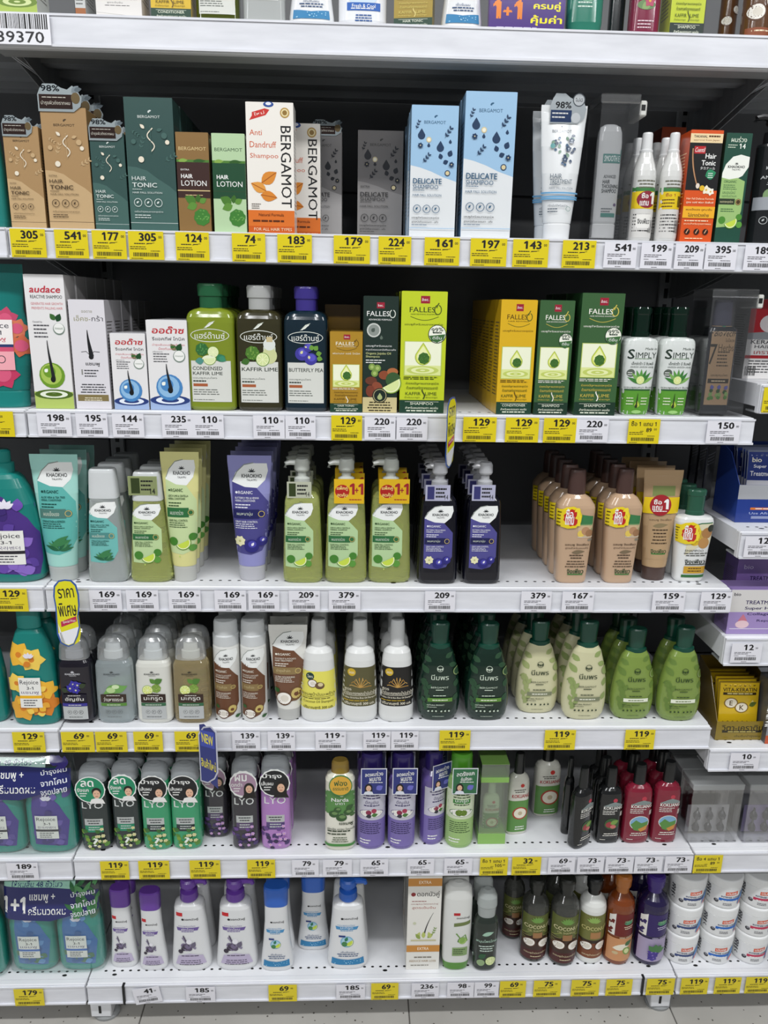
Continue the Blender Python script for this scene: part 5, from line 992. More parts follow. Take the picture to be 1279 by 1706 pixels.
put(tube_b('treatment_tube', ('#dfe1e2', 'gloss'), ('#e6e7e8', 'plastic'), treat, extra=card('sticker_tab', .18, .865, .96, 1.08, lambda a: (a.text('98%', .36, .62, .22, K, w=.44, bold=.02), a.ell(.78, .8, .17, '#c9cdd0'), a.ring(.78, .8, .17, .15, '#5a6066'), a.text('ไม่มี', .78, .8, .12, K, w=.2), a.rect(.02, .05, .6, .45, '#33456a'), a.micro(.06, .55, .32, 2, Wt, .13), a.ell(.72, .2, .13, '#d8dcdf')), '#b5bcc0', 'lobes', kind='foil', off=-.014)), Z, 893, 972, 176, 400, 'white hair treatment tube with small blue botanicals', 'tube', dr=.5, back=1, dx=-.003)
# clear security case with a silver bottle in it
def case_b(W, H, D):
    r = empty('security_case'); mb = MB(); F = film_mat('case_acrylic', (.985, .985, .99, 1), .16); t = .0016
    for x0, x1, y0, y1, z0, z1 in ((-W/2, W/2, -D/2, -D/2+t, .004, H-.012), (-W/2, W/2, D/2-t, D/2, .004, H-.012), (-W/2, -W/2+t, -D/2+t, D/2-t, .004, H-.012), (W/2-t, W/2, -D/2+t, D/2-t, .004, H-.012), (-W/2, W/2, -D/2, D/2, 0, .003)): mb.box(x0, x1, y0, y1, z0, z1, F)
    mb.build('clear_box', r)
    mb = MB(); mb.box(-W/2-.001, W/2+.001, -D/2-.001, D/2+.001, H-.014, H, film_mat('case_lid', (.9, .9, .9, 1), .45, .2), .002); l = mb.build('lid', r)
    q = MB(); q.box(W/2+.001, W/2+.012, -D/2+.004, D/2-.01, H-.03, H-.008, mat('#d5d5cf', 'plastic'), .002); q.box(W/2+.003, W/2+.009, -D/2+.0035, -D/2+.0045, H-.022, H-.014, DARK); q.build('lock_clip', l)
    return r
put(case_b, Z, 978, 1050, 165, 401, 'clear security case holding the silver shampoo bottle', 'security case', D=.068, s=.012)
def smoothe(a):
    a.rect(.22, .66, .94, .74, '#5a8a84'); a.text('SMOOTH E', .58, .70, .05, '#e6ecea', w=.62, bold=.01); a.rect(.92, .73, .97, .78, '#5a8a84'); a.text('ADVANCED', .30, .545, .028, '#4a5254', w=.5, al='L'); a.text('HAIR', .28, .50, .034, '#3c4446', w=.28, al='L', bold=.01); a.text('THICKENING', .26, .46, .032, '#3c4446', w=.66, al='L', bold=.01); a.text('SHAMPOO', .26, .42, .034, '#3c4446', w=.60, al='L', bold=.01); a.ell(.84, .30, .06, '#6a5a7a'); a.rect(.30, .19, .88, .225, '#4f857c'); a.micro(.3, .8, .26, 2, '#6a7274', .024)
put(bottle('shampoo_bottle', [(.13,.94,.9,2.6),(.15,1,1,2.6),(.85,1,1,2.6),(.93,.94,.96,2.5),(.975,.8,.82,2.4),(.995,.5,.5,2.2),(1,.2,.2,2)], ('#c9cbcb', 'gloss'), [('cap', [(0,.95,.9,2.6),(.01,1,.98,2.6),(.125,1,.98,2.6),(.13,.96,.92,2.6)], ('#d3d4d3', 'plastic'))], smoothe), Z+.0035, 984, 1034, 208, 399, 'silver hair thickening bottle inside the clear case', 'bottle', s=.022, dr=.62, shrink=.95)
def spray_art(one):
    def f(a):
        a.rect(.02, .30, .98, .46, '#e0c21c'); a.rect(.02, .46, .98, .50, '#3f7d44'); a.rect(.02, .03, .98, .295, '#d3d1cd'); a.micro(.1, .9, .55, 3, '#6a6a5a', .03, .4, 'C'); a.micro(.1, .9, .24, 6, '#3a3a3a', .03, .4); a.bars(.7, .9, .08, .2, n=8)
        if one: a.ell(.56, .385, .40, '#8a2434', .85); a.text('1', .78, .40, .11, Wt, bold=.05); a.text('ซื้อ', .46, .42, .05, Wt, w=.28, bold=.02); a.text('แถม', .46, .35, .045, Wt, w=.36, bold=.02); a.rect(.2, .12, .8, .25, '#e9e7e2'); a.text('จิงเฟียว', .5, .185, .05, K, w=.5, bold=.02)
        else: a.text('ซื้อ 1', .4, .43, .03, '#a02a20', w=.4); a.micro(.1, .6, .38, 3, '#5a3a10', .03); a.bars(.74, .9, .32, .42, n=8)
    return f
SPRAY = [(0,.9,.9,2),(.015,.98,.98,2),(.04,1,1,2),(.60,1,1,2),(.65,.96,.96,2),(.71,.82,.82,2),(.77,.64,.64,2),(.82,.52,.52,2),(.83,.44,.44,2)]
SPRAYCAP = [(.82,.53,.53,2),(.84,.54,.54,2),(.85,.47,.47,2),(.985,.43,.43,2),(1,.38,.38,2)]
for x0, x1, one, nm in ((1047, 1094, True, 'white spray bottle with red buy one sticker'), (1093, 1138, False, 'white spray bottle with yellow offer band')):
    put(bottle('spray_bottle', SPRAY, ('#d6d6d3', 'gloss'), [('spray_cap', SPRAYCAP, ('#dcdddd', 'plastic'))], spray_art(one)), Z, x0, x1, 222, 403, nm, 'bottle', dr=1.0, back=2, s=.012)
put(carton('tonic_carton', '#c24a1a', takanal, side_ink='#ffe0b0'), Z, 1132, 1204, 217, 404, 'orange and black hair tonic carton with hair root picture', 'carton', box=True, D=.04, back=0)
put(carton('tonic_carton', '#8a3414', lambda a: (a.rect(0, 0, 1, 1, '#b8481c'), a.rect(0, .5, 1, .85, '#2a1c18'))), Z, 1086, 1142, 212, 388, 'orange carton in shadow behind the spray bottles', 'carton', box=True, D=.05, s=.22)  # shade at the back of the shelf is put into its darker oranges
put(carton('tonic_carton', '#1b4033', kkbox), Z, 1190, 1252, 222, 405, 'dark green carton with lime picture beside the orange one', 'carton', box=True, D=.04)
def blackb(a): a.emblem(.35, .62, .1, '#cfd2d2'); a.text('KHAOKHO', .5, .58, .026, '#cfd2d2', w=.6); a.text('ANTI-HAIR', .5, .51, .024, '#cfd2d2', w=.8); a.text('Shampoo', .55, .46, .03, '#cfd2d2', w=.6, sh=.3); a.leaf(.2, .36, .4, .6, '#7d9a6a', .35); a.rect(.02, .26, .98, .36, '#9a9ea4'); a.text('5X', .7, .31, .05, '#2a2c3a', w=.3); a.icons((.3, .6), .18, .12, '#b9bcbc')
put(bottle('shampoo_bottle', SLIM, ('#1c1e20', 'gloss'), [], blackb, extra=pump(.765, .6, '#17181a', face=-1, reach=.7)), Z, 1248, 1312, 190, 406, 'black pump bottle cut off at the right edge', 'bottle', dr=.9)

# ================================================================== second shelf
Z = ZT[2]
def roses(a):
    for u, v, r, c in ((.7, .62, .2, '#c24a6a'), (.86, .56, .16, '#d97a5a'), (.62, .24, .24, '#c23a60'), (.9, .44, .18, '#d06a4a'), (.66, .44, .14, '#b83a5c')): a.flower(u, v, r, c, '#e08aa0', 6, u*5); a.ell(u, v, r*.5, '#d65a7c')
    a.rect(.26, .27, .80, .62, '#ece6e4'); a.text('Rejoice', .52, .575, .05, '#2e3440', w=.46); a.text('3-1', .56, .53, .03, '#2e3440', w=.16); a.text('แชมพู', .5, .48, .03, '#c2485c', w=.4); a.rect(.26, .43, .8, .45, '#2e3a6a'); a.rect(.26, .40, .8, .43, '#d05070'); a.rect(.26, .27, .8, .40, '#eea7b0'); a.ring(.62, .345, .06, .2, '#3a3a44')
put(tube_b('conditioner_tube', ('#13736d', 'gloss'), ('#17807a', 'plastic'), roses, tw=.86), Z, -62, 52, 440, 684, 'teal tube with pink roses at the left edge', 'tube', dr=.45, s=.012)
put(carton('shampoo_carton', '#cfcccb', audace('#6f9a2c', '#a9c45a', '#b4c86a', '#4f6a22', 'audace', 'REACTIVE SHAMPOO', '#c43a48')), Z, 40, 124, 458, 684, 'tall white carton with green ball and black hair', 'carton', box=True, D=.048, back=5, s=.012)
put(carton('shampoo_carton', '#c3c0c4', xtra), Z, 114, 186, 500, 684, 'slim white carton with large black hair root', 'carton', box=True, D=.045, back=5, s=.012)
put(carton('tonic_carton', '#d0d0d2', audace('#4a86c0', '#8fbbe0', '#9fb4d8', '#2c3f7a', 'ออด๊าซ', 'รีแอคทีฟ โทนิค', '#c43a40', False)), Z, 183, 249, 556, 684, 'smaller white carton with blue ball', 'carton', box=True, D=.04, back=2, s=.012)
put(carton('tonic_carton', '#d0d0d2', audace('#4a86c0', '#8fbbe0', '#9fb4d8', '#2c3f7a', 'ออด๊าซ', 'รีแอคทีฟ โทนิค', '#c43a40', False)), Z, 243, 318, 534, 685, 'larger white carton with blue ball', 'carton', box=True, D=.045, back=2, s=.012)
put(bottle('shampoo_bottle', RECT, ('#7d8c26', 'gloss'), [('cap', RECTCAP, ('#1f5a38', 'plastic'))], hairdance('CONDENSED', 'KAFFIR LIME', pic_lime)), Z, 312, 396, 473, 688, 'light green rectangular bottle with dark green cap', 'bottle', dr=.55, back=4, s=.012)
put(bottle('shampoo_bottle', RECT, ('#33301a', 'gloss'), [('cap', RECTCAP, ('#c9cac8', 'frost'))], hairdance('KAFFIR LIME', '', pic_kaffir)), Z, 394, 473, 476, 688, 'dark olive rectangular bottle with clear grey cap', 'bottle', dr=.55, back=4, s=.012)
put(bottle('shampoo_bottle', RECT, ('#0f2430', 'gloss'), [('cap', RECTCAP, ('#3a2f80', 'plastic'))], hairdance('BUTTERFLY PEA', '', pic_pea)), Z, 473, 547, 478, 690, 'blue-black rectangular bottle with violet cap', 'bottle', dr=.55, back=2, s=.012)
put(carton('tonic_carton', '#8a6a1c', falles('#ad8528', '', 'HAIR TONIC', ink='#f1ecd8', gold='#6b4f14', badge=False, th='ฟอลเลส แฮร์ โทนิค')), Z, 549, 604, 553, 692, 'small gold hair tonic carton with drop picture', 'carton', box=True, D=.036, back=2, s=.012)
put(carton('tonic_carton', '#6f5414', lambda a: a.rect(0, 0, 1, 1, '#94701f')), Z+.0, 541, 600, 508, 672, 'taller gold carton behind the small hair tonic carton', 'carton', box=True, D=.036, s=.15)
put(carton('shampoo_carton', '#1a2823', oilbox), Z, 603, 664, 494, 692, 'black-green oil shampoo carton with nuts and berries', 'carton', box=True, D=.045, back=3, s=.012)
put(carton('shampoo_carton', '#aab822', falles('#c2d02c', '', 'SHAMPOO', ink='#2c3a1c', gold='#4a5a1c')), Z, 664, 745, 486, 693, 'lime shampoo carton with round badge', 'carton', box=True, D=.045, back=4, s=.012)
put(carton('conditioner_carton', '#c9a01e', falles('#dcb022', '', 'CONDITIONER', ink='#5a4310', gold='#4a5a1c', badge=False)), Z, 824, 894, 500, 692, 'yellow conditioner carton heading its line', 'carton', box=True, D=.04, back=6, s=.012, yaw=.05)
put(carton('shampoo_carton', '#2c5430', falles('#3c6039', '', 'SHAMPOO', foot='#1c3628')), Z, 888, 957, 501, 693, 'smaller green drop carton with round badge', 'carton', box=True, D=.04, back=4, s=.012)
put(carton('shampoo_carton', '#2c5430', falles('#3c6039', '', 'SHAMPOO', foot='#1c3628')), Z, 955, 1040, 489, 693, 'larger green drop carton with round badge', 'carton', box=True, D=.045, back=4, s=.012)
for x0, x1, nm in ((1029, 1095, 'white and green aloe bottle beside the green carton'), (1090, 1157, 'white and green aloe bottle beside the clear case')):
    put(bottle('shampoo_bottle', SIMP, ('#d3d8d4', 'gloss'), [('cap', SIMPCAP, ('#123a2a', 'liquid'))], simply, 'gloss'), Z, x0, x1, 512, 693, nm, 'bottle', dr=.6, back=3, s=.012)
put(case_b, Z, 1152, 1240, 482, 694, 'tall clear case holding the seven herbs bottle', 'security case', D=.075, s=.012, shrink=.94)
def herbs7(a):
    a.rect(.10, .08, .90, .82, '#a3886a'); a.ell(.5, .79, .08, '#2f7a5a'); a.text('BioVech', .5, .715, .055, '#2c2a26', w=.66, sh=.2); a.text('ไบโอเวช', .72, .655, .03, '#2c2a26', w=.3); a.text('7', .2, .53, .18, '#3a342c', w=.24); a.text('Herbs', .62, .59, .06, '#5a4a38', w=.52); a.micro(.36, .8, .545, 5, '#4a4034', .03, .4); a.text('แชมพูสมุนไพร', .5, .345, .03, '#4a4034', w=.56); a.rect(.14, .275, .84, .315, '#3a342c'); a.micro(.2, .78, .29, 1, '#cbb898', .024, .4, 'C')
    for k in range(14): a.leaf(.18+.05*k, .13+.03*(k % 4), .16, .4+.5*(k % 5), ('#4f7d3a', '#7a9a5a', '#33502c', '#5a5a9a')[k % 4], .4)
put(bottle('shampoo_bottle', [(0,.94,.94,5),(.02,1,1,5),(.72,1,1,5),(.76,.92,.92,4),(.78,.6,.6,2.4)], ('#2a2c30', 'gloss'), [('cap', [(.78,.62,.7,2.4),(.98,.6,.68,2.4),(1,.54,.6,2.4)], ('#4a4a58', 'plastic'))], herbs7), Z+.0035, 1163, 1226, 500, 688, 'dark seven herbs bottle inside the tall clear case', 'bottle', s=.022, dr=.6, shrink=.92)
# ================================================================== third shelf
Z = ZT[3]
TEAL = '#167c74'
def rej_extra(col): return pump(.83, .34, col, reach=.0001)
put(bottle('pump_bottle', REJ, (TEAL, 'plastic'), [('cap', [(.83,.40,.5,2),(.90,.40,.5,2),(.905,.33,.42,2),(.985,.33,.42,2),(1,.27,.36,2)], ('#1a857e', 'plastic'))], rej_label(['#4a2f80', '#6a4aa8', '#8a6ac4', '#3c2870', '#5a3f98'], '#2c2a30', '한국라벤더', u=.62, v=.16)), Z, -62, 77, 748, 972, 'teal bottle with purple lavender print at the left edge', 'bottle', dr=.5)
AQ = '#8fc9bd'
for args in (
 ('aqua conditioner tube with aloe leaves', tube_b('conditioner_tube', ('#a3d6cc', 'gloss'), ('#d5dad8', 'frost'), kk('#5fb3ab', '#14463f', 'ผมแข็งแรง', p_aloe, band='#4f7a72', l1='ALOE VERA & TEA TREE', l2='HERBAL CONDITIONER', foot='STRENGTHEN & REFRESH', v0=.22, v1=.94, u0=.14, u1=.9)), 57, 140, 757, 970, 2, 'tube', .5),
 ('clear bottle with aqua label', bottle('shampoo_bottle', TRAP, ('#e9efee', 'liquid'), [('cap', TRAPCAP, CLEARCAP)], kk('#6fb8b2', '#14463f', 'ผมแข็งแรง', p_aloe, band='#4f8a86', l1='ALOE VERA & TEA TREE', l2='HERBAL SHAMPOO', foot='STRENGTHEN & REFRESH', v0=.18, v1=.72, u0=.12, u1=.82)), 141, 215, 780, 971, 3, 'bottle', .6),
 ('lime bottle with clear cap and offer card', bottle('shampoo_bottle', TRAP, ('#dfe792', 'liquid'), [('cap', TRAPCAP, CLEARCAP)], kk('#b9d19a', '#33502c', 'ผมขาดร่วง', p_limes, l1='LEECH LIME & CENTELLA', l2='HERBAL SHAMPOO', foot='HAIR FALL CONTROL', v0=.18, v1=.72, u0=.12, u1=.82), extra=card('offer_card', .10, .80, .78, .97, lambda a: (a.rect(.02, .04, .98, .96, '#8a9466'), a.rect(.1, .1, .4, .9, '#33401f'), a.micro(.44, .9, .7, 3, K, .22, .4), a.text('14', .82, .22, .3, K, w=.2, bold=.02)), '#9aa672', off=-.006)), 213, 288, 785, 971, 2, 'bottle', .6),
 ('lime conditioner tube with lime slice', tube_b('conditioner_tube', ('#d8d490', 'gloss'), ('#dbdcd6', 'frost'), kk('#c4d6a0', '#33502c', 'ผมขาดร่วง', p_limes, l1='LEECH LIME & CENTELLA', l2='HERBAL CONDITIONER', foot='HAIR FALL CONTROL', v0=.22, v1=.94, u0=.12, u1=.9), extra=card('offer_card', .18, .82, .74, .98, lambda a: (a.rect(.1, .1, .4, .9, '#33401f'), a.micro(.44, .9, .7, 3, K, .22, .4), a.text('14', .8, .2, .26, K, w=.2)), '#8a9466', off=-.018)), 271, 337, 753, 970, 3, 'tube', .5),
 ('violet conditioner tube with butterfly pea', tube_b('conditioner_tube', ('#8f8fc4', 'gloss'), ('#d5d5dc', 'frost'), kk('#4a4786', '#e6e6f2', 'ผมหนานุ่ม', p_pea, band='#23245a', l1='BUTTERFLY PEA & HENNA', l2='HERBAL CONDITIONER', foot='GRAY HAIR CONTROL', v0=.22, v1=.94, u0=.10, u1=.92)), 381, 455, 759, 969, 4, 'tube', .5)):
    nm, bl, x0, x1, yt, yb, bk, ct, dr = args
    put(bl, Z, x0, x1, yt, yb, nm, ct, dr=dr, back=bk)
lime_kk = kk('#b3cf9c', '#33502c', 'ผมขาดร่วง', p_limes, l1='LEECH LIME & CENTELLA', l2='HERBAL SHAMPOO', foot='HAIR FALL CONTROL', v0=.13, v1=.66, u0=.08, u1=.78)
pea_kk = kk('#4f4c8e', '#e6e6f2', 'ผมหนานุ่ม', p_pea, band='#1f2050', l1='BUTTERFLY PEA & HENNA', l2='HERBAL SHAMPOO', foot='GRAY HAIR CONTROL', v0=.13, v1=.66, u0=.14, u1=.84)
offer = card('offer_card', .22, .665, .92, .86, lambda a: (a.rect(0, 0, 1, 1, '#e0b41e'), a.ell(.27, .5, .24, '#b0241f', .95), a.text('แพ็คคู่', .27, .62, .2, '#f3dc8a', w=.36, bold=.02), a.text('สุดคุ้ม', .27, .34, .2, '#f3dc8a', w=.36, bold=.02), a.text('1', .60, .60, .46, '#a0242c', bold=.03), a.text('+', .75, .55, .2, '#a0242c', w=.12, bold=.03), a.text('1', .89, .60, .46, '#a0242c', bold=.03), a.micro(.5, .96, .14, 1, '#a0242c', .12)), '#e0b41e', off=.003)
small = lambda c: card('neck_card', .14, .70, .74, .83, lambda a: (a.rect(.08, .1, .36, .9, c), a.micro(.42, .9, .7, 3, K, .24, .45), a.text('14', .84, .24, .3, K, w=.16)), '#b9bca8' if c != '#3a3a72' else '#b4b4cc', off=-.004)
for nm, x0, x1, ex, bk in (('lime pump bottle with small green neck card', 470, 538, small('#33401f'), 3), ('lime pump bottle with yellow offer card beside the small card', 541, 612, offer, 3), ('lime pump bottle with yellow offer card beside the dark bottles', 613, 686, offer, 2)):
    put(bottle('pump_bottle', PUMPB, ('#dfe792', 'liquid'), [], lime_kk, extra=both(pump(.745, .38, '#dfe3dc', 'frost', -1, .42), ex)), Z, x0, x1, 764, 972, nm, 'bottle', dr=.6, back=bk)
for nm, x0, x1 in (('near-black pump bottle with violet label behind the wobbler', 694, 765), ('near-black pump bottle with violet label beside the gap', 770, 838)):
    put(bottle('pump_bottle', PUMPB, ('#0d0d18', 'gloss'), [], pea_kk, extra=both(pump(.745, .38, '#d3d4d8', 'frost', -1, .34), small('#3a3a72'))), Z, x0, x1, 770, 974, nm, 'bottle', dr=.6, back=4)
for nm, x0, x1, yt, bk in (('beige ginger bottle with brown cap at the gap', 920, 990, 782, 4), ('beige ginger bottle with brown cap beside the tube', 1000, 1068, 781, 4)):
    put(bottle('shampoo_bottle', GINGER, ('#bfa083', 'gloss'), [('cap', [(.785,.45,.58,2),(.8,.46,.6,2),(.98,.43,.55,2),(1,.39,.5,2)], ('#4a3530', 'plastic'))], ginger_art, extra=b1g1(GINGER, .32, .60, .30)), Z, x0, x1, yt, 973, nm, 'bottle', dr=.6, back=bk)
def gtube(a): 
    a.rect(.2, .2, .84, .87, '#b29571', 'gloss'); a.rect(.24, .77, .82, .86, '#7d8a52'); a.text('แชมพู จิงเฟียว', .5, .555, .026, '#4a3a2a', w=.56); a.leaf(.3, .5, .4, .1, '#8a7a5a', .15); a.micro(.28, .72, .46, 5, '#4a3a2a', .03, .4, 'C'); a.text('จิงเฟียว', .5, .275, .04, '#2b4a2a', w=.4, bold=.02); a.line([(.32, .25), (.68, .25)], .03, '#3c7a3a')
put(tube_b('conditioner_tube', ('#b29571', 'gloss'), ('#4a3833', 'plastic'), gtube, extra=wrapped('offer_sticker', TUBE(), lambda a: (a.rect(.06, .615, .94, .76, '#e0c01c'), a.ell(.46, .69, .27, '#a0242c', 1.0, 26), a.text('ซื้อ', .38, .72, .045, Wt, w=.2, bold=.02), a.text('แถม', .38, .665, .042, Wt, w=.24, bold=.02), a.text('1', .60, .70, .09, Wt, bold=.05), a.micro(.28, .66, .633, 1, Wt, .02)))), Z, 1062, 1130, 783, 968, 'beige ginger tube with brown cap and red sticker', 'tube', dr=.5, back=3)
put(bottle('shampoo_bottle', SIMP, ('#dfe0de', 'gloss'), [('cap', SIMPCAP, ('#3a6a55', 'frost'))], ginger_white, extra=b1g1(SIMP, .30, .55, .31)), Z, 1117, 1187, 815, 971, 'white ginger shampoo bottle at the shelf end', 'bottle', dr=.55, back=2)

# ================================================================== fourth shelf
Z = ZT[4]
put(bottle('shampoo_bottle', REJ, (TEAL, 'plastic'), [('cap', [(.83,.5,.6,2),(1,.48,.56,2)], ('#1a857e', 'plastic'))], rej_label([None, '#f0b83a', '#f6d05a', '#d9822a', '#e8a838'], '#efb41e', 'แชมพู', u=.52, v=.18)), Z, 12, 100, 1006, 1209, 'teal bottle with yellow flowers on the fourth shelf', 'bottle', dr=.5, back=1)
put(bottle('shampoo_bottle', REJ, (TEAL, 'plastic'), [('cap', [(.83,.5,.6,2),(1,.48,.56,2)], ('#1a857e', 'plastic'))]), Z, -78, 13, 1008, 1206, 'plain side of a teal bottle at the left edge', 'bottle', dr=.5)
for nm, x0, x1, c, k2, art, bk, cap in (
 ('dark violet dome cap bottle below the wobbler', 96, 160, '#16121f', 'gloss', dome_art('#1c1828', '#3a3590', 'อัญชัน', pl_pea, '#e9e9ee'), 1, '#a3a5ad'),
 ('clear aloe dome cap bottle', 159, 226, '#dbe6e8', 'liquid', dome_art('#3a2c22', '#5a8a3a', 'ว่านหางจระเข้', pl_aloe, '#3a3d3e'), 5, '#dfe3e4'),
 ('white dome cap bottle with lime picture', 226, 290, '#d8d8d0', 'gloss', dome_art('#33241e', '#3a6a4a', 'มะกรูด', pl_kaf, '#3a3d3f'), 5, '#dfe3e4'),
 ('tan dome cap bottle with lime picture', 288, 352, '#d2c090', 'liquid', dome_art('#3a2a22', '#3a6a4a', 'มะกรูด', pl_kaf, '#33302a'), 1, '#d5d5cc')):
    put(bottle('shampoo_bottle', DOMEB, (c, k2), [('inner_cap', INCAP, (cap, 'plastic')), ('dome_cap', DOMECAP, film_mat('dome_film', (.97, .98, .98, 1), .22, .12, .16))], art), Z, x0, x1, 1056, 1206, nm, 'bottle', dr=.6, back=bk)
coco_kk = lambda **k: kk('#6b4630', '#e9e2d4', 'บำรุงล้ำลึก', p_coco, True, band='#8a734a', brown=True, l1='COCONUT & AVOCADO', foot='ULTRA NOURISHING', **k)
for nm, x0, x1 in (('slim white cylinder with brown coconut label on the left', 355, 402), ('slim white cylinder with brown coconut label on the right', 400, 446)):
    put(bottle('shampoo_bottle', SLIM, ('#dcdcd8', 'gloss'), [('cap', SLIMCAP, CLEARCAP)], coco_kk(l2='SHAMPOO', v0=.05, v1=.74, u0=.06, u1=.94)), Z, x0, x1, 1030, 1204, nm, 'bottle', dr=1.0, back=3)
put(tube_b('treatment_tube', ('#dddcd6', 'gloss'), ('#d8d8d4', 'frost'), coco_kk(l2='HAIR TREATMENT', v0=.20, v1=.93, u0=.10, u1=.92)), Z, 448, 513, 1041, 1201, 'white coconut treatment tube with brown panel', 'tube', dr=.5, back=3)
for nm, x0, x1, bg, ink, yl in (('white conical bottle with yellow coconut label', 500, 562, '#e4dc62', '#e9e7d8', True), ('white conical bottle with olive label', 568, 630, '#5a5638', '#efe9d4', False), ('white conical bottle with black label', 630, 691, '#23211f', '#efe9d4', False)):
    put(bottle('shampoo_bottle', TAPER, ('#dcdddb', 'plastic'), [('cap', TAPERCAP, ('#d3d5d5', 'plastic'))], white_oil(bg, ink, '', '#c9a72c' if not yl else '#22403a', yl)), Z, x0, x1, 1031, 1204, nm, 'bottle', dr=.8, back=3)
for nm, x0, x1, yt, yb, c, art, k2, bk in (
 ('dark green pear bottle on the left', 694, 768, 1036, 1202, '#10291f', neem('#c9d6c4', '#2c4c34', '#5d8a3a', '#e6ecd6'), 'gloss', 4), ('dark green pear bottle on the right', 773, 850, 1037, 1202, '#10291f', neem('#c9d6c4', '#2c4c34', '#5d8a3a', '#e6ecd6'), 'gloss', 4),
 ('cream pear bottle set back', 858, 933, 1033, 1190, '#cbc8a2', neem('#33402c', '#9aa56c', '#7d8266', '#f0efe0'), 'gloss', 3), ('cream pear bottle in front', 935, 1014, 1034, 1201, '#cbc8a2', neem('#33402c', '#8fa062', '#7d8266', '#f0efe0'), 'gloss', 3),
 ('light green pear bottle beside the cream one', 1016, 1093, 1046, 1200, '#7d9446', neem('#2f4520', '#66803a', '#e6ead6', '#55682f'), 'gloss', 2), ('light green pear bottle at the shelf end', 1094, 1172, 1044, 1203, '#7d9446', neem('#2f4520', '#66803a', '#e6ead6', '#55682f'), 'gloss', 1)):
    put(bottle('shampoo_bottle', PEAR, (c, k2), [('cap', PEARCAP, ('#0f4435', 'plastic'))], art, sm=3), Z, x0, x1, yt, yb, nm, 'bottle', dr=.55, back=bk)

# ================================================================== fifth shelf
Z = ZT[5]
def duo(th1, th2, pal, plate, thai, leafy=False):
    def b(W, H, D):
        r = empty('twin_pack')
        for k in (-1, 1):
            L = fr([(0,.84,.86,3),(.02,.95,.95,3),(.06,1,1,3),(.5,1,1,3),(.66,.84,.9,2.8),(.76,.55,.6,2.4),(.82,.4,.4,2)], W*.47, H, D*.86); mb = MB(); L.mesh(mb, mat('#2a8f82', 'gloss'), 32)
            a = Art(mb, W*.47, H, L.surf, True, 'gloss'); rej_label(pal, plate, thai, u=.5, v=.18, h=.34)(a); o = mb.build('bottle', r); o.location = (k*W*.245, 0, .001)
        mb = MB(); n = 14; F = film_mat('pouch_film', (.95, .985, .975, 1), .10)
        Lf = fr([(0,.94,.7,6),(.02,1,1.02,5),(.3,1,1.04,5),(.7,.98,.9,5),(.93,.99,.4,4),(1,1,.06,3)], W, H, D*1.02); Lf.mesh(mb, F, 48); mb.build('pouch', r)
        mb = MB(); a = Art(mb, W, H, Lf.surf, True, 'gloss'); a.poly([(.02, .92), (.75, .90), (.75, .975), (.02, .985)], '#bfe0d6' if not leafy else '#9fd0bc'); a.text('ให้ผมลื่น 48 ชั่วโมง', .36, .945, .05, '#23306a', w=.52, bold=.01); a.poly([(.0, .62), (.5, .60), (.72, .66), (.98, .70), (.98, .88), (.5, .915), (0, .92)], '#262a66')
        a.text('1+1', .13, .76, .15, Wt, w=.24, bold=.03); a.text('แชมพู +', .42, .82, .08, Wt, w=.26, bold=.012); a.text('ครีมนวดผม', .47, .71, .08, Wt, w=.38, bold=.012)
        if leafy:
            rr = random.Random(8)
            for k in range(34): a.leaf(.86+rr.uniform(-.14, .1), .62+rr.uniform(0, .36), .12, rr.uniform(.5, 2.6), ('#3f7d4a', '#2f6a3c', '#55935a')[k % 3], .18)
        else:
            for k in range(8): a.leaf(.84+.03*(k % 4), .86+.03*(k//2), .1, .5+.4*k, '#3a2f80', .35)
        for i, t in enumerate(('บำรุงผม', 'จากโคน', 'จรดปลาย')): a.text(t, .83, .86-.085*i, .06, '#e6e8f2', w=.24, rot=.12, bold=.012)
        mb.build('header_print', r); return r
    return b
LAV = ['#4a3a90', '#6a58ac', '#3c3078', '#5a4a9c']
put(duo(0, 0, LAV, '#2a2a33', '한국라벤더'), Z, -46, 136, 1256, 1432, 'teal twin pouch pack with lavender bottles', 'twin pack', D=.06)
FL1 = ['#5a8a3a', '#3f6d34', '#7d9a3c']; FL2 = ['#4a3a6a', '#6a4a8a', '#3a3050']
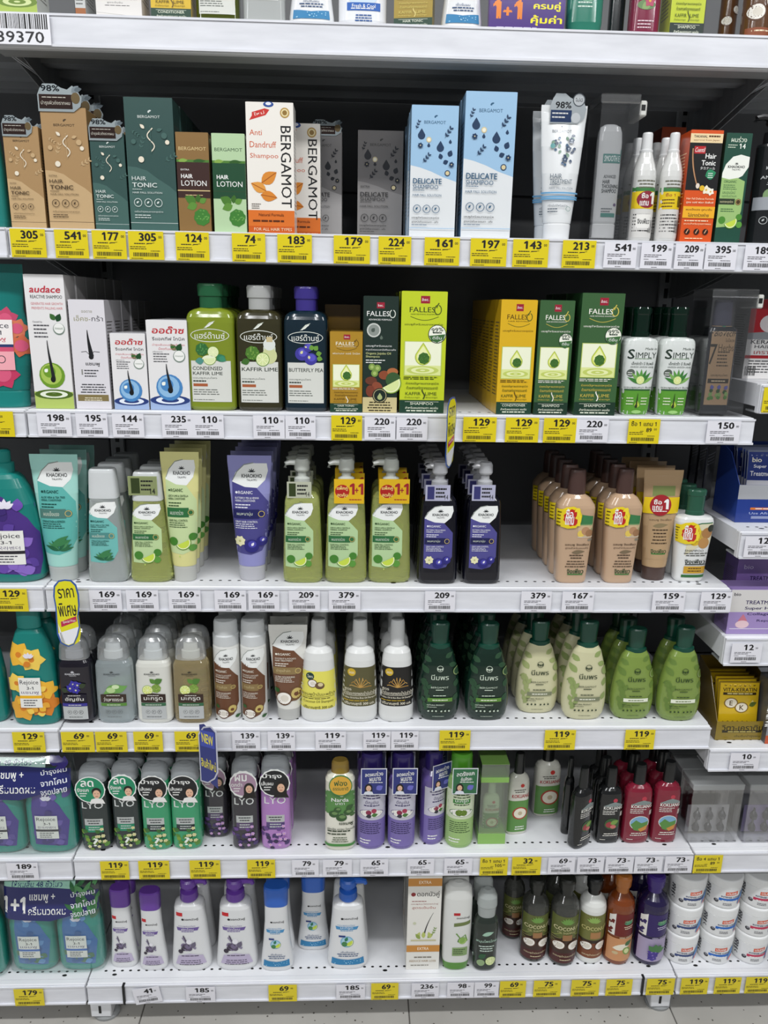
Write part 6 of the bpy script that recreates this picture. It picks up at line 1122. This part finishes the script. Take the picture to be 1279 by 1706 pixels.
for nm, x0, x1, yt, yb, c, dec, fl, q, tg, bk in (
 ('charcoal bottle with green man tag at the pouch', 133, 188, 1272, 1418, '#2c3535', '#2f8a68', FL1, True, lyo_tag('ลด', 'รังแค', '#1f8a62', False), 2),
 ('charcoal bottle with green man tag second from the pouch', 187, 238, 1268, 1416, '#2c3535', '#2f8a68', FL1, True, lyo_tag('ลด', 'รังแค', '#1f8a62', False), 2),
 ('sea green bottle with black man tag on the left', 236, 288, 1270, 1417, '#3a9a6c', '#33383c', FL1, True, lyo_tag('บำรุง', 'เส้นผม', '#17191c', False), 1),
 ('sea green bottle with black man tag on the right', 285, 338, 1270, 1416, '#3a9a6c', '#33383c', FL1, True, lyo_tag('บำรุง', 'เส้นผม', '#17191c', False), 2),
 ('charcoal bottle with mauve lady tag behind the leaning wobbler', 338, 382, 1256, 1396, '#38363c', '#5a4a6a', FL2, False, lyo_tag('ผม', 'ดกดำ', '#a88aa0', True), 1),
 ('charcoal bottle with mauve lady tag beside the pink one', 385, 433, 1262, 1416, '#38363c', '#5a4a6a', FL2, False, lyo_tag('ผม', 'ดกดำ', '#a88aa0', True), 2),
 ('pink bottle with black lady tag', 434, 486, 1258, 1416, '#b07fc0', '#5a4a7a', FL2, False, lyo_tag('บำรุง', 'เส้นผม', '#17191c', True), 3)):
    put(bottle('shampoo_bottle', ROUNDB, (c, 'gloss'), [('cap', ROUNDCAP, ('#c2c7ca', 'frost'))], lyo(dec, fl, q, c), extra=tg), Z, x0, x1, yt, yb, nm, 'bottle', dr=.72, back=bk)
put(bottle('shampoo_bottle', ROUNDB[:-1]+[(.80,.97,.97,3),(.84,.85,.85,2.6),(.87,.6,.6,2.2)], ('#dcdac8', 'gloss'), [('cap', [(.86,.6,.6,2),(.97,.56,.56,2),(1,.46,.46,2)], ('#a3863c', 'plastic'))], narda, extra=card('offer_sticker', .14, .66, .90, .90, lambda a: (a.ell(.5, .5, .49, '#3f7d44', 1, 26), a.ell(.5, .5, .46, '#d9a83a', 1, 26), a.text('ฟอง', .5, .62, .26, '#2f5a2c', w=.56, bold=.02), a.text('ธรรมชาติ', .5, .36, .16, '#2f5a2c', w=.66, bold=.01)), '#3f7d44', 'oval', .003)), Z, 541, 592, 1265, 1418, 'white herbal bottle with gold cap', 'bottle', dr=.7, back=0)
CYL = [(0,.92,.92,2.2),(.02,.99,.99,2.2),(.04,1,1,2.2),(.4,1,1,2.2),(.70,1,1,2.2),(.76,.92,.92,2.2),(.79,.75,.75,2.1),(.80,.7,.7,2)]
CYLCAP = [(.80,.74,.74,2),(.82,.76,.76,2),(.97,.74,.74,2),(1,.66,.66,2)]
ptag = lambda bg, t1, t2: card('neck_tag', .12, .62, 1.0, .90, lambda a: (a.rect(0, 0, 1, 1, '#dcdde4'), a.rect(.03, .03, .97, .97, bg), a.portrait(.30, .24, .24, shirt='#d8dce6', lady=True), a.text(t1, .5, .80, .17, Wt, w=.7, rot=.1, bold=.016), a.text(t2, .55, .60, .15, Wt, w=.44, rot=.1, bold=.014), a.leaf(.6, .2, .3, .6, '#6a6ac0', .4), a.micro(.3, .9, .46, 1, Wt, .08)), '#dcdde4', off=.003)
for nm, x0, x1, yt, yb, c, cap, tg, pic, yaw, bk in (
 ('purple cylinder bottle beside the white herbal one', 594, 643, 1250, 1416, '#6a5a9c', '#2f2266', ptag('#2c3478', 'ลดผมร่วง', 'ผมบาง'), 'p', 0, 3),
 ('purple cylinder bottle in the middle', 645, 693, 1250, 1416, '#6a5a9c', '#2f2266', ptag('#2c3478', 'ลดผมร่วง', 'ผมบาง'), 'p', 0, 3),
 ('purple cylinder bottle turned and set back', 699, 742, 1246, 1408, '#6a5a9c', '#2f2266', ptag('#2c3478', 'ลดผมร่วง', 'ผมบาง'), 'p', .45, 2),
 ('pale green cylinder bottle with bright green cap', 741, 791, 1250, 1414, '#8fb46a', '#55a02c', ptag('#2f6a45', 'ลดรังแค', 'คันศีรษะ'), 'g', 0, 0)):
    put(bottle('shampoo_bottle', CYL, (c, 'gloss'), [('cap', CYLCAP, (cap, 'plastic'))], purple_cyl('#7a6cab' if pic == 'p' else '#9cbd78', '#33285a' if pic == 'p' else '#2f4a24', pic, ''), extra=tg), Z, x0, x1, yt, yb, nm, 'bottle', dr=.95, back=bk if not yaw else 1, yaw=yaw, gap=.004 if not yaw else .02)
def greenbox(W, H, D):
    r = empty('window_box'); F = film_mat('pvc_window', (.88, .95, .86, 1), .2); mb = MB(); t = .0008; g = mat('#86b45a', 'card')
    for x0, x1, y0, y1 in ((-W/2, W/2, -D/2, -D/2+t), (-W/2, -W/2+t, -D/2+t, D/2), (W/2-t, W/2, -D/2+t, D/2), (-W/2, W/2, D/2-t, D/2)): mb.box(x0, x1, y0, y1, .0, H, F)
    mb.build('clear_box', r)
    for z0, z1 in ((.0, H*.13), (H*.78, H*.84), (H, H+.0006)):
        mb = MB(); e = .0004 if z1 < H else 0; mb.box(-W/2-e, W/2+e, -D/2-e, D/2+e, z0, z1, g); mb.build('printed_band', r)
    return r
wb = put(greenbox, Z, 794, 842, 1262, 1406, 'clear green window box with a white bottle in it', 'window box', D=.05, back=0)
kokw = kok('#d6d5c8', 'apple')
def kokwhite(a):
    a.rect(.03, .04, .97, .44, '#5f8f4a'); a.ell(.6, .63, .09, '#c43a34'); a.text('KOKLIANG', .55, .50, .045, '#a83a3a', w=.8, bold=.02); a.micro(.2, .8, .57, 2, '#4a4a44', .026, .4, 'C'); a.ell(.56, .28, .36, '#a8402f', .9); a.ell(.56, .28, .29, '#e9e3cf', .9); a.ell(.56, .28, .1, '#c2b394'); a.micro(.3, .85, .10, 2, Wt, .03, .4, 'C')
ib = put(bottle('shampoo_bottle', KOK, ('#d3d2c6', 'gloss'), [('cap', KOKCAP, ('#d8d8d2', 'plastic'))], kokwhite), Z+.001, 797, 832, 1296, 1396, 'small white bottle inside the green window box', 'bottle', dr=.55, shrink=.85); ib.location = wb.location+Vector((0, 0, .0008))
put(bottle('shampoo_bottle', KOK, ('#d3d2c6', 'gloss'), [('cap', KOKCAP, ('#1c1e1e', 'plastic'))], kokwhite), Z, 842, 882, 1254, 1391, 'white bottle with red apple beside the window box', 'bottle', dr=.62, yaw=.12)
put(bottle('shampoo_bottle', KOK, ('#d3d2c6', 'gloss'), [('cap', KOKCAP, ('#1c1e1e', 'plastic'))], kokwhite), Z, 887, 934, 1236, 1361, 'white bottle with red apple set far back', 'bottle', dr=.62, yaw=.08)
for nm, x0, x1, yt, yb, c, pic, yaw, bk in (
 ('plain black bottle set back beside the white one', 931, 962, 1262, 1388, '#141516', None, 1.2, 1), ('black bottle turned sideways in front', 946, 991, 1278, 1413, '#141516', 'figs', .55, 2), ('black bottle with fruit picture facing front', 991, 1037, 1278, 1406, '#141516', 'figs', .05, 2),
 ('dark red bottle with landscape picture on the left', 1035, 1086, 1272, 1406, '#7d1c30', 'field', .03, 2), ('dark red bottle with landscape picture on the right', 1084, 1133, 1268, 1405, '#7d1c30', 'field', .0, 2)):
    put(bottle('shampoo_bottle', KOK, (c, 'gloss'), [('cap', KOKCAP, ('#17191a', 'plastic'))], kok(c, pic) if pic else None), Z, x0, x1, yt, yb, nm, 'bottle', dr=.62, back=bk if yaw < .3 else 0, yaw=yaw)

# ================================================================== bottom shelf
Z = ZT[6]
ROS = ['#3a6fae', '#5f93c9', '#2f5f9a', '#4a7a5a']
put(duo(0, 0, ROS, '#3a6fc0', 'แชมพู', True), Z, 12, 180, 1458, 1622, 'teal twin pouch pack with blue labels', 'twin pack', D=.06)
put(duo(0, 0, ROS, '#3a6fc0', 'แชมพู', True), Z, -140, 16, 1468, 1632, 'teal twin pouch pack cut off at the bottom left', 'twin pack', D=.06)
P, B_ = '#6a3fa0', '#2a62c0'
for nm, x0, x1, yt, yb, hue, bk in (('white bottle with purple cap beside the pouch', 180, 229, 1477, 1613, 'p', 1), ('white bottle with purple cap beside the purple pump', 229, 279, 1482, 1618, 'p', 0), ('white bottle with blue cap in front', 433, 489, 1473, 1619, 'b', 1), ('white bottle with blue cap set back', 495, 549, 1452, 1584, 'b', 0)):
    put(bottle('shampoo_bottle', DOK, ('#dedfe0', 'plastic'), [('cap', DOKCAP, (P if hue == 'p' else B_, 'plastic'))], dok(hue, '#6f5a9a' if hue == 'p' else '#4a8fc0', 1)), Z, x0, x1, yt, yb, nm, 'bottle', dr=.6, back=bk)
for nm, x0, x1, yt, yb, hue, bk in (('white pump bottle with purple pump on the left', 283, 353, 1462, 1619, 'p', 1), ('white pump bottle with purple pump on the right', 358, 430, 1462, 1618, 'p', 1), ('white pump bottle with blue pump', 545, 614, 1462, 1616, 'b', 1)):
    put(bottle('pump_bottle', DOKP, ('#dedfe0', 'plastic'), [], dok(hue, '#6f5a9a' if hue == 'p' else '#4a8fc0', 1), extra=pump(.775, .42, P if hue == 'p' else B_, face=1, reach=.42)), Z, x0, x1, yt, yb, nm, 'bottle', dr=.6, back=bk)
put(bottle('shampoo_bottle', KOK, ('#6f7a6c', 'gloss'), [('cap', KOKCAP, ('#3a403a', 'plastic'))], lambda a: a.rect(.2, .1, .8, .35, '#4a5a44')), Z, 615, 660, 1380, 1492, 'grey-green bottle far back above the bottom gap', 'bottle', dr=.6, s=.31)
put(carton('shampoo_carton', '#d3d0c6', dokbox), Z, 676, 736, 1458, 1615, 'white carton with orange bands and hair root', 'carton', box=True, D=.045, back=2)
put(bottle('conditioner_bottle', [(.10,.92,.9,2.6),(.12,.95,.93,2.6),(.5,1,1,2.6),(.85,.98,.98,2.6),(.94,.9,.9,2.5),(.98,.68,.7,2.3),(1,.3,.3,2)], ('#dcddd9', 'plastic'), [('cap', [(0,.7,.7,2.4),(.02,.86,.85,2.5),(.10,.93,.92,2.6)], ('#4f8a24', 'plastic'))],
    lambda a: (a.rect(.34, .67, .56, .70, '#b8262c'), a.text('ดอกบัวคู่', .66, .64, .03, K, w=.44, bold=.014), a.poly([(.36, .54), (.92, .56), (.92, .60), (.36, .58)], '#6f7d4a'), a.line([(.45, .46), (.6, .40), (.76, .44), (.84, .36)], .05, '#6f9a4a'), a.leaf(.5, .36, .34, .4, '#4b7a3a', .35), a.ell(.68, .37, .14, '#9fbf6a'), a.leaf(.62, .34, .3, 1.2, '#86ae54', .3), a.rect(.34, .19, .86, .29, '#86a26a'), a.micro(.38, .82, .26, 3, '#33452a', .024, .4))), Z, 735, 786, 1468, 1619, 'white bottle standing on a green cap', 'bottle', dr=.6, back=1)
put(bottle('shampoo_bottle', [(0,.86,.86,2.6),(.03,1,1,2.6),(.55,1,1,2.6),(.62,.92,.92,2.4),(.68,.7,.7,2.2)], ('#4f5a52', 'liquid'), [('cap', [(.68,.72,.72,2.2),(.80,.78,.78,2.2),(.81,.84,.84,2.2),(.92,.8,.8,2.2),(.98,.6,.6,2.2),(1,.3,.3,2)], ('#c4cac8', 'frost'))],
    lambda a: (a.leaf(.3, .48, .5, .3, '#9fc2ac', .2), a.text('สมุนไพรไทย', .5, .40, .045, '#bfe0cc', w=.84), a.micro(.15, .85, .33, 3, '#cfe0d6', .03, .4, 'C'), a.lime(.7, .14, .22, '#7fa04a', '#cfdc9a'), a.leaf(.2, .18, .36, .6, '#2f5a3a', .35), a.ell(.3, .12, .16, '#8fa87a'))), Z, 787, 830, 1480, 1619, 'small dark translucent bottle with clear cap', 'bottle', dr=.8, back=1)
for nm, x0, x1, yt, yb, bk in (('brown coconut shampoo bottle on the left', 866, 914, 1462, 1604, 0), ('brown coconut shampoo bottle in the middle', 914, 964, 1461, 1611, 2)):
    put(bottle('shampoo_bottle', COCO, ('#6f706a', 'liquid'), [('cap', COCOCAP, ('#1f211d', 'plastic'))], coconut_art), Z, x0, x1, yt, yb, nm, 'bottle', dr=.95, back=bk)
put(bottle('shampoo_bottle', COCO, ('#6f706a', 'liquid'), [('cap', COCOCAP, ('#1f211d', 'plastic'))], coconut_art), Z, 836, 874, 1440, 1566, 'brown coconut shampoo bottle set back at the gap', 'bottle', dr=.95)
put(bottle('conditioner_bottle', COCO, ('#dedfdb', 'plastic'), [('cap', COCOCAP, ('#17191a', 'plastic'))], coco_white), Z, 960, 1009, 1460, 1607, 'white coconut bottle with black cap', 'bottle', dr=.95, back=2)
put(bottle('shampoo_bottle', COCO, ('#7a3a14', 'gloss'), [('cap', COCOCAP, ('#b0692a', 'plastic'))], bio_herb('#c98f62', '#f0dcc0', '#6b1f1c', 'o')), Z, 1006, 1056, 1456, 1609, 'amber brown bottle with orange cap', 'bottle', dr=.95, back=1)
put(bottle('shampoo_bottle', COCO, ('#1f1640', 'gloss'), [('cap', COCOCAP, ('#3a2478', 'plastic'))], bio_herb('#a69ab8', '#d8d0ea', '#33245f', 'v')), Z, 1056, 1112, 1455, 1610, 'dark violet bottle with violet cap', 'bottle', dr=.95, back=1)
JAR = [(0,.88,.88,2),(.02,.94,.94,2),(.06,.96,.96,2),(.4,.98,.98,2),(.70,1,1,2),(.715,.97,.97,2)]
JLID = [(.715,1,1,2),(.73,1.02,1.02,2),(.95,1.02,1.02,2),(.985,1,1,2),(1,.95,.95,2)]
jw = None
for ci, (xc, c, sname) in enumerate(((1140, '#3a4a7a', 'dark blue stripe'), (1199, '#2a6ac0', 'bright blue stripe'), (1258, '#c23a5a', 'pink stripe'))):
    base = at_Z(xc, 1609, Z); jd = .0712; jh = .0695
    proto = None
    for lev in range(3):
        if proto is None:
            proto = o = bottle('hair_mask_jar', JAR, ('#e3e4e4', 'plastic'), [('lid', JLID, ('#e6e7e7', 'plastic'))], jar_art(c))(jd, jh, jd)
        else: o = copy_tree(proto)
        o.location = (base.x, max(.012, base.y)+jd/2, Z+.0004+lev*(jh+.0004)); o.rotation_euler = (0, 0, (-.34, -.44, -.28)[(lev+ci) % 3])
        tag(o, f'white hair mask jar with {sname}, {("bottom", "middle", "top")[lev]} of its stack', 'jar', 'stacked white hair mask jars')
        q = copy_tree(o); q.location = o.location+Vector((0, jd+.004, 0)); tag(q, f'white jar hidden behind the {("bottom", "middle", "top")[lev]} {sname} jar', 'jar', 'stacked white hair mask jars')
# ================================================================== the bay on the right
# red and white carton on the first stepped shelf
def redbox(a):
    a.rect(0, 0, 1, 1, '#e4e1df'); a.rect(0, .5, 1, 1, '#a81c28'); a.poly([(.0, .5), (1, .5), (1, .62), (0, .58)], '#8d9094'); a.ell(.5, .70, .25, '#d8d0d2', .8); a.text('KERATIN', .5, .47, .05, '#3a3a40', w=.8, bold=.01); a.text('HAIR', .4, .41, .04, '#3a3a40', w=.4); a.text('เคราติน', .5, .34, .05, '#a8262c', w=.6); a.rect(0, .26, 1, .30, '#b0242c'); a.micro(.1, .9, .22, 5, '#4a4a4c', .035, .4); a.bars(.04, .3, .04, .16, n=12)
put(carton('treatment_carton', '#d0cccb', redbox), RZT[0], 1236, 1322, 499, 640, 'red and white carton at the right edge', 'carton', box=True, D=.06, s=.10)
# display trays with sachets standing in them
def tray(col, front, art, side, back_h=1.0, fh=.45):
    def b(W, H, D):
        r = empty('display_box'); mb = MB(); t = .0012; m1 = mat(side, 'card'); m2 = mat(col, 'card')
        mb.box(-W/2, W/2, -D/2, D/2, 0, t, m1); mb.box(-W/2, W/2, D/2-t, D/2, t, H*back_h, m1)
        for sx in (-1, 1):
            x = sx*(W/2-t/2); P = [(-D/2, t), (D/2, t), (D/2, H*back_h), (0, H*.9), (-D/2, H*fh)]
            mb.add([(x-t/2, y, z) for y, z in P]+[(x+t/2, y, z) for y, z in P], [tuple(range(5)), tuple(range(9, 4, -1))]+[(i, i+5, (i+1)%5+5, (i+1)%5) for i in range(5)], m1)
        mb.build('tray', r)
        mb = MB(); mb.box(-W/2+.0005, W/2-.0005, -D/2-.0008, -D/2+.0006, 0, H*fh, m2); art(Art(mb, W, H*fh, lambda x, z, h: (x, -D/2-.0008-h, z), kind='card')); mb.build('front_panel', r)
        return r
    return b
def sachet(art, col):
    def b(W, H, D):
        L = fr([(0,1,.12,3),(.05,1,.16,3),(.08,.985,.5,2.5),(.3,.97,1,2.2),(.7,.97,1,2.2),(.92,.985,.5,2.5),(.95,1,.16,3),(1,1,.12,3)], W, H, D); mb = MB(); L.mesh(mb, mat(col, 'foil'), 28); art(Art(mb, W, H, L.surf, True, 'gloss')); return mb.build('treatment_sachet')
    return b
def bio_art(c, ink, t2):
    def f(a): a.rect(.03, .55, .97, .97, c); a.rect(.03, .40, .97, .56, '#c9c9cf'); a.text('bio', .22, .86, .07, '#e9e4d4', w=.22, bold=.02); a.text('Super', .30, .76, .06, ink, w=.3, bold=.02); a.text(t2, .36, .66, .07, ink, w=.56, bold=.02); a.rect(.03, .03, .97, .40, c); a.micro(.1, .8, .3, 4, '#d8d8e2', .05)
    return f
def stand_in(o_tray, build, n, W, H, D, z0, y0, dy, lab, grp, tilt=.12, x=0.0):
    proto = None
    for k in range(n):
        o = build(W, H, D) if proto is None else copy_tree(proto); proto = proto or o
        o.location = o_tray.location+Vector((x+.002*((k*37) % 3-1), y0+k*dy, z0)); o.rotation_euler = (-tilt, 0, .02*((k*53) % 3-1))
        tag(o, f'{lab}, {"front one" if k == 0 else ORD[k]+" from the front"}', 'sachet', grp)
def bluefront(a): a.rect(0, 0, 1, 1, '#223a86'); a.rect(0, .62, 1, 1, '#a9abb0'); a.rect(.22, .34, 1, .40, '#d9762c'); a.micro(.3, .95, .36, 1, Wt, .06); a.text('Use After Cleansing', .60, .24, .08, '#b4c0e6', w=.78); a.rect(.25, .1, 1, .17, '#8a93b8'); a.rect(.02, .5, .16, .95, '#e4e4e8') if False else None
t1 = put(tray('#223a86', 0, bluefront, '#2a4596', 1.0, .52), RZT[1], 1206, 1316, 742, 886, 'blue display box of treatment sachets', 'display box', D=.09, s=.06)
stand_in(t1, sachet(bio_art('#22357c', '#e9eaf2', 'Treatment'), '#8a92ac'), 5, .078, .125, .009, .004, -.03, .014, 'blue and silver treatment sachet in the blue box', 'sachets in the blue display box', .10, .004)
def lilac(a): a.rect(0, 0, 1, 1, '#a08ac0'); a.rect(0, .5, 1, 1, '#d5d2d0'); a.text('bio', .12, .90, .07, '#33303c', w=.13, bold=.02); a.text('TREATMENT', .62, .72, .085, '#33285a', w=.66, bold=.02); a.text('Super HYA', .62, .58, .085, '#33285a', w=.66, bold=.02); a.text('Collagen', .60, .45, .075, '#33285a', w=.5, bold=.016); a.text('Repair', .72, .30, .065, '#33285a', w=.34, bold=.012); a.drop(.28, .28, .24, '#c9788a'); a.ell(.28, .22, .13, '#e9c9d0', .6); a.line([(.05, .12), (.95, .12)], .012, '#e9e4f0')
put(carton('treatment_carton', '#8d78ae', lilac), RZT[2], 1209, 1306, 983, 1060, 'lilac and white treatment carton in front', 'carton', box=True, D=.05, s=.012)
put(carton('treatment_carton', '#6f5a96', lambda a: (a.rect(0, 0, 1, 1, '#8468ac'), a.text('bio', .24, .86, .07, '#d8d0e6', w=.2), a.text('TREATMENT', .62, .68, .07, '#2f2450', w=.66, bold=.02), a.rect(0, .5, 1, .58, '#cfccd4'), a.text('Super HYA', .62, .42, .08, '#2f2450', w=.66, bold=.02))), RZT[2], 1217, 1306, 930, 1040, 'purple treatment carton behind the lilac one', 'carton', box=True, D=.05, s=.075)
def goldfront(a): a.rect(0, 0, 1, 1, '#8a7422'); a.text('วิตา-เคราติน', .5, .66, .30, '#2a2410', w=.8, bold=.014); a.rect(.12, .40, .88, .52, '#2a2410'); a.micro(.2, .8, .43, 1, '#d9c56a', .08, .5, 'C'); a.text('เข้มข้นบำรุงผม', .62, .2, .16, '#2a2410', w=.5)
t2 = put(tray('#8a7422', 0, goldfront, '#6f5a1c', 1.0, .30), RZT[3], 1172, 1262, 1110, 1246, 'gold display box of keratin sachets', 'display box', D=.10, s=.03)
def vita(a): a.rect(.03, .03, .97, .97, '#d9b41e'); a.text('VITA-KERATIN', .5, .82, .085, '#3a2c10', w=.82, bold=.018); a.rect(.1, .70, .9, .76, '#3a2c10'); a.micro(.16, .84, .72, 1, '#e9d78a', .05, .5, 'C'); a.ell(.3, .52, .17, '#8a6a1c', .8); a.ell(.3, .52, .14, '#efe6cf', .8); a.text('E', .3, .52, .11, '#5a4310', bold=.02); a.ell(.56, .42, .17, '#8a6a1c', .8); a.ell(.56, .42, .14, '#efe6cf', .8); a.text('K', .56, .42, .11, '#5a4310', bold=.02); a.drop(.82, .5, .16, '#f3e08a'); a.leaf(.74, .46, .2, .4, '#5a6a2c', .3)
stand_in(t2, sachet(vita, '#a3862c'), 5, .080, .088, .008, .022, -.033, .014, 'yellow keratin sachet in the gold box', 'sachets in the gold display box', .12)
put(carton('treatment_carton', '#55565a', lambda a: (a.rect(0, 0, 1, 1, '#8f9094'), a.rect(0, 0, 1, .14, '#c2542c'), a.text('PRO-KERATIN 22', .5, .5, .3, Wt, w=2.0, rot=math.pi/2), a.micro(.1, .9, .8, 4, Wt, .04))), RZT[3], 1275, 1309, 1140, 1244, 'grey and orange carton at the right edge', 'carton', box=True, D=.05, s=.015)
put(carton('treatment_carton', '#9a9ca4', lambda a: (a.rect(0, 0, 1, 1, '#b4b6be'), a.rect(0, .5, 1, .62, '#33457a'))), RZT[3], 1248, 1310, 1112, 1200, 'silver carton with blue stripe behind the sachets', 'carton', box=True, D=.04, s=.19)
# clear cases with ampoule cards
def ampoule_case(W, H, D):
    r = empty('security_case'); mb = MB(); F = film_mat('case_acrylic', (.985, .985, .99, 1), .16); t = .0022
    for b in ((-W/2, W/2, -D/2, -D/2+t, .003, H-.012), (-W/2, W/2, D/2-t, D/2, .003, H-.012), (-W/2, -W/2+t, -D/2+t, D/2-t, .003, H-.012), (W/2-t, W/2, -D/2+t, D/2-t, .003, H-.012), (-W/2, W/2, -D/2, D/2, 0, .003)): mb.box(*b, F)
    mb.build('clear_box', r); mb = MB(); mb.box(-W/2-.001, W/2+.001, -D/2-.001, D/2+.001, H-.013, H, mat('#c2c4c4', 'frost'), .0015); mb.build('lid', r); return r
def ampoules(col):
    def b(W, H, D):
        r = empty('ampoule_card'); mb = MB(); mb.box(-W/2, W/2, 0, .0012, 0, H, mat(col, 'card')); mb.build('card', r)
        for i in range(3):
            for j in range(2):
                q = MB(); L = Loft([(0,.0015,.0015,2),(.003,.0065,.0065,2),(.010,.0075,.0075,2),(.016,.005,.005,2),(.020,.0022,.0022,2),(.026,.002,.002,2)]); L.mesh(q, mat('#3f4247', 'gloss'), 14); o = q.build('capsule', r); o.location = (-W*.3+i*W*.3, -.008, H*(.12+.44*j))
        return r
    return b
Z = ZT[5]
for x0, x1, nm, col in ((1136, 1226, 'clear case with silver capsule card beside the red bottles', '#b4b5b8'), (1228, 1322, 'clear case with violet capsule card at the right edge', '#9a8fb8')):
    o = put(ampoule_case, Z, x0, x1, 1295, 1404, nm, 'security case', D=.05, shrink=.96)
    c = ampoules(col)(.085, .062, .01); c.location = o.location+Vector((0, .004, .004)); tag(c, ('silver' if x0 < 1200 else 'violet')+' card of six capsules inside the clear case', 'capsule card')
    if x0 < 1200:
        for k in (1, 2): q = copy_tree(o); q.location = o.location+Vector((0, .054*k, .0)); tag(q, f'{ORD[k]} empty clear case behind the silver capsule card case', 'security case', 'clear cases behind the first')
# dark sachets hanging behind the blue box
hb = sachet(lambda a: (a.rect(.05, .5, .95, .95, '#2a2c34'), a.micro(.1, .9, .8, 4, '#9a9ca6', .05)), '#4a4c56')
for k in range(3):
    o = hb(.075, .12, .008); o.location = (1.235+.004*k, .215+.045*k, RZT[1]+.001); o.rotation_euler = (0, 0, .9); tag(o, f'dark silver sachet standing behind the blue box, {"nearest" if k == 0 else ORD[k]+" back"}', 'sachet', 'dark sachets behind the blue box')

# ================================================================== shelf talkers sticking out from the rails
def wobbler(px, y0, y1, yaw, label, art, out, border, fill, Wm, Yp=-.03, roll=0.0, pts=None):
    ym = (y0+y1)/2; c = at_Y(px, ym, Yp); H = at_Y(px, y0, Yp).z-at_Y(px, y1, Yp).z
    r = empty('shelf_wobbler', (c.x, Yp, c.z-H/2), yaw); r.rotation_euler = (0, roll, yaw)
    mk = lambda k: [(x*Wm*.5*k, H*(.5+(z-.5)*(1-(1-k)*Wm/H))) for x, z in out]
    mb = MB(); mb.prism(mk(1), -.0004, .0004, mat(border, 'card')); 
    for s_ in (-1, 1):
        a = Art(mb, Wm, H, (lambda x, z, h: (x, -.0004-h, z)) if s_ < 0 else (lambda x, z, h: (-x, .0004+h, z)), kind='card'); a._raw(mk(.88), fill); art(a)
    mb.build('card', r)
    mb = MB(); inv = Matrix.Rotation(yaw, 3, 'Z').inverted(); d = inv @ Vector((0, -.009-Yp, 0)); mb.tube([(0, .001, H*.45), (d.x*.5, d.y*.5+.001, H*.47), (d.x, d.y, H*.45)], .0012, film_mat('arm_film', glossy=.3), 6); mb.build('clear_arm', r)
    tag(r, label, 'shelf sign')
    return r
PEANUT = [(-.45, .02), (-.2, -.0), (.25, .03), (.62, .16), (.86, .30), (.80, .45), (.98, .62), (1, .78), (.86, .92), (.5, .99), (0, 1), (-.5, .985), (-.88, .91), (-1, .76), (-.92, .6), (-.96, .42), (-1, .2), (-.8, .06)]
def special(a):
    a._raw([(x*a.W*.44, a.H*(z*.9+.03)) for x, z in PEANUT if z < .37] + [(-.42*a.W, .36*a.H)], '#e9e9ee'); a.text('ราคา', .5, .80, .14, K, w=.62, bold=.014, rot=.06); a.text('พิเศษ', .5, .56, .20, K, w=.70, bold=.014, rot=.06)
    a.poly([(.2, .30), (.82, .38), (.82, .46), (.2, .38)], '#b8244a'); a.text('Special Price', .51, .38, .05, Wt, w=.5, rot=.14, sh=.2)
wobbler(113, 966, 1078, .06, 'yellow special price wobbler hanging over the dark dome bottle', special, PEANUT, '#2f55a0', '#e0d81c', .042)
wobbler(751, 662, 780, 1.12, 'yellow special price wobbler seen nearly edge-on in the middle', special, PEANUT, '#2f55a0', '#e0d81c', .046)
def new(a): a.poly([(.12, .60), (.88, .66), (.88, .92), (.12, .86)], '#3a4ab0'); a.text('NEW', .5, .76, .15, '#efe03a', w=.62, bold=.03, rot=.06); a.text('สินค้าใหม่', .5, .36, .16, '#efe03a', w=.8, bold=.02, rot=.06)
wobbler(347, 1207, 1310, -.68, 'blue new product wobbler turned to the side over the fifth shelf', new, [(-1, .0), (-.2, .03), (.6, .16), (1, .30), (1, .95), (.4, 1), (-.4, .93), (-1, .78)], '#c9cbd8', '#26307d', .05, roll=.0)
